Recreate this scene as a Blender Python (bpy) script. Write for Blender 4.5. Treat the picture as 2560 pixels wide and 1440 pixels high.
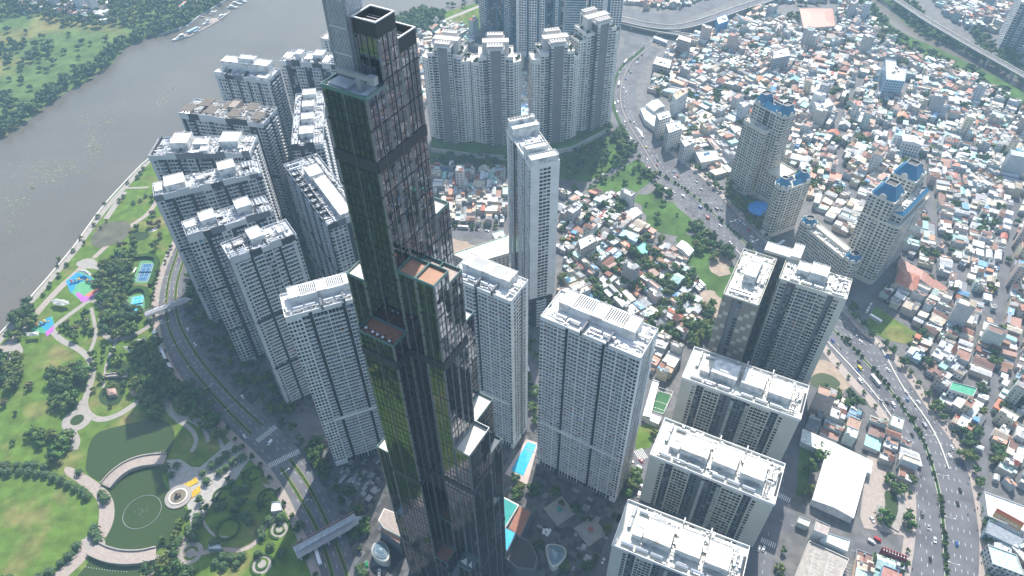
import bpy, math, random
import numpy as np
from mathutils import Vector, Matrix
from mathutils.geometry import tessellate_polygon
R = math.radians
sc = bpy.context.scene
for o in list(bpy.data.objects): bpy.data.objects.remove(o)
col = sc.collection

# ---------------------------------------------------------------- camera (a drone 453 m up, looking down at about 45 degrees)
HAZE = 0.00022
CAMH = 453.0; FPX = 1765.0
_d = np.array([28.0, 1785.0, FPX]); _d /= np.linalg.norm(_d)
_up = -_d; _f = np.array([0, 0, 1.0]); _Y = _f - _f.dot(_up)*_up; _Y /= np.linalg.norm(_Y)
_X = np.cross(_Y, _up)
RW = np.array([_X, _Y, _up])
if RW[0][0] < 0: RW[0] *= -1
cam = bpy.data.objects.new('camera', bpy.data.cameras.new('camera')); col.objects.link(cam)
cx = RW @ np.array([1, 0, 0]); cy = RW @ np.array([0, -1, 0]); cz = RW @ np.array([0, 0, -1])
cam.matrix_world = Matrix(((cx[0], cy[0], cz[0], 0), (cx[1], cy[1], cz[1], 0), (cx[2], cy[2], cz[2], CAMH), (0, 0, 0, 1)))
cam.data.sensor_width = 36; cam.data.lens = FPX/2560*36
cam.data.clip_start = 1; cam.data.clip_end = 30000
sc.camera = cam

# ---------------------------------------------------------------- sky, sun, exposure
SUN_EL, SUN_AZ = R(49), R(15)      # sun stands ahead of the camera, a little to the right
w = bpy.data.worlds.new('World'); sc.world = w; w.use_nodes = True
nt = w.node_tree; bg = nt.nodes['Background']
sk = nt.nodes.new('ShaderNodeTexSky'); sk.sky_type = 'NISHITA'; sk.sun_disc = False
sk.sun_elevation = SUN_EL; sk.sun_rotation = SUN_AZ; sk.air_density = 1.4; sk.dust_density = 2.0
nt.links.new(sk.outputs[0], bg.inputs[0]); bg.inputs[1].default_value = 0.12
sd = bpy.data.lights.new('sun', 'SUN'); sd.energy = 4.3; sd.angle = R(0.6); sd.color = (1, 0.95, 0.88)
sun = bpy.data.objects.new('sun', sd); col.objects.link(sun)
sdir = Vector((math.sin(SUN_AZ)*math.cos(SUN_EL), math.cos(SUN_AZ)*math.cos(SUN_EL), math.sin(SUN_EL)))
sun.rotation_euler = sdir.to_track_quat('Z', 'Y').to_euler(); sun.location = (0, 0, 900)
sc.view_settings.view_transform = 'Standard'; sc.view_settings.look = 'None'
sc.view_settings.exposure = 0.86; sc.view_settings.gamma = 1
sc.render.engine = 'CYCLES'
sc.cycles.max_bounces = 6; sc.cycles.glossy_bounces = 3; sc.cycles.diffuse_bounces = 2; sc.cycles.volume_bounces = 0

# ---------------------------------------------------------------- unprojection of traced outlines onto real heights
def G(px, py, z=0.0):
    r = RW @ np.array([px-1280.0, py-720.0, FPX]); t = (z-CAMH)/r[2]
    return (float(r[0]*t), float(r[1]*t))
def PX(x, y, z):
    c = RW.T @ np.array([x, y, z-CAMH]); return 1280+FPX*c[0]/c[2], 720+FPX*c[1]/c[2]
def GP(pts, z=0.0): return [G(a, b, z) for a, b in pts]
def inpoly(x, y, P):
    c = False; j = len(P)-1
    for i in range(len(P)):
        if (P[i][1] > y) != (P[j][1] > y) and x < (P[j][0]-P[i][0])*(y-P[i][1])/(P[j][1]-P[i][1])+P[i][0]: c = not c
        j = i
    return c

# ---------------------------------------------------------------- object helpers
def tag(o, label=None, cat=None, group=None, kind=None):
    if label: o['label'] = label
    if cat: o['category'] = cat
    if group: o['group'] = group
    if kind: o['kind'] = kind
    return o
def empty(name, loc=(0, 0, 0), rz=0.0, label=None, cat=None, group=None):
    o = bpy.data.objects.new(name, None); col.objects.link(o); o.location = loc; o.rotation_euler = (0, 0, rz)
    o.empty_display_size = 0.5
    return tag(o, label, cat, group)
def put(name, me, parent=None, loc=(0, 0, 0), rz=0.0, sc_=(1, 1, 1)):
    o = bpy.data.objects.new(name, me); col.objects.link(o); o.parent = parent
    o.location = loc; o.rotation_euler = (0, 0, rz); o.scale = sc_
    return o
class MB:
    """collects faces with a material slot and a paint tint"""
    def __init__(s): s.v = []; s.f = []; s.m = []; s.c = []; s.M = None; s.tint = (1, 1, 1); s.sm = False
    def add(s, vs, fs, mi=0, tint=None):
        n = len(s.v)
        if s.M is not None: vs = [tuple(s.M @ Vector(p)) for p in vs]
        s.v += [tuple(p) for p in vs]; t = tint or s.tint
        for f in fs: s.f.append(tuple(i+n for i in f)); s.m.append(mi); s.c.append(t)
    def box(s, x0, x1, y0, y1, z0, z1, mi=0, tint=None, bottom=False):
        vs = [(x0, y0, z0), (x1, y0, z0), (x1, y1, z0), (x0, y1, z0), (x0, y0, z1), (x1, y0, z1), (x1, y1, z1), (x0, y1, z1)]
        fs = [(4, 5, 6, 7), (0, 1, 5, 4), (1, 2, 6, 5), (2, 3, 7, 6), (3, 0, 4, 7)]
        if bottom: fs.append((3, 2, 1, 0))
        s.add(vs, fs, mi, tint)
    def prism(s, P, z0, z1, mi=0, tint=None, top=True, topmi=None):
        n = len(P)
        if sum(P[i][0]*P[(i+1) % n][1]-P[(i+1) % n][0]*P[i][1] for i in range(n)) < 0: P = P[::-1]
        vs = [(x, y, z0) for x, y in P]+[(x, y, z1) for x, y in P]
        s.add(vs, [(i, (i+1) % n, n+(i+1) % n, n+i) for i in range(n)], mi, tint)
        if top: s.flat(P, z1, mi if topmi is None else topmi, tint)
    def flat(s, P, z, mi=0, tint=None):
        n = len(P)
        if sum(P[i][0]*P[(i+1) % n][1]-P[(i+1) % n][0]*P[i][1] for i in range(n)) < 0: P = P[::-1]
        vs = [Vector((x, y, 0)) for x, y in P]
        tr = tessellate_polygon([vs]); out = []
        for a, b, c in tr:
            ar = (vs[b]-vs[a]).cross(vs[c]-vs[a]).z
            if abs(ar) < 1e-9: continue
            out.append((a, b, c) if ar > 0 else (a, c, b))
        s.add([(x, y, z) for x, y in P], out, mi, tint)
    def cyl(s, p0, p1, r0, r1=None, n=8, mi=0, tint=None, caps=True):
        r1 = r0 if r1 is None else r1
        a = Vector(p0); b = Vector(p1); d = (b-a).normalized()
        u = d.orthogonal().normalized(); w_ = d.cross(u)
        vs = []
        for k in range(n):
            t = 2*math.pi*k/n; e = u*math.cos(t)+w_*math.sin(t)
            vs.append(tuple(a+e*r0))
        for k in range(n):
            t = 2*math.pi*k/n; e = u*math.cos(t)+w_*math.sin(t)
            vs.append(tuple(b+e*r1))
        fs = [(k, (k+1) % n, n+(k+1) % n, n+k) for k in range(n)]
        if caps: fs += [tuple(range(n))[::-1], tuple(range(n, 2*n))]
        s.add(vs, fs, mi, tint)
    def dome(s, c, rx, ry, rz, n=10, m=4, mi=0, tint=None, full=False):
        vs = []; fs = []; lo = -m if full else 0
        rows = list(range(lo, m+1))
        for j in rows:
            ph = math.pi/2*j/m
            for k in range(n):
                t = 2*math.pi*k/n; vs.append((c[0]+rx*math.cos(ph)*math.cos(t), c[1]+ry*math.cos(ph)*math.sin(t), c[2]+rz*math.sin(ph)))
        for j in range(len(rows)-1):
            for k in range(n): fs.append((j*n+k, j*n+(k+1) % n, (j+1)*n+(k+1) % n, (j+1)*n+k))
        s.add(vs, fs, mi, tint)
    def mesh(s, name, mats, smooth=False):
        me = bpy.data.meshes.new(name); me.from_pydata(s.v, [], s.f)
        for m_ in (mats if isinstance(mats, (list, tuple)) else [mats]): me.materials.append(m_)
        if s.f:
            me.polygons.foreach_set('material_index', s.m)
            ca = me.color_attributes.new('tint', 'FLOAT_COLOR', 'CORNER')
            ln = np.array([len(f) for f in s.f]); c = np.array([(t[0], t[1], t[2], 1.0) for t in s.c])
            ca.data.foreach_set('color', np.repeat(c, ln, axis=0).ravel().astype(np.float32))
            if smooth: me.polygons.foreach_set('use_smooth', [True]*len(s.f))
        me.update(); return me
    def build(s, name, mats, parent=None, loc=(0, 0, 0), rz=0.0, smooth=False):
        return put(name, s.mesh(name, mats, smooth), parent, loc, rz)

# ---------------------------------------------------------------- materials
def mat(name, base=(.5, .5, .5), rough=.7, metal=0., tint=False, obj=False, noise=.12, nscale=.15, spec=.4, bump=0., bscale=1., second=None, detail=4, coat=0.):
    m = bpy.data.materials.new(name); m.use_nodes = True; n = m.node_tree; b = n.nodes['Principled BSDF']
    b.inputs['Roughness'].default_value = rough; b.inputs['Metallic'].default_value = metal
    b.inputs['Specular IOR Level'].default_value = spec; b.inputs['Coat Weight'].default_value = coat
    g = n.nodes.new('ShaderNodeNewGeometry')
    nz = n.nodes.new('ShaderNodeTexNoise'); nz.inputs['Scale'].default_value = nscale; nz.inputs['Detail'].default_value = detail
    n.links.new(g.outputs['Position'], nz.inputs['Vector'])
    rp = n.nodes.new('ShaderNodeMapRange'); rp.inputs[1].default_value = .3; rp.inputs[2].default_value = .7
    rp.inputs[3].default_value = 1-noise; rp.inputs[4].default_value = 1+noise
    n.links.new(nz.outputs[0], rp.inputs[0])
    mx = n.nodes.new('ShaderNodeMix'); mx.data_type = 'RGBA'; mx.blend_type = 'MULTIPLY'; mx.inputs[0].default_value = 1
    n.links.new(rp.outputs[0], mx.inputs[7])
    if second is not None:
        mm = n.nodes.new('ShaderNodeMix'); mm.data_type = 'RGBA'; mm.inputs[6].default_value = (*base, 1); mm.inputs[7].default_value = (*second[0], 1)
        n2 = n.nodes.new('ShaderNodeTexNoise'); n2.inputs['Scale'].default_value = second[1]; n2.inputs['Detail'].default_value = 5
        n.links.new(g.outputs['Position'], n2.inputs['Vector'])
        r2 = n.nodes.new('ShaderNodeMapRange'); r2.inputs[1].default_value = second[2]-.08; r2.inputs[2].default_value = second[2]+.08
        n.links.new(n2.outputs[0], r2.inputs[0]); n.links.new(r2.outputs[0], mm.inputs[0]); n.links.new(mm.outputs[2], mx.inputs[6])
    elif tint:
        at = n.nodes.new('ShaderNodeAttribute'); at.attribute_name = 'tint'; n.links.new(at.outputs[0], mx.inputs[6])
    elif obj:
        oi = n.nodes.new('ShaderNodeObjectInfo'); n.links.new(oi.outputs['Color'], mx.inputs[6])
    else: mx.inputs[6].default_value = (*base, 1)
    n.links.new(mx.outputs[2], b.inputs['Base Color'])
    if bump:
        nb = n.nodes.new('ShaderNodeTexNoise'); nb.inputs['Scale'].default_value = bscale; nb.inputs['Detail'].default_value = 3
        n.links.new(g.outputs['Position'], nb.inputs['Vector'])
        bm = n.nodes.new('ShaderNodeBump'); bm.inputs['Strength'].default_value = bump; bm.inputs['Distance'].default_value = 1
        n.links.new(nb.outputs[0], bm.inputs['Height']); n.links.new(bm.outputs[0], b.inputs['Normal'])
    return m
PAINT = mat('painted_render', tint=True, noise=.14, nscale=.35, rough=.75)
SHEET = mat('sheet_roofing', tint=True, noise=.28, nscale=.5, rough=.5, spec=.45)
CARPAINT = mat('car_paint', obj=True, rough=.25, noise=0, coat=.5)
WHITEP = mat('white_paint', (.72, .72, .70), noise=.10, nscale=.12)
ROOFW = mat('white_roof_coating', (.66, .655, .635), noise=.22, nscale=.3, second=((.38, .365, .34), .22, .60))
GREYW = mat('grey_render', (.46, .48, .50), noise=.08, nscale=.1)
MIDG = mat('mid_grey_render', (.13, .14, .16), noise=.08, nscale=.1)
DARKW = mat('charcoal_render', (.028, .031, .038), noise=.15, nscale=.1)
OLIVE = mat('grey_green_render', (.56, .565, .50), noise=.06, nscale=.1)
CREAM = mat('cream_render', (.60, .57, .50), noise=.08, nscale=.15)
CREAM2 = mat('pinkish_cream_render', (.60, .56, .52), noise=.10, nscale=.1)
PANE = mat('window_glass', (.008, .013, .02), rough=.12, noise=.6, nscale=.12, spec=.45)
PANEB = mat('blue_window_glass', (.04, .13, .20), rough=.1, noise=.5, nscale=.2, spec=.9)
STEEL = mat('stainless_steel', (.62, .63, .65), rough=.28, metal=.85, noise=.08)
GALV = mat('galvanised_metal', (.42, .43, .45), rough=.45, metal=.5, noise=.15, nscale=.6)
RUST = mat('weathered_steel', (.30, .25, .21), rough=.8, noise=.3, nscale=.8)
BLACK = mat('dark_plastic', (.02, .02, .022), rough=.5)
ASPH = mat('asphalt', (.135, .135, .145), noise=.12, nscale=.08, rough=.85, bump=.1, bscale=2, second=((.10, .10, .11), .05, .55))
PAVE = mat('paving', (.13, .125, .125), noise=.18, nscale=.25, second=((.09, .09, .09), .1, .5))
PINKPAVE = mat('pink_paving', (.34, .285, .25), noise=.14, nscale=.5)
LINE = mat('road_marking', (.62, .62, .60), noise=.2, nscale=1)
YEL = mat('yellow_paint', (.30, .25, .07), noise=.1)
GRASS = mat('lawn_grass', (.10, .165, .030), noise=.28, nscale=.12, second=((.20, .185, .07), .035, .60), bump=.4, bscale=1.5, rough=.95, spec=.1)
GRASS2 = mat('wild_grass', (.085, .16, .04), noise=.35, nscale=.10, second=((.06, .105, .03), .05, .5), bump=.6, bscale=.8, rough=.95, spec=.1)
DRY = mat('marsh_grass', (.095, .15, .045), noise=.35, nscale=.05, second=((.21, .19, .07), .009, .55), bump=.6, bscale=.6, rough=.95, spec=.1)
SOIL = mat('bare_soil', (.30, .23, .17), noise=.2, nscale=.2)
LEAF = mat('foliage', tint=True, noise=.3, nscale=.3, rough=.65, spec=.25)
BARK = mat('bark', (.12, .09, .07), noise=.3, nscale=1)
HEDGE = mat('clipped_hedge', (.05, .10, .025), noise=.4, nscale=.8, bump=.8, bscale=2, rough=.9, spec=.1)
POOL = mat('pool_water', (.05, .42, .62), rough=.08, noise=.12, nscale=.3, spec=.6)
POOLG = mat('green_pool_water', (.06, .33, .30), rough=.1, noise=.12, nscale=.3, spec=.6)
DECK = mat('timber_deck', (.30, .13, .08), noise=.2, nscale=.6)
TERRA = mat('orange_deck', (.36, .20, .13), noise=.1, nscale=.4)
BLUER = mat('blue_roof', (.03, .16, .29), rough=.35, noise=.15, nscale=.3)
def water(name, base, rough, bs, bstr):
    m = mat(name, base, rough=rough, noise=.1, nscale=.01, spec=.5)
    n = m.node_tree; b = n.nodes['Principled BSDF']; g = [x for x in n.nodes if x.type == 'NEW_GEOMETRY'][0]
    nb = n.nodes.new('ShaderNodeTexNoise'); nb.inputs['Scale'].default_value = bs; nb.inputs['Detail'].default_value = 6
    mp = n.nodes.new('ShaderNodeMapping'); mp.inputs['Scale'].default_value = (1, 2.2, 1)
    n.links.new(g.outputs['Position'], mp.inputs[0]); n.links.new(mp.outputs[0], nb.inputs['Vector'])
    bm = n.nodes.new('ShaderNodeBump'); bm.inputs['Strength'].default_value = bstr; bm.inputs['Distance'].default_value = 1
    n.links.new(nb.outputs[0], bm.inputs['Height']); n.links.new(bm.outputs[0], b.inputs['Normal'])
    return m
RIVER = water('river_water', (.125, .112, .090), .27, .22, .30); RIVER.node_tree.nodes['Principled BSDF'].inputs['Specular IOR Level'].default_value = .42
POND = water('pond_water', (.040, .066, .020), .25, .5, .05); POND.node_tree.nodes['Principled BSDF'].inputs['Specular IOR Level'].default_value = .2

def rough(P, amp, n=6, seed=1):
    """a wild, uneven outline"""
    r = random.Random(seed); Q = []
    for i in range(len(P)):
        a, b = P[i], P[(i+1) % len(P)]; l = math.hypot(b[0]-a[0], b[1]-a[1]); k = max(1, int(l/n))
        for j in range(k): q = j/k; Q.append((a[0]+(b[0]-a[0])*q+r.uniform(-amp, amp), a[1]+(b[1]-a[1])*q+r.uniform(-amp, amp)))
    return Q
def sheet(name, P, z, m, kind='structure', label=None, cat=None, parent=None):
    b = MB(); b.flat(P, z); o = b.build(name, m, parent)
    if kind and parent is None: tag(o, label, cat, None, kind)
    elif label: tag(o, label, cat)
    return o
def ribbon(P, w0, w1=None):
    """closed outline of a strip of width w0 along the world polyline P"""
    L = []; Rr = []
    for i, p in enumerate(P):
        a = P[max(0, i-1)]; b = P[min(len(P)-1, i+1)]
        dx, dy = b[0]-a[0], b[1]-a[1]; l = math.hypot(dx, dy) or 1
        L.append((p[0]-dy/l*w0/2, p[1]+dx/l*w0/2)); Rr.append((p[0]+dy/l*w0/2, p[1]-dx/l*w0/2))
    return L, Rr
def strip(b, P, w0, z, mi=0, z0=None, tint=None):
    L, Rr = ribbon(P, w0); n = len(P)
    b.add([(x, y, z) for x, y in L]+[(x, y, z) for x, y in Rr], [(n+i, n+i+1, i+1, i) for i in range(n-1)], mi, tint)
    if z0 is not None:
        for S, rev in ((L, 1), (Rr, 0)):
            vs = [(x, y, z0) for x, y in S]+[(x, y, z) for x, y in S]
            b.add(vs, [((i, i+1, n+i+1, n+i) if not rev else (i+1, i, n+i, n+i+1)) for i in range(n-1)], mi, tint)
def smooth(P, k=3):
    for _ in range(k):
        Q = [P[0]]
        for a, b in zip(P, P[1:]): Q += [(a[0]*.75+b[0]*.25, a[1]*.75+b[1]*.25), (a[0]*.25+b[0]*.75, a[1]*.25+b[1]*.75)]
        P = Q+[P[-1]]
    return P
def smoothc(P, k=2):
    for _ in range(k):
        Q = []
        for i in range(len(P)):
            a, b = P[i], P[(i+1) % len(P)]; Q += [(a[0]*.75+b[0]*.25, a[1]*.75+b[1]*.25), (a[0]*.25+b[0]*.75, a[1]*.25+b[1]*.75)]
        P = Q
    return P
def along(P, step, off=0.0):
    """points every step metres along P: (x, y, heading)"""
    out = []; t = off
    for a, b in zip(P, P[1:]):
        l = math.hypot(b[0]-a[0], b[1]-a[1]); h = math.atan2(b[1]-a[1], b[0]-a[0])
        while t < l: out.append((a[0]+(b[0]-a[0])*t/l, a[1]+(b[1]-a[1])*t/l, h)); t += step
        t -= l
    return out
def shift(P, d):
    return ribbon(P, abs(d)*2)[0 if d > 0 else 1]
# ================================================================= THE SETTING
def mats_bump(): pass
PLAZA = bpy.data.materials.new('plaza_slabs'); PLAZA.use_nodes = True
_n = PLAZA.node_tree; _b = _n.nodes['Principled BSDF']; _b.inputs['Roughness'].default_value = .8
_g = _n.nodes.new('ShaderNodeNewGeometry'); _mp = _n.nodes.new('ShaderNodeMapping'); _mp.inputs['Rotation'].default_value = (0, 0, R(31))
_v = _n.nodes.new('ShaderNodeTexVoronoi'); _v.distance = 'CHEBYCHEV'; _v.inputs['Scale'].default_value = .30; _v.inputs['Randomness'].default_value = .45
_cr = _n.nodes.new('ShaderNodeMapRange'); _cr.inputs[3].default_value = .035; _cr.inputs[4].default_value = .13
_sp = _n.nodes.new('ShaderNodeSeparateColor')
_n.links.new(_g.outputs['Position'], _mp.inputs[0]); _n.links.new(_mp.outputs[0], _v.inputs['Vector']); _n.links.new(_v.outputs['Color'], _sp.inputs[0])
_n.links.new(_sp.outputs[0], _cr.inputs[0]); _n.links.new(_cr.outputs[0], _b.inputs['Base Color'])

sheet('ground', [(-9000, -3000), (9000, -3000), (9000, 14000), (-9000, 14000)], 0, PAVE)
NEARBANK = [(-1100, -700), (-900, -200), (-700, 180)]+GP([(-260, 1080), (-150, 1000), (0, 837), (37, 797), (70, 753), (123, 693), (190, 613), (200, 597), (253, 523), (300, 470), (370, 397)])+\
    [(-372, 760), (-330, 840), (-300, 900), (-270, 945), (-215, 985), (-168, 1006), (-142, 1040), (-91, 1069), (-46, 1092), (20, 1140), (120, 1260), (300, 1600)]
FARBANK = [(-1500, -700), (-1200, -200), (-900, 300)]+GP([(-300, 480), (0, 347), (50, 317), (97, 280), (150, 240), (200, 213), (227, 197), (283, 160), (300, 130), (330, 113), (367, 97), (400, 88), (467, 67), (500, 40), (567, 0)])+\
    [(-420, 1200), (-380, 1350), (-200, 1700), (200, 2200)]
NB = smooth(NEARBANK, 1); FB = smooth(FARBANK, 2)
sheet('river', NB+FB[::-1], .05, RIVER)

sheet('marsh', FB+[(200, 3000), (-3000, 3000), (-3000, -700)], .07, DRY)
def wallstrip(name, P, wd, h, m, label, cat, z0=0):
    b = MB(); strip(b, P, wd, z0+h, 0, z0); return tag(b.build(name, m), label, cat)
wallstrip('embankment_wall', NB[9:30], 1.4, 1.3, CREAM, 'pale concrete embankment wall with walkway edge along the near riverbank', 'wall')
for q in (GP([(400, 88), (467, 67), (500, 40), (567, 0)]),): wallstrip('quay_wall', q, 2, 1.5, GREYW, 'grey quay wall of the far bank beside the moored yachts', 'wall')

# ---- the park on the near bank
BLV_L = smooth(GP([(470, 560), (443, 610), (418, 665), (402, 720), (395, 773), (402, 830), (417, 880), (453, 947), (520, 1013), (580, 1077), (640, 1130), (683, 1177), (723, 1240), (753, 1310), (787, 1387), (812, 1460), (830, 1540)])+[(-128, 40), (-105, -120)], 2)
BLV_R = smooth(GP([(500, 580), (475, 620), (460, 660), (455, 713), (457, 780), (483, 840), (520, 900), (570, 960), (640, 1022), (700, 1072), (750, 1125), (795, 1195), (842, 1280), (873, 1360), (893, 1440), (910, 1540)])+[(-95, 40), (-72, -120)], 2)
park = [(-895, -200), (-690, 180)]+GP([(-260, 1080), (-150, 1000), (0, 837), (37, 797), (70, 753), (123, 693), (190, 613), (200, 597), (253, 523), (300, 470), (370, 397)])+GP([(420, 450), (430, 560)])+BLV_L[2:]+[(-105, -200)]
sheet('lawn', park, .06, GRASS)
path_id = 0
def path(pts, wd, m=PINKPAVE, z=.12, name='path', closed=False, k=2, world=False):
    P = pts if world else GP(pts)
    P = smooth(P, k); b = MB(); strip(b, P, wd, z); tag(b.build(name, m), kind='structure'); return P
CRP = mat('concrete_paving', (.31, .285, .255), noise=.12, nscale=.3)
path([(-120, 985), (5, 845), (42, 800), (75, 757), (128, 697), (196, 618), (206, 600), (258, 528), (305, 476), (372, 402)], 6, CRP, .10)
path([(0, 872), (33, 852), (62, 822), (92, 782), (132, 738), (168, 702), (192, 682), (222, 652)], 6.5)
path([(127, 822), (150, 850), (190, 868), (220, 890), (232, 920), (230, 945), (222, 975), (210, 1005), (216, 1030), (235, 1046), (260, 1050), (300, 1036), (335, 1012), (365, 993), (400, 990), (420, 1005), (425, 1030), (445, 1047), (480, 1048), (520, 1060), (548, 1092)], 5, CRP)
path([(210, 1002), (190, 1035), (170, 1062), (184, 1088), (192, 1102), (185, 1125)], 6, CRP, .13)
path([(440, 1050), (475, 1068), (492, 1095), (488, 1115), (478, 1130)], 3.2, CRP, .13)
path([(470, 1050), (500, 1062), (518, 1085), (520, 1105)], 3, CRP, .14)
path([(300, 835), (268, 900), (262, 935), (258, 960), (262, 985)], 2.2, CRP, .14)
path([(228, 770), (235, 800), (240, 828), (238, 848), (225, 880)], 3, CRP, .14)
path([(262, 775), (250, 800), (258, 832), (275, 850), (300, 848), (345, 835), (385, 805)], 4.5, CRP, .13)
path([(235, 645), (280, 602), (330, 562), (368, 538), (392, 505), (402, 470)], 5, PINKPAVE, .13)
path([(130, 822), (155, 800), (190, 775), (230, 745), (262, 770)], 4.5, CRP, .125)
path([(372, 1402), (420, 1386), (450, 1366), (478, 1330), (492, 1298), (512, 1262), (540, 1225)], 4.5, CRP, .13)
path([(372, 1440), (400, 1405), (450, 1385), (500, 1385), (550, 1372), (600, 1378), (640, 1360), (665, 1310), (690, 1290)], 3, PINKPAVE, .14)
path([(520, 1050), (548, 1092), (560, 1130), (556, 1145)], 3, CRP, .14)
path([(500, 1290), (530, 1340), (575, 1345)], 1.8, CRP, .14)
path([(222, 1345), (215, 1378), (190, 1405), (150, 1440), (100, 1480)], 9, PINKPAVE, .13)
path([(316, 470), (345, 470), (372, 468)], 3, CRP, .13); path([(265, 548), (290, 510), (312, 480)], 6, CRP, .13)
sheet('path', smoothc(GP([(165, 1163), (210, 1183), (255, 1213), (283, 1243), (288, 1290), (277, 1330), (262, 1347), (243, 1332), (250, 1270), (235, 1237), (195, 1207), (158, 1182)]), 1), .15, PINKPAVE)
sheet('path', smoothc(GP([(205, 1350), (235, 1330), (265, 1348), (262, 1375), (235, 1392), (215, 1372)]), 1), .16, CRP)
sheet('plaza', GP([(425, 1222), (415, 1150), (450, 1148), (480, 1168), (500, 1168), (545, 1130), (590, 1088), (640, 1132), (612, 1165), (590, 1200), (560, 1215), (530, 1260), (505, 1300), (478, 1318), (468, 1262)]), .15, mat('pale_granite', (.36, .34, .31), noise=.14, nscale=.3))
sheet('plaza', smoothc(GP([(185, 660), (215, 645), (240, 648), (255, 678), (235, 672), (205, 672)]), 1), .15, CRP)
sheet('plaza', smoothc(GP([(0, 880), (45, 850), (62, 880), (40, 905), (5, 900)]), 1), .15, CRP)
sheet('plaza', GP([(655, 1210), (700, 1215), (733, 1265), (738, 1290), (715, 1275), (690, 1240)]), .16, CRP)
def disc(name, px, r, z, m, rx=1, n=28, kind='structure', lab=None, cat=None, inner=0):
    c = G(*px); P = [(c[0]+r*math.cos(2*math.pi*k/n)*rx, c[1]+r*math.sin(2*math.pi*k/n)) for k in range(n)]
    b = MB()
    if inner:
        Q = [(c[0]+inner*math.cos(2*math.pi*k/n)*rx, c[1]+inner*math.sin(2*math.pi*k/n)) for k in range(n)]
        b.add([(x, y, z) for x, y in P]+[(x, y, z) for x, y in Q], [(k, (k+1) % n, n+(k+1) % n, n+k) for k in range(n)])
    else: b.flat(P, z)
    o = b.build(name, m); return tag(o, lab, cat, None, kind)
disc('plaza', (193, 1050), 11, .16, CRP); disc('pond', (193, 1050), 5, .19, POND)
for p, r in (((477, 1383), 8), ((570, 1323), 0), ((655, 1410), 7), ((697, 1325), 6)):
    if r: disc('path', p, r, .17, CRP, inner=r*.62); disc('path', p, r*.4, .18, CRP)

# ponds
sheet('pond', smoothc(GP([(213, 1183), (216, 1150), (222, 1112), (240, 1082), (280, 1070), (330, 1058), (380, 1045), (405, 1048), (430, 1064), (439, 1090), (430, 1120), (420, 1142), (385, 1155), (340, 1168), (300, 1187), (262, 1212)]), 2), .22, POND)
sheet('pond', smoothc(GP([(262, 1215), (300, 1187), (345, 1168), (402, 1158), (404, 1185), (412, 1215), (430, 1235), (440, 1262), (470, 1272), (466, 1300), (446, 1330), (425, 1355), (390, 1380), (350, 1396), (300, 1394), (266, 1376), (262, 1348), (279, 1320), (289, 1282), (284, 1245)]), 2), .20, POND)
sheet('pond', GP([(232, 1385), (262, 1398), (300, 1405), (355, 1408), (345, 1480), (160, 1480), (185, 1450), (215, 1415)]), .20, POND)
sheet('pond', smoothc(GP([(278, 905), (315, 899), (327, 925), (318, 950), (314, 970), (305, 1000), (292, 1014), (264, 1016), (245, 1000), (250, 978), (268, 962), (276, 935)]), 2), .2, POND)
sheet('pond', smoothc(GP([(222, 605), (252, 556), (282, 554), (322, 552), (330, 575), (312, 600), (282, 612), (240, 622)]), 2), .2, mat('muddy_pond', (.11, .10, .06), rough=.3, noise=.3, nscale=.1))
disc('pond', (350, 591), 7, .2, POND, 1.3)
sheet('sand', smoothc(GP([(372, 578), (392, 567), (396, 575), (375, 582)]), 2), .19, CREAM)

# ---- boulevard beside the park
sheet('road', BLV_L+BLV_R[::-1], .09, ASPH)
sheet('road', GP([(687, 1057), (720, 1040), (790, 1018), (850, 1000), (860, 1040), (790, 1062), (755, 1090), (745, 1120)]), .095, ASPH)
b = MB(); strip(b, shift(BLV_L, -3.2), 6.0, .2, 0, 0); tag(b.build('sidewalk', PINKPAVE), kind='structure')
b = MB(); strip(b, shift(BLV_R, 4.2), 8.0, .2, 0, 0); tag(b.build('sidewalk', PLAZA), kind='structure')
MED1 = [GP([(455, 590), (443, 635), (427, 680), (417, 725), (415, 780), (423, 830), (460, 897), (510, 960), (570, 1028), (628, 1085)]), GP([(703, 1170), (750, 1243), (797, 1327), (833, 1440), (850, 1530)])]
MED2 = [GP([(478, 600), (460, 650), (443, 700), (437, 753), (447, 813), (490, 887), (550, 960), (605, 1018), (655, 1063)]), GP([(724, 1147), (773, 1213), (820, 1310), (853, 1393), (872, 1450), (885, 1530)])]
hedge_n = 0
def shrub_mesh(seed):
    rd = random.Random(seed); b = MB()
    for k in range(26):
        t = rd.uniform(0, 6.28); q = rd.random(); x = q*math.cos(t)*1.0; y = q*math.sin(t)*1.0; z = rd.uniform(.3, 1.3)
        s_ = .5; g = rd.uniform(.7, 1.3)
        a = Vector((rd.uniform(-1, 1), rd.uniform(-1, 1), rd.uniform(.2, 1))).normalized(); u = a.orthogonal().normalized()*s_; v_ = a.cross(u)
        c = Vector((x, y, z)); b.add([c-u-v_, c+u-v_, c+u+v_, c-u+v_], [(0, 1, 2, 3)], 0, (.07*g, .11*g, .03*g))
    return b.mesh('shrub', LEAF)
SHR = [shrub_mesh(i) for i in range(3)]
for grp, mm in (('boulevard', MED1+MED2),):
    for i, P in enumerate(mm):
        P = smooth(P, 2)
        b = MB(); strip(b, P, 2.6, .32, 0, 0); tag(b.build('median', YEL), kind='structure')
        b = MB(); strip(b, P, 1.9, .5, 0, 0); tag(b.build('median_planting', HEDGE), kind='structure')
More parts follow.
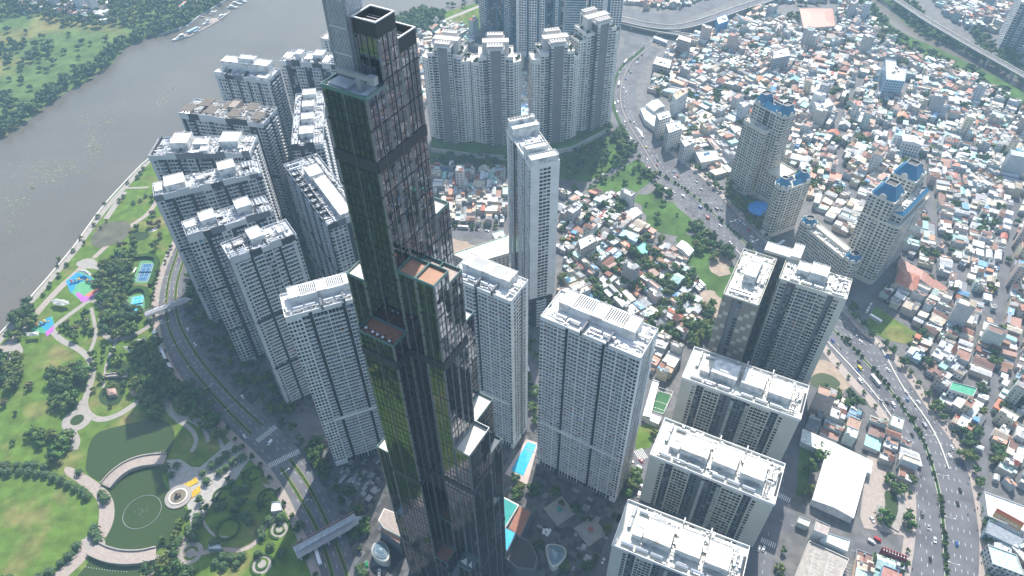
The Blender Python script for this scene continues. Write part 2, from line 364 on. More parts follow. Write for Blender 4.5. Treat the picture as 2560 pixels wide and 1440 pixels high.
# markings of the boulevard
b = MB()
for P, o_ in ((BLV_L, 4.0), (BLV_R, -4.0), (BLV_R, -7.5), (BLV_R, -11)):
    for x, y, h in along(shift(P, o_), 9):
        b.M = Matrix.Translation((x, y, 0)) @ Matrix.Rotation(h, 4, 'Z'); b.add([(0, -.1, .12), (3, -.1, .12), (3, .1, .12), (0, .1, .12)], [(0, 1, 2, 3)])
b.M = None
def zebra(b, p, q, wd, z=.125, n=None, world=False):
    a = p if world else G(*p); c = q if world else G(*q); l = math.hypot(c[0]-a[0], c[1]-a[1]); h = math.atan2(c[1]-a[1], c[0]-a[0])
    b.M = Matrix.Translation((a[0], a[1], 0)) @ Matrix.Rotation(h, 4, 'Z')
    k = 0
    while k < l: b.add([(k, -wd/2, z), (k+.55, -wd/2, z), (k+.55, wd/2, z), (k, wd/2, z)], [(0, 1, 2, 3)]); k += 1.25
    b.M = None
zebra(b, (643, 1103), (688, 1068), 4.5); zebra(b, (672, 1165), (747, 1128), 4.5)
tag(b.build('road_marking', LINE), kind='structure')
# ---- the plazas and lanes between the towers
sheet('plaza', BLV_R[-22:-6]+GP([(1560, 1560), (1570, 1270), (1600, 1000), (1300, 820), (1000, 900), (760, 1130)])[::1], .04, PLAZA)
sheet('plaza', BLV_R[6:-16][::-1]+GP([(560, 700), (760, 900), (860, 1000), (745, 1040)]), .05, PLAZA)
path([(1660, 850), (1640, 960), (1612, 1100), (1600, 1180), (1588, 1240), (1565, 1310), (1520, 1400), (1500, 1500)], 13, ASPH, .09, 'road')
path([(2060, 960), (2000, 1090), (1965, 1200), (1930, 1290), (1905, 1380), (1880, 1500)], 15, ASPH, .09, 'road')
path([(1925, 1285), (2000, 1320), (2100, 1362), (2200, 1395), (2290, 1400)], 14, ASPH, .095, 'road')
path([(1270, 1190), (1310, 1215), (1360, 1235), (1560, 1300)], 7, PLAZA, .09, 'road')
path([(1110, 580), (1180, 585), (1260, 597), (1400, 640)], 11, ASPH, .09, 'road')
path([(1300, 800), (1320, 900), (1330, 1000), (1320, 1080)], 11, ASPH, .09, 'road')
path([(1400, 720), (1370, 850), (1330, 900)], 8, ASPH, .092, 'road')
path([(1395, 505), (1440, 480), (1510, 445), (1570, 405), (1590, 392)], 6, ASPH, .09, 'road')
path([(1500, 940), (1560, 880), (1480, 790), (1440, 700), (1400, 620)], 5, ASPH, .085, 'road')
path([(2110, 795), (2150, 745), (2180, 715), (2300, 650)], 14, ASPH, .085, 'road')
b = MB(); zebra(b, (1592, 1140), (1612, 1132), 9); zebra(b, (1946, 1237), (1975, 1252), 4); zebra(b, (1903, 1349), (1938, 1365), 4); zebra(b, (1575, 1262), (1600, 1268), 4)
for P in ([(1972, 1100), (1955, 1225)], [(1950, 1300), (2100, 1366)], [(2100, 1366), (2200, 1398)], [(1922, 1330), (1905, 1440)]):
    for x, y, h in along(GP(P), 7):
        b.M = Matrix.Translation((x, y, 0)) @ Matrix.Rotation(h, 4, 'Z'); b.add([(0, -.09, .125), (2.6, -.09, .125), (2.6, .09, .125), (0, .09, .125)], [(0, 1, 2, 3)])
b.M = None
tag(b.build('road_marking', LINE), kind='structure')
# ---- the highway on the right
HL = smooth(GP([(1470, 40), (1520, 63), (1553, 78), (1565, 105), (1548, 133), (1533, 160), (1523, 200), (1515, 250), (1520, 300), (1540, 333), (1580, 370), (1613, 413), (1673, 480), (1713, 523), (1780, 577), (1833, 640), (1900, 700), (1990, 770), (2063, 860), (2133, 945), (2197, 1010), (2237, 1067), (2263, 1120), (2283, 1180), (2291, 1240), (2290, 1343), (2275, 1440), (2255, 1540)]), 2)
HR = smooth(GP([(1760, 60), (1693, 100), (1663, 113), (1633, 143), (1603, 178), (1590, 215), (1590, 255), (1602, 297), (1640, 350), (1685, 393), (1755, 443), (1800, 490), (1850, 545), (1913, 607), (1960, 650), (2040, 710), (2107, 780), (2160, 840), (2220, 885), (2273, 953), (2320, 1027), (2380, 1103), (2415, 1160), (2430, 1220), (2443, 1293), (2450, 1360), (2447, 1440), (2435, 1540)]), 2)
sheet('road', HL+HR[::-1], .10, ASPH)
HC = smooth(GP([(1648, 435), (1723, 480), (1793, 543), (1860, 605), (1960, 700), (2080, 823), (2153, 890), (2213, 960), (2270, 1037), (2313, 1110), (2337, 1187), (2353, 1260), (2360, 1343), (2367, 1440), (2370, 1540)]), 2)
HC0 = smooth(GP([(1610, 118), (1590, 138), (1560, 158), (1540, 190), (1530, 235), (1533, 270), (1555, 322)]), 2)
HM2 = smooth(GP([(1660, 95), (1600, 135), (1570, 165), (1552, 210), (1550, 260), (1570, 310), (1605, 365), (1648, 435)]), 2)
HBL = smooth(GP([(1835, 620), (2060, 845), (2173, 965), (2237, 1053), (2262, 1112), (2280, 1160)]), 2)
HBR = smooth(GP([(1700, 400), (1790, 470), (1920, 600), (2090, 740), (2200, 860), (2253, 967), (2313, 1043), (2347, 1103), (2372, 1173)]), 2)
b = MB(); strip(b, HC, 2.6, .45, 0, 0); tag(b.build('median', CREAM), kind='structure')
b = MB(); strip(b, HC, 2.0, .52, 0, 0); tag(b.build('median_planting', HEDGE), kind='structure')
b = MB(); strip(b, HC0, 3.2, .9, 0, 0); tag(b.build('median_planting', HEDGE), kind='structure')
b = MB(); strip(b, HM2, .8, .6, 0, 0); tag(b.build('median', PINKPAVE), kind='structure')
for P, l in ((HBL, 'pale concrete kerb barrier along the left lanes of the highway'), (HBR, 'pale concrete kerb barrier along the right lanes of the highway')):
    wallstrip('kerb_barrier', P, .9, .55, CREAM, l, 'barrier', .1)
b = MB(); strip(b, shift(HL[70:], -3.5), 7, .22, 0, 0); tag(b.build('sidewalk', PINKPAVE), kind='structure')
b = MB(); strip(b, shift(HR[34:], 3.4), 7, .22, 0, 0); tag(b.build('sidewalk', PINKPAVE), kind='structure')
b = MB()
for d in (-7.8, -11.3, -14.8, 5.6, 9.2, 12.8, 16.4):
    for x, y, h in along(shift(HC, d), 10, abs(d)):
        b.M = Matrix.Translation((x, y, 0)) @ Matrix.Rotation(h, 4, 'Z'); b.add([(0, -.13, .13), (2.4, -.13, .13), (2.4, .13, .13), (0, .13, .13)], [(0, 1, 2, 3)])
for P, d in ((HM2, 5), (HM2, -5), (HM2, -9), (HM2, 9)):
    for x, y, h in along(shift(P, d), 10): 
        b.M = Matrix.Translation((x, y, 0)) @ Matrix.Rotation(h, 4, 'Z'); b.add([(0, -.13, .13), (3, -.13, .13), (3, .13, .13), (0, .13, .13)], [(0, 1, 2, 3)])
b.M = None; tag(b.build('road_marking', LINE), kind='structure')
# hatched traffic islands where the underpass walls end
b = MB()
for a0, a1, a2 in (((1555, 325), (1590, 360), (1568, 340)), ((1588, 315), (1608, 345), (1606, 330))):
    b.flat(GP([a0, a1, a2]), .13)
tag(b.build('road_marking', LINE), kind='structure')
# underpass: the portal wall
def thing_box(name, P, h, m, label, cat, z0=0):
    b = MB(); b.prism(P, z0, z0+h); return tag(b.build(name, m), label, cat)
thing_box('underpass_portal', GP([(1634, 97), (1668, 110), (1666, 116), (1632, 103)]), 5, GREYW, 'grey concrete portal where the highway dives under the flyover', 'portal')
b = MB(); b.flat(GP([(1634, 104), (1665, 117), (1655, 124), (1622, 112)]), .2); tag(b.build('underpass_shade', BLACK), kind='structure')  # black sheet over the road, painted shade of the underpass mouth
# flyovers and the canal side viaduct
def flyover(name, px, wd, z, label, cat='flyover', m=ASPH, rail=CREAM, piers=True, k=2):
    P = smooth(GP(px, z), k); root = empty(name, (P[len(P)//2][0], P[len(P)//2][1], 0), 0, label, cat)
    ox, oy = P[len(P)//2]; Q = [(x-ox, y-oy) for x, y in P]
    b = MB(); strip(b, Q, wd, z, 0, z-1.6); b.build('deck', m, root)
    for s_ in (1, -1):
        b = MB(); strip(b, shift(Q, s_*(wd/2-.4)), .7, z+1, 0, z-1.7); b.build('parapet', rail, root)
    if piers:
        for x, y, h in along(Q, 38, 15):
            b = MB(); b.box(-1.2, 1.2, -3, 3, -.1, z-1.6); b.build('pier', rail, root, (x, y, 0), h)
    b = MB()
    for x, y, h in along(Q, 9): b.M = Matrix.Translation((x, y, 0)) @ Matrix.Rotation(h, 4, 'Z'); b.add([(0, -.13, z+.03), (3, -.13, z+.03), (3, .13, z+.03), (0, .13, z+.03)], [(0, 1, 2, 3)])
    b.M = None; b.build('lane_marking', LINE, root)
    return root
FLY = [(1440, 22), (1500, 35), (1560, 50), (1620, 64), (1680, 70), (1730, 62), (1790, 42), (1850, 20), (1910, 2), (1990, -25)]
flyover('flyover', FLY, 15, 8, 'wide grey flyover sweeping past the top of the underpass')
flyover('flyover', [(1440, 30), (1530, 48), (1600, 68), (1700, 86), (1790, 97), (1860, 104)], 10, 6, 'narrow grey ramp bridge descending right below the wide flyover')
path([(1430, 0), (1530, 18), (1620, 45), (1700, 40), (1780, 10), (1850, -20), (1930, -60)], 26, ASPH, .12, 'road')
path([(1440, 50), (1540, 72), (1620, 92), (1700, 105), (1800, 112)], 12, ASPH, .125, 'road')
CAN = [(2080, -90), (2150, -40), (2205, 10), (2235, 50), (2265, 85), (2330, 118), (2400, 150), (2480, 190), (2580, 250), (2700, 320)]
path(CAN, 90, GRASS2, .06, 'canal_bank'); path([(2110, -90), (2165, -30), (2195, 5), (2225, 40), (2262, 75), (2330, 105), (2400, 135), (2500, 185), (2650, 260)], 22, RIVER, .10, 'canal')
flyover('viaduct', [(2120, -80), (2190, -35), (2245, 2), (2330, 58), (2420, 110), (2500, 155), (2580, 200), (2700, 270)], 11, 12, 'long straight railway viaduct crossing the canal banks at top right', 'viaduct', PAVE, CREAM, True, 0)
# fields
sheet('field', rough(smoothc(GP([(1465, 470), (1500, 440), (1560, 385), (1600, 395), (1640, 440), (1600, 478), (1550, 485), (1500, 488)]), 1), 3.2, 6), .07, GRASS2)
sheet('field', rough(smoothc(GP([(1585, 492), (1640, 478), (1690, 515), (1735, 555), (1738, 575), (1690, 592), (1640, 575), (1610, 540)]), 1), 3.2, 6), .07, GRASS2)
sheet('field', rough(smoothc(GP([(1060, 372), (1200, 385), (1400, 380), (1520, 330), (1580, 380), (1560, 400), (1480, 455), (1420, 450), (1270, 430), (1065, 415)]), 1), 3.2, 6), .06, GRASS2)
sheet('field', rough(smoothc(GP([(1700, 580), (1760, 600), (1830, 660), (1850, 700), (1790, 760), (1740, 690), (1680, 640)]), 1), 3.2, 6), .06, GRASS2)
sheet('dirt_yard', rough(smoothc(GP([(1745, 740), (1765, 720), (1805, 740), (1800, 800), (1778, 800)]), 1), 1.8, 4), .10, SOIL)
sheet('dirt_yard', rough(smoothc(GP([(1770, 650), (1800, 628), (1830, 660), (1820, 690), (1785, 690)]), 1), 1.8, 4), .10, SOIL)
sheet('dirt_yard', rough(smoothc(GP([(1120, 595), (1170, 605), (1200, 618), (1150, 640), (1110, 640)]), 1), 1.8, 4), .10, SOIL)
sheet('lawn', GP([(2190, 765), (2240, 800), (2310, 845), (2262, 860), (2215, 850), (2157, 815)]), .12, GRASS)
sheet('dirt_yard', rough(smoothc(GP([(2035, 905), (2060, 895), (2110, 930), (2130, 965), (2110, 985), (2025, 960)]), 1), 1.8, 4), .10, SOIL)
sheet('pond', smoothc(GP([(2022, 945), (2050, 930), (2085, 940), (2108, 965), (2060, 978), (2030, 965)]), 2), .2, POND)
sheet('dirt_yard', GP([(2170, 1130), (2215, 1150), (2240, 1200), (2262, 1340), (2160, 1320), (2150, 1290)]), .10, PINKPAVE)
sheet('pond', smoothc(GP([(2208, 1225), (2240, 1228), (2245, 1260), (2243, 1290), (2228, 1325), (2210, 1312), (2205, 1285), (2215, 1265)]), 2), .2, POND)
b = MB(); strip(b, smooth(GP([(2246, 1228), (2256, 1265), (2252, 1295), (2236, 1325)]), 2), 5, .8, 0, 0); tag(b.build('stepped_terrace', CRP), 'curved grey stone steps along the right side of the small green pond', 'steps')
sheet('lawn', GP([(2000, 1105), (2045, 1120), (2035, 1160), (2005, 1245), (1990, 1240)]), .11, GRASS2)
sheet('dirt_yard', GP([(1950, 1345), (2010, 1320), (2050, 1355), (2000, 1470), (1930, 1470)]), .11, PAVE)
sheet('garden', GP([(1585, 1075), (1640, 1040), (1650, 1060), (1625, 1120), (1590, 1125)]), .11, GRASS)
# villages' back lots on the far bank and behind the spire
sheet('field', GP([(975, 75), (1040, 40), (1110, 30), (1200, 5), (1200, 80), (1100, 140), (1040, 120), (990, 110)]), .07, GRASS)
path([(1100, 55), (1150, 35), (1200, 15)], 7, CRP, .12, 'road')
# ================================================================= TOWERS
OCC = []            # (polygon, height) of everything tall: used to tell what the camera cannot see
def unit_box(name, m, y0=-1, y1=0):
    b = MB(); b.box(-.5, .5, y0, y1, 0, 1, 0, None, True); return b.mesh(name, m)
CURT = mat('curtained_window', (.22, .23, .23), rough=.25, noise=.5, nscale=.2, spec=.8)
U = {'window': [unit_box('window', PANE), unit_box('window', CURT), unit_box('window', PANEB)]}
BALM = {}
def bal_unit(m):
    if m.name not in BALM: BALM[m.name] = unit_box('balcony', m)
    return BALM[m.name]
UV = np.array([(-.5, -1, 0), (.5, -1, 0), (.5, 0, 0), (-.5, 0, 0), (-.5, -1, 1), (.5, -1, 1), (.5, 0, 1), (-.5, 0, 1)])
UF = np.array([(4, 5, 6, 7), (0, 1, 5, 4), (1, 2, 6, 5), (3, 0, 4, 7)])
CAMV = Vector((0, 0, CAMH))
class Tower:
    def __init__(s, name, loc, rz, label, cat='tower', group=None, mats=None):
        s.root = empty(name, (loc[0], loc[1], 0), rz, label, cat, group); s.loc = loc; s.rz = rz
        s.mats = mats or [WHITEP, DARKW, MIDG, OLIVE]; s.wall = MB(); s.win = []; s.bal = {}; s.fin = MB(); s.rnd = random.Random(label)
        s.M = Matrix.Translation((loc[0], loc[1], 0)) @ Matrix.Rotation(rz, 4, 'Z')
        s.deck = MB(); s.clut = MB(); s.top = put('roof', bpy.data.meshes.new('roof'), s.root)
    def mass(s, P, z0, z1, pats, fh=3.3, bay=3.4, t=1.2, balm=None, roofm=0, core=1, parapet=1.3, light=0, winm=None, base=0):
        """P: outline (counter clockwise, local); pats: one facade pattern per edge"""
        n = len(P); OCC.append(([tuple((s.M @ Vector((x, y, 0)))[:2]) for x, y in P], z1))
        # inset core
        E_ = []
        for i in range(n):
            a, b_ = P[i], P[(i+1) % n]; l = math.hypot(b_[0]-a[0], b_[1]-a[1]); d = ((b_[0]-a[0])/l, (b_[1]-a[1])/l); E_.append((a, d, l, (d[1], -d[0])))
        Q = []
        for i in range(n):
            a, d, l, nn = E_[i]; pa, pd, pl, pn = E_[i-1]
            tt = 1+nn[0]*pn[0]+nn[1]*pn[1]; Q.append((a[0]-(nn[0]+pn[0])/tt*t, a[1]-(nn[1]+pn[1])/tt*t))
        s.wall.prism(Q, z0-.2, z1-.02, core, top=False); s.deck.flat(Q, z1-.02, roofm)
        nf = max(1, int((z1-z0-base-1.0)/fh))
        for i in range(n):
            a, d, l, nn = E_[i]; pat = pats[i % len(pats)]
            if not pat: pat = ' '
            Mx = Matrix(((d[0], -nn[0], 0, a[0]), (d[1], -nn[1], 0, a[1]), (0, 0, 1, 0), (0, 0, 0, 1)))   # local x along, y inwards
            wn = (s.M.to_3x3() @ Vector((nn[0], nn[1], 0)))
            mid = s.M @ Vector((a[0]+d[0]*l/2, a[1]+d[1]*l/2, (z0+z1)/2)); tc = (CAMV-mid); face = wn.dot(tc.normalized())
            seen = face > 0.02
            wts = {'#': 1.0, '|': .25, ':': .5}
            # expand "x*n"
            tot = sum(wts.get(c, 1) for c in pat); u = l/tot
            s.wall.M = Mx; s.fin.M = Mx
            x = 0; runs = []
            for c in pat:
                w_ = u*wts.get(c, 1); runs.append((c, x, x+w_)); x += w_
            # wall slabs: merge neighbouring light bays
            k = 0
            while k < len(runs):
                c, x0, x1 = runs[k]; j = k
                kind = {'w': light, 'W': light, ' ': light, '|': light, 'v': light, 'o': 3, 'O': 3, 'm': 2, 'M': 2, 'x': 2}.get(c)
                while j+1 < len(runs) and {'w': light, 'W': light, ' ': light, '|': light, 'v': light, 'o': 3, 'O': 3, 'm': 2, 'M': 2, 'x': 2}.get(runs[j+1][0]) == kind and kind is not None: j += 1
                if kind is not None:
                    X0 = runs[k][1]+(t if k == 0 else 0); X1 = runs[j][2]
                    if X1-X0 > .05: s.wall.box(X0, X1, 0, t, z0, z1, kind)
                    k = j+1
                else:
                    # dark or balcony bay: top spandrel over it
                    if c in 'abg': s.wall.box(x0+(t if k == 0 else 0), x1, .05, t, z1-2.2, z1, light)
                    k += 1
            s.wall.M = None
            if parapet:
                s.fin.box(0, l, 0, .3, z1+.001, z1+parapet)
            for c, x0, x1 in runs:
                w_ = x1-x0; xm = (x0+x1)/2
                if c in 'ab' and seen: s.fin.box(x0-.1, x0+.1, .02, t, z0, z1-2.2); 
                if not seen: continue
                for f in range(nf):
                    zf = z0+base+f*fh
                    if zf+fh > z1-.6: break
                    r_ = s.rnd.random(); v = 0 if r_ < .72 else (1 if r_ < .9 else (2 if r_ > .97 else 0))
                    wm = v if winm is None else winm
                    if c in 'wokm': s.win.append((Mx, xm, (0 if c in 'wom' else t), zf+1.0, w_*.68, .12, fh*.54, wm, face))
                    elif c == 'W' or c == 'O' or c == 'M': s.win.append((Mx, xm, 0, zf+.9, w_*.84, .12, fh*.6, wm, face))
                    elif c == 'v': s.win.append((Mx, xm, 0, zf+1.1, w_*.4, .12, fh*.38, wm, face))
                    elif c == 'G': s.win.append((Mx, xm, t-.3, zf+.3, w_*.94, .12, fh*.8, wm, face))
                    elif c in 'abgB':
                        s.win.append((Mx, xm, t, zf+.85, w_*.86, .1, fh*.66, wm, face))
                        bm = balm if balm is not None else s.mats[light]
                        dd = t-.05 if c == 'a' else (t+.5 if c in 'bg' else t+.2)
                        if s.rnd.random() < .16:
                            q_ = s.rnd; cw = q_.uniform(.5, 1.6); xx = x0+.3+q_.random()*max(.1, w_-cw-.6); s.clut.M = Mx; g_ = q_.choice([(.55, .55, .55), (.3, .3, .32), (.45, .2, .15), (.2, .3, .45), (.5, .45, .3), (.6, .6, .62), (.12, .25, .12)]); s.clut.box(xx, xx+cw, .1, .6, zf+.6, zf+q_.uniform(1.2, 2.1), 0, g_)
                        s.bal.setdefault(bm.name, [bm, []])[1].append((Mx, xm, t, zf+.05, w_*(.99 if c != 'g' else .8), dd, fh*(.23 if c != 'B' else .2), 0, face))
            s.fin.M = None
        return Q
    def band(s, P, z0, z1, out, mi):
        n = len(P); s.wall.M = None
        cx_, cy_ = sum(p[0] for p in P)/n, sum(p[1] for p in P)/n
        Q = []
        for i in range(n):
            a = P[i]; Q.append((a[0]+math.copysign(out, a[0]-cx_), a[1]+math.copysign(out, a[1]-cy_)))
        s.wall.prism(Q, z0, z1, mi)
    def emit(s, lst, name, meshes, maxn=100):
        if not lst: return
        sc_l = []
        for e in lst:
            p = s.M @ (e[0] @ Vector((e[1], e[2], e[3]))); q = PX(p.x, p.y, p.z)
            vis = e[8] > .02 and -20 < q[0] < 2580 and -20 < q[1] < 1460
            sc_l.append((-(e[8]*e[4]*e[6]/(p-CAMV).length**2 if vis else 0), e))
        sc_l.sort(key=lambda a: a[0])
        for k, (q, e) in enumerate(sc_l[:maxn]):
            o = bpy.data.objects.new(name, meshes[e[7]]); col.objects.link(o); o.parent = s.root
            o.matrix_local = e[0] @ Matrix.Translation((e[1], e[2], e[3])) @ Matrix.Diagonal((e[4], e[5], e[6], 1))
        rest = sc_l[maxn:]
        if rest:
            V = []; F = []; Mi = []; n0 = 0
            for q, e in rest:
                m = np.array(e[0] @ Matrix.Translation((e[1], e[2], e[3])) @ Matrix.Diagonal((e[4], e[5], e[6], 1)))
                V.append(UV @ m[:3, :3].T+m[:3, 3]); F.append(UF+n0); n0 += 8; Mi += [e[7]]*4
            me = bpy.data.meshes.new(name); V = np.concatenate(V); F = np.concatenate(F)
            me.from_pydata(V.tolist(), [], F.tolist())
            for q in meshes: me.materials.append(q.materials[0])
            me.polygons.foreach_set('material_index', Mi)
            o = put(name, me, s.root); o['kind'] = 'stuff'
    def finish(s):
        s.wall.build('wall', s.mats, s.root); s.top.data = s.deck.mesh('roof', s.mats)
        if s.fin.f: s.fin.build('parapet', [s.mats[0]]+s.mats[1:], s.root)
        s.clut.M = None
        if s.clut.f: s.clut.build('balcony_clutter', PAINT, s.root)['kind'] = 'stuff'
        s.emit(s.win, 'window', U['window'])
        for k, (m, l) in s.bal.items(): s.emit(l, 'balcony', [bal_unit(m)])
        return s.root
    # ---- rooftop equipment
    def block(s, x0, x1, y0, y1, z0, h, m=None, rim=.5):
        b = MB(); b.box(x0, x1, y0, y1, z0, z0+h, 0)
        if rim:
            for a in ((x0, x1, y0, y0+.25), (x0, x1, y1-.25, y1), (x0, x0+.25, y0+.25, y1-.25), (x1-.25, x1, y0+.25, y1-.25)): b.box(*a, z0+h+.002, z0+h+rim, 0)
        b.build('rooftop_block', m or ROOFW, s.top)
    def tanks(s, x0, y0, n, step, ax, L, r, z, m=None, kind='duct'):
        for k in range(n):
            x = x0+step*k*(1 if ax == 'y' else 0); y = y0+step*k*(1 if ax == 'x' else 0)
            b = MB(); a = (x, y, z+r+.3); e = (x+(L if ax == 'x' else 0), y+(L if ax == 'y' else 0), z+r+.3)
            b.cyl(a, e, r, n=10); 
            for q in (.15, .5, .85): b.box(a[0]+(e[0]-a[0])*q-.3-(0 if ax == 'x' else r*.8), a[0]+(e[0]-a[0])*q+.3+(0 if ax == 'x' else r*.8), a[1]+(e[1]-a[1])*q-.3-(r*.8 if ax == 'x' else 0), a[1]+(e[1]-a[1])*q+.3+(r*.8 if ax == 'x' else 0), z, z+.6)
            b.build(kind, m or STEEL, s.top, smooth=False)
    def slats(s, x0, x1, y0, y1, z, n, m=None):
        b = MB(); w_ = (x1-x0)/n
        for k in range(n): b.box(x0+k*w_, x0+k*w_+w_*.45, y0, y1, z-.9, z)
        b.box(x0, x1, y0, y0+.4, z-.9, z+.02); b.box(x0, x1, y1-.4, y1, z-.9, z+.02)
        b.build('pergola', m or WHITEP, s.top)
    def fans(s, x0, y0, nx, ny, st, z, m=None):
        for i in range(nx):
            for j in range(ny):
                b = MB(); x, y = x0+i*st, y0+j*st; b.box(x, x+st*.72, y, y+st*.72, z, z+1.3, 0); b.cyl((x+st*.36, y+st*.36, z+1.3), (x+st*.36, y+st*.36, z+1.5), st*.28, n=8, mi=1)
                b.build('cooling_fan', [m or ROOFW, BLACK], s.top)
    def pipes(s, x0, x1, y0, y1, z, n, m=None):
        b = MB(); r_ = s.rnd
        for k in range(n):
            x, y = r_.uniform(x0, x1), r_.uniform(y0, y1); h = r_.uniform(.4, 1.6); q = r_.random()
            if q < .45: b.box(x, min(x1, x+r_.uniform(1, 6)), y, y+.5, z+h, z+h+.5)
            elif q < .8: b.box(x, x+.5, y, min(y1, y+r_.uniform(1, 6)), z+h, z+h+.5)
            else: b.box(x, x+r_.uniform(.8, 2), y, y+r_.uniform(.8, 2), z, z+r_.uniform(.8, 2.2))
        b.build('pipework', m or GALV, s.top)['kind'] = 'stuff'
    def lightcap(s, x, y, z):
        b = MB(); b.cyl((x, y, z), (x, y, z+4), .12, n=5); b.build('mast', GALV, s.top)
def rect_px(z, p1, p2):
    a = G(*p1, z); b = G(*p2, z); return a, math.atan2(b[1]-a[1], b[0]-a[0]), math.hypot(b[0]-a[0], b[1]-a[1])
def RC(x0, x1, y0, y1): return [(x0, y0), (x1, y0), (x1, y1), (x0, y1)]

# ---- style A: the three white slabs with a long louvred penthouse
def slabA(loc, ang, w_, d, z, label, pf, pl, pr, flip=False):
    t = Tower('apartment_tower', loc, ang, label, 'tower', 'white apartment slabs round the glass tower', [WHITEP, DARKW, MIDG, OLIVE])
    t.mass(RC(0, w_, 0, d), 0, z, [pf, pr, ' wwaaaaaa#aaaaaaww ', pl], roofm=0, base=6)
    for zz in (52,): t.wall.box(1, w_-1, -.12, .5, zz, zz+2.6, 0)
    x0, x1 = (.10*w_, .86*w_)
    y0, y1 = d*.42, d*.92; h = 6.5
    L = x1-x0
    seg = [(0, .16, 1), (.16, .42, 0), (.42, .58, 1), (.58, .84, 0), (.84, 1, 1)]
    for a, b_, solid in seg:
        if solid: t.block(x0+L*a, x0+L*b_, y0, y1, z-.05, h, rim=.4)
        else:
            bb = MB(); bb.box(x0+L*a, x0+L*b_, y0, y0+.4, z-.05, z+h); bb.box(x0+L*a, x0+L*b_, y1-.4, y1, z-.05, z+h); bb.box(x0+L*a, x0+L*b_, y0+.4, y1-.4, z-.05, z+1.5, 0); bb.build('rooftop_block', WHITEP, t.top)
            t.slats(x0+L*a+.02, x0+L*b_-.02, y0+.4, y1-.4, z+h-.1, 9)
    t.tanks(x0+1, d*.2, 2, 0, 'x', 0.13*L, 1.1, z, STEEL) if False else None
    for q in (.02, .20, .48, .66): t.tanks(x0+L*q, d*.22, 1, 1, 'x', L*.15, 1.25, z, STEEL)
    for q in (.36, .62): bb = MB(); bb.box(w_*q+3, w_*q+4.2, -.3, d*.35, z-1, z+3.6); bb.build('rooftop_fin', MIDG, t.top)
    t.pipes(x0, x1, d*.08, d*.2, z, 26); t.pipes(x1+1, w_-1, 2, d-2, z, 22, ROOFW); t.pipes(1, x0, 2, d-2, z, 10)
    bb = MB(); bb.box(x1+.6, w_-1, d*.55, d*.62, z+1.5, z+2.6); bb.box(x1+.6, w_-1, d*.3, d*.34, z+1.5, z+2.4); bb.build('duct', ROOFW, t.top)
    for x in (1.0, w_-1.0): t.lightcap(x, d-1, z)
    return t
tA = slabA((16, 276), R(-31.5), 62, 25, 156, 'broad white slab with louvred penthouse roof, standing right beside the pale blue pool', 'waaaa|aa#aaa|aaa|aaa#aaa|aaa|aww', ' www#ww ', ' www#w '); tA.finish()
a, an, l = rect_px(156, (1140, 700), (1277, 757))
hl = G(1277, 757, 156); an = R(-31)
tH = slabA((hl[0]-44*math.cos(an), hl[1]-44*math.sin(an)), an, 44, 21, 156, 'white apartment slab with slatted roof half hidden behind the right side of the glass tower', 'waaaa|aaa#aaa|aaa|aaaw', ' ww#ww ', ' www#w '); tH.finish()
tE = slabA((-130, 276), R(21), 50, 20, 158, 'white apartment slab with slatted roof left of the glass tower, above the boulevard crossing', 'wwww|aa#aaaa|aaaa#aaa|aaaw', ' www#w ', ' www#w '); tE.finish()

# ---- the slim white slab in the middle (F)
ang = R(-71)
o0 = (-2, 455)
t = Tower('slim_apartment_tower', o0, R(19), 'slim white and charcoal tower standing alone between row houses and tin roofed shacks', 'tower', None, [WHITEP, DARKW, GREYW, OLIVE])
# local: x along the back edge, y negative towards the camera
P = [(0, -50), (22, -50), (22, 0), (0, 0)]
t.mass(P, 36, 167, ['  |WWW|  ', 'Wwww#aaaaa#wwwaaW', 'www', ' aaaW##GG#WaaaaW##aaaaW'], base=0, fh=3.3, bay=3)
t.mass([(.15, -49.85), (21.85, -49.85), (21.85, -.15), (.15, -.15)], 0, 35.99, ['kk#BBBB#kk', 'kkkk#kkkkk#kkkk', 'kkk', 'kkkkkk#kkk#kkkkkk'], light=1, parapet=0, balm=WHITEP, core=1)
t.block(.6, 21.4, -49.6, -42, 167, 5, rim=.9); t.block(.6, 17, -40, -34, 167, 8, rim=.9); t.block(.6, 21.4, -12, -5, 167, 8, rim=.5); t.block(.6, 20.5, -5, -.4, 167, 10.5, rim=.6)
t.tanks(2.5, -2.6, 8, 2.1, 'y', 1.2, .45, 177.2, RUST, 'duct')
t.pipes(2, 20, -32, -14, 167, 60, GALV); t.slats(1, 21, -33, -30, 172, 12, RUST)
for k in range(3): t.tanks(3+5*k, -28, 1, 1, 'y', 9, .8, 167)
t.finish()

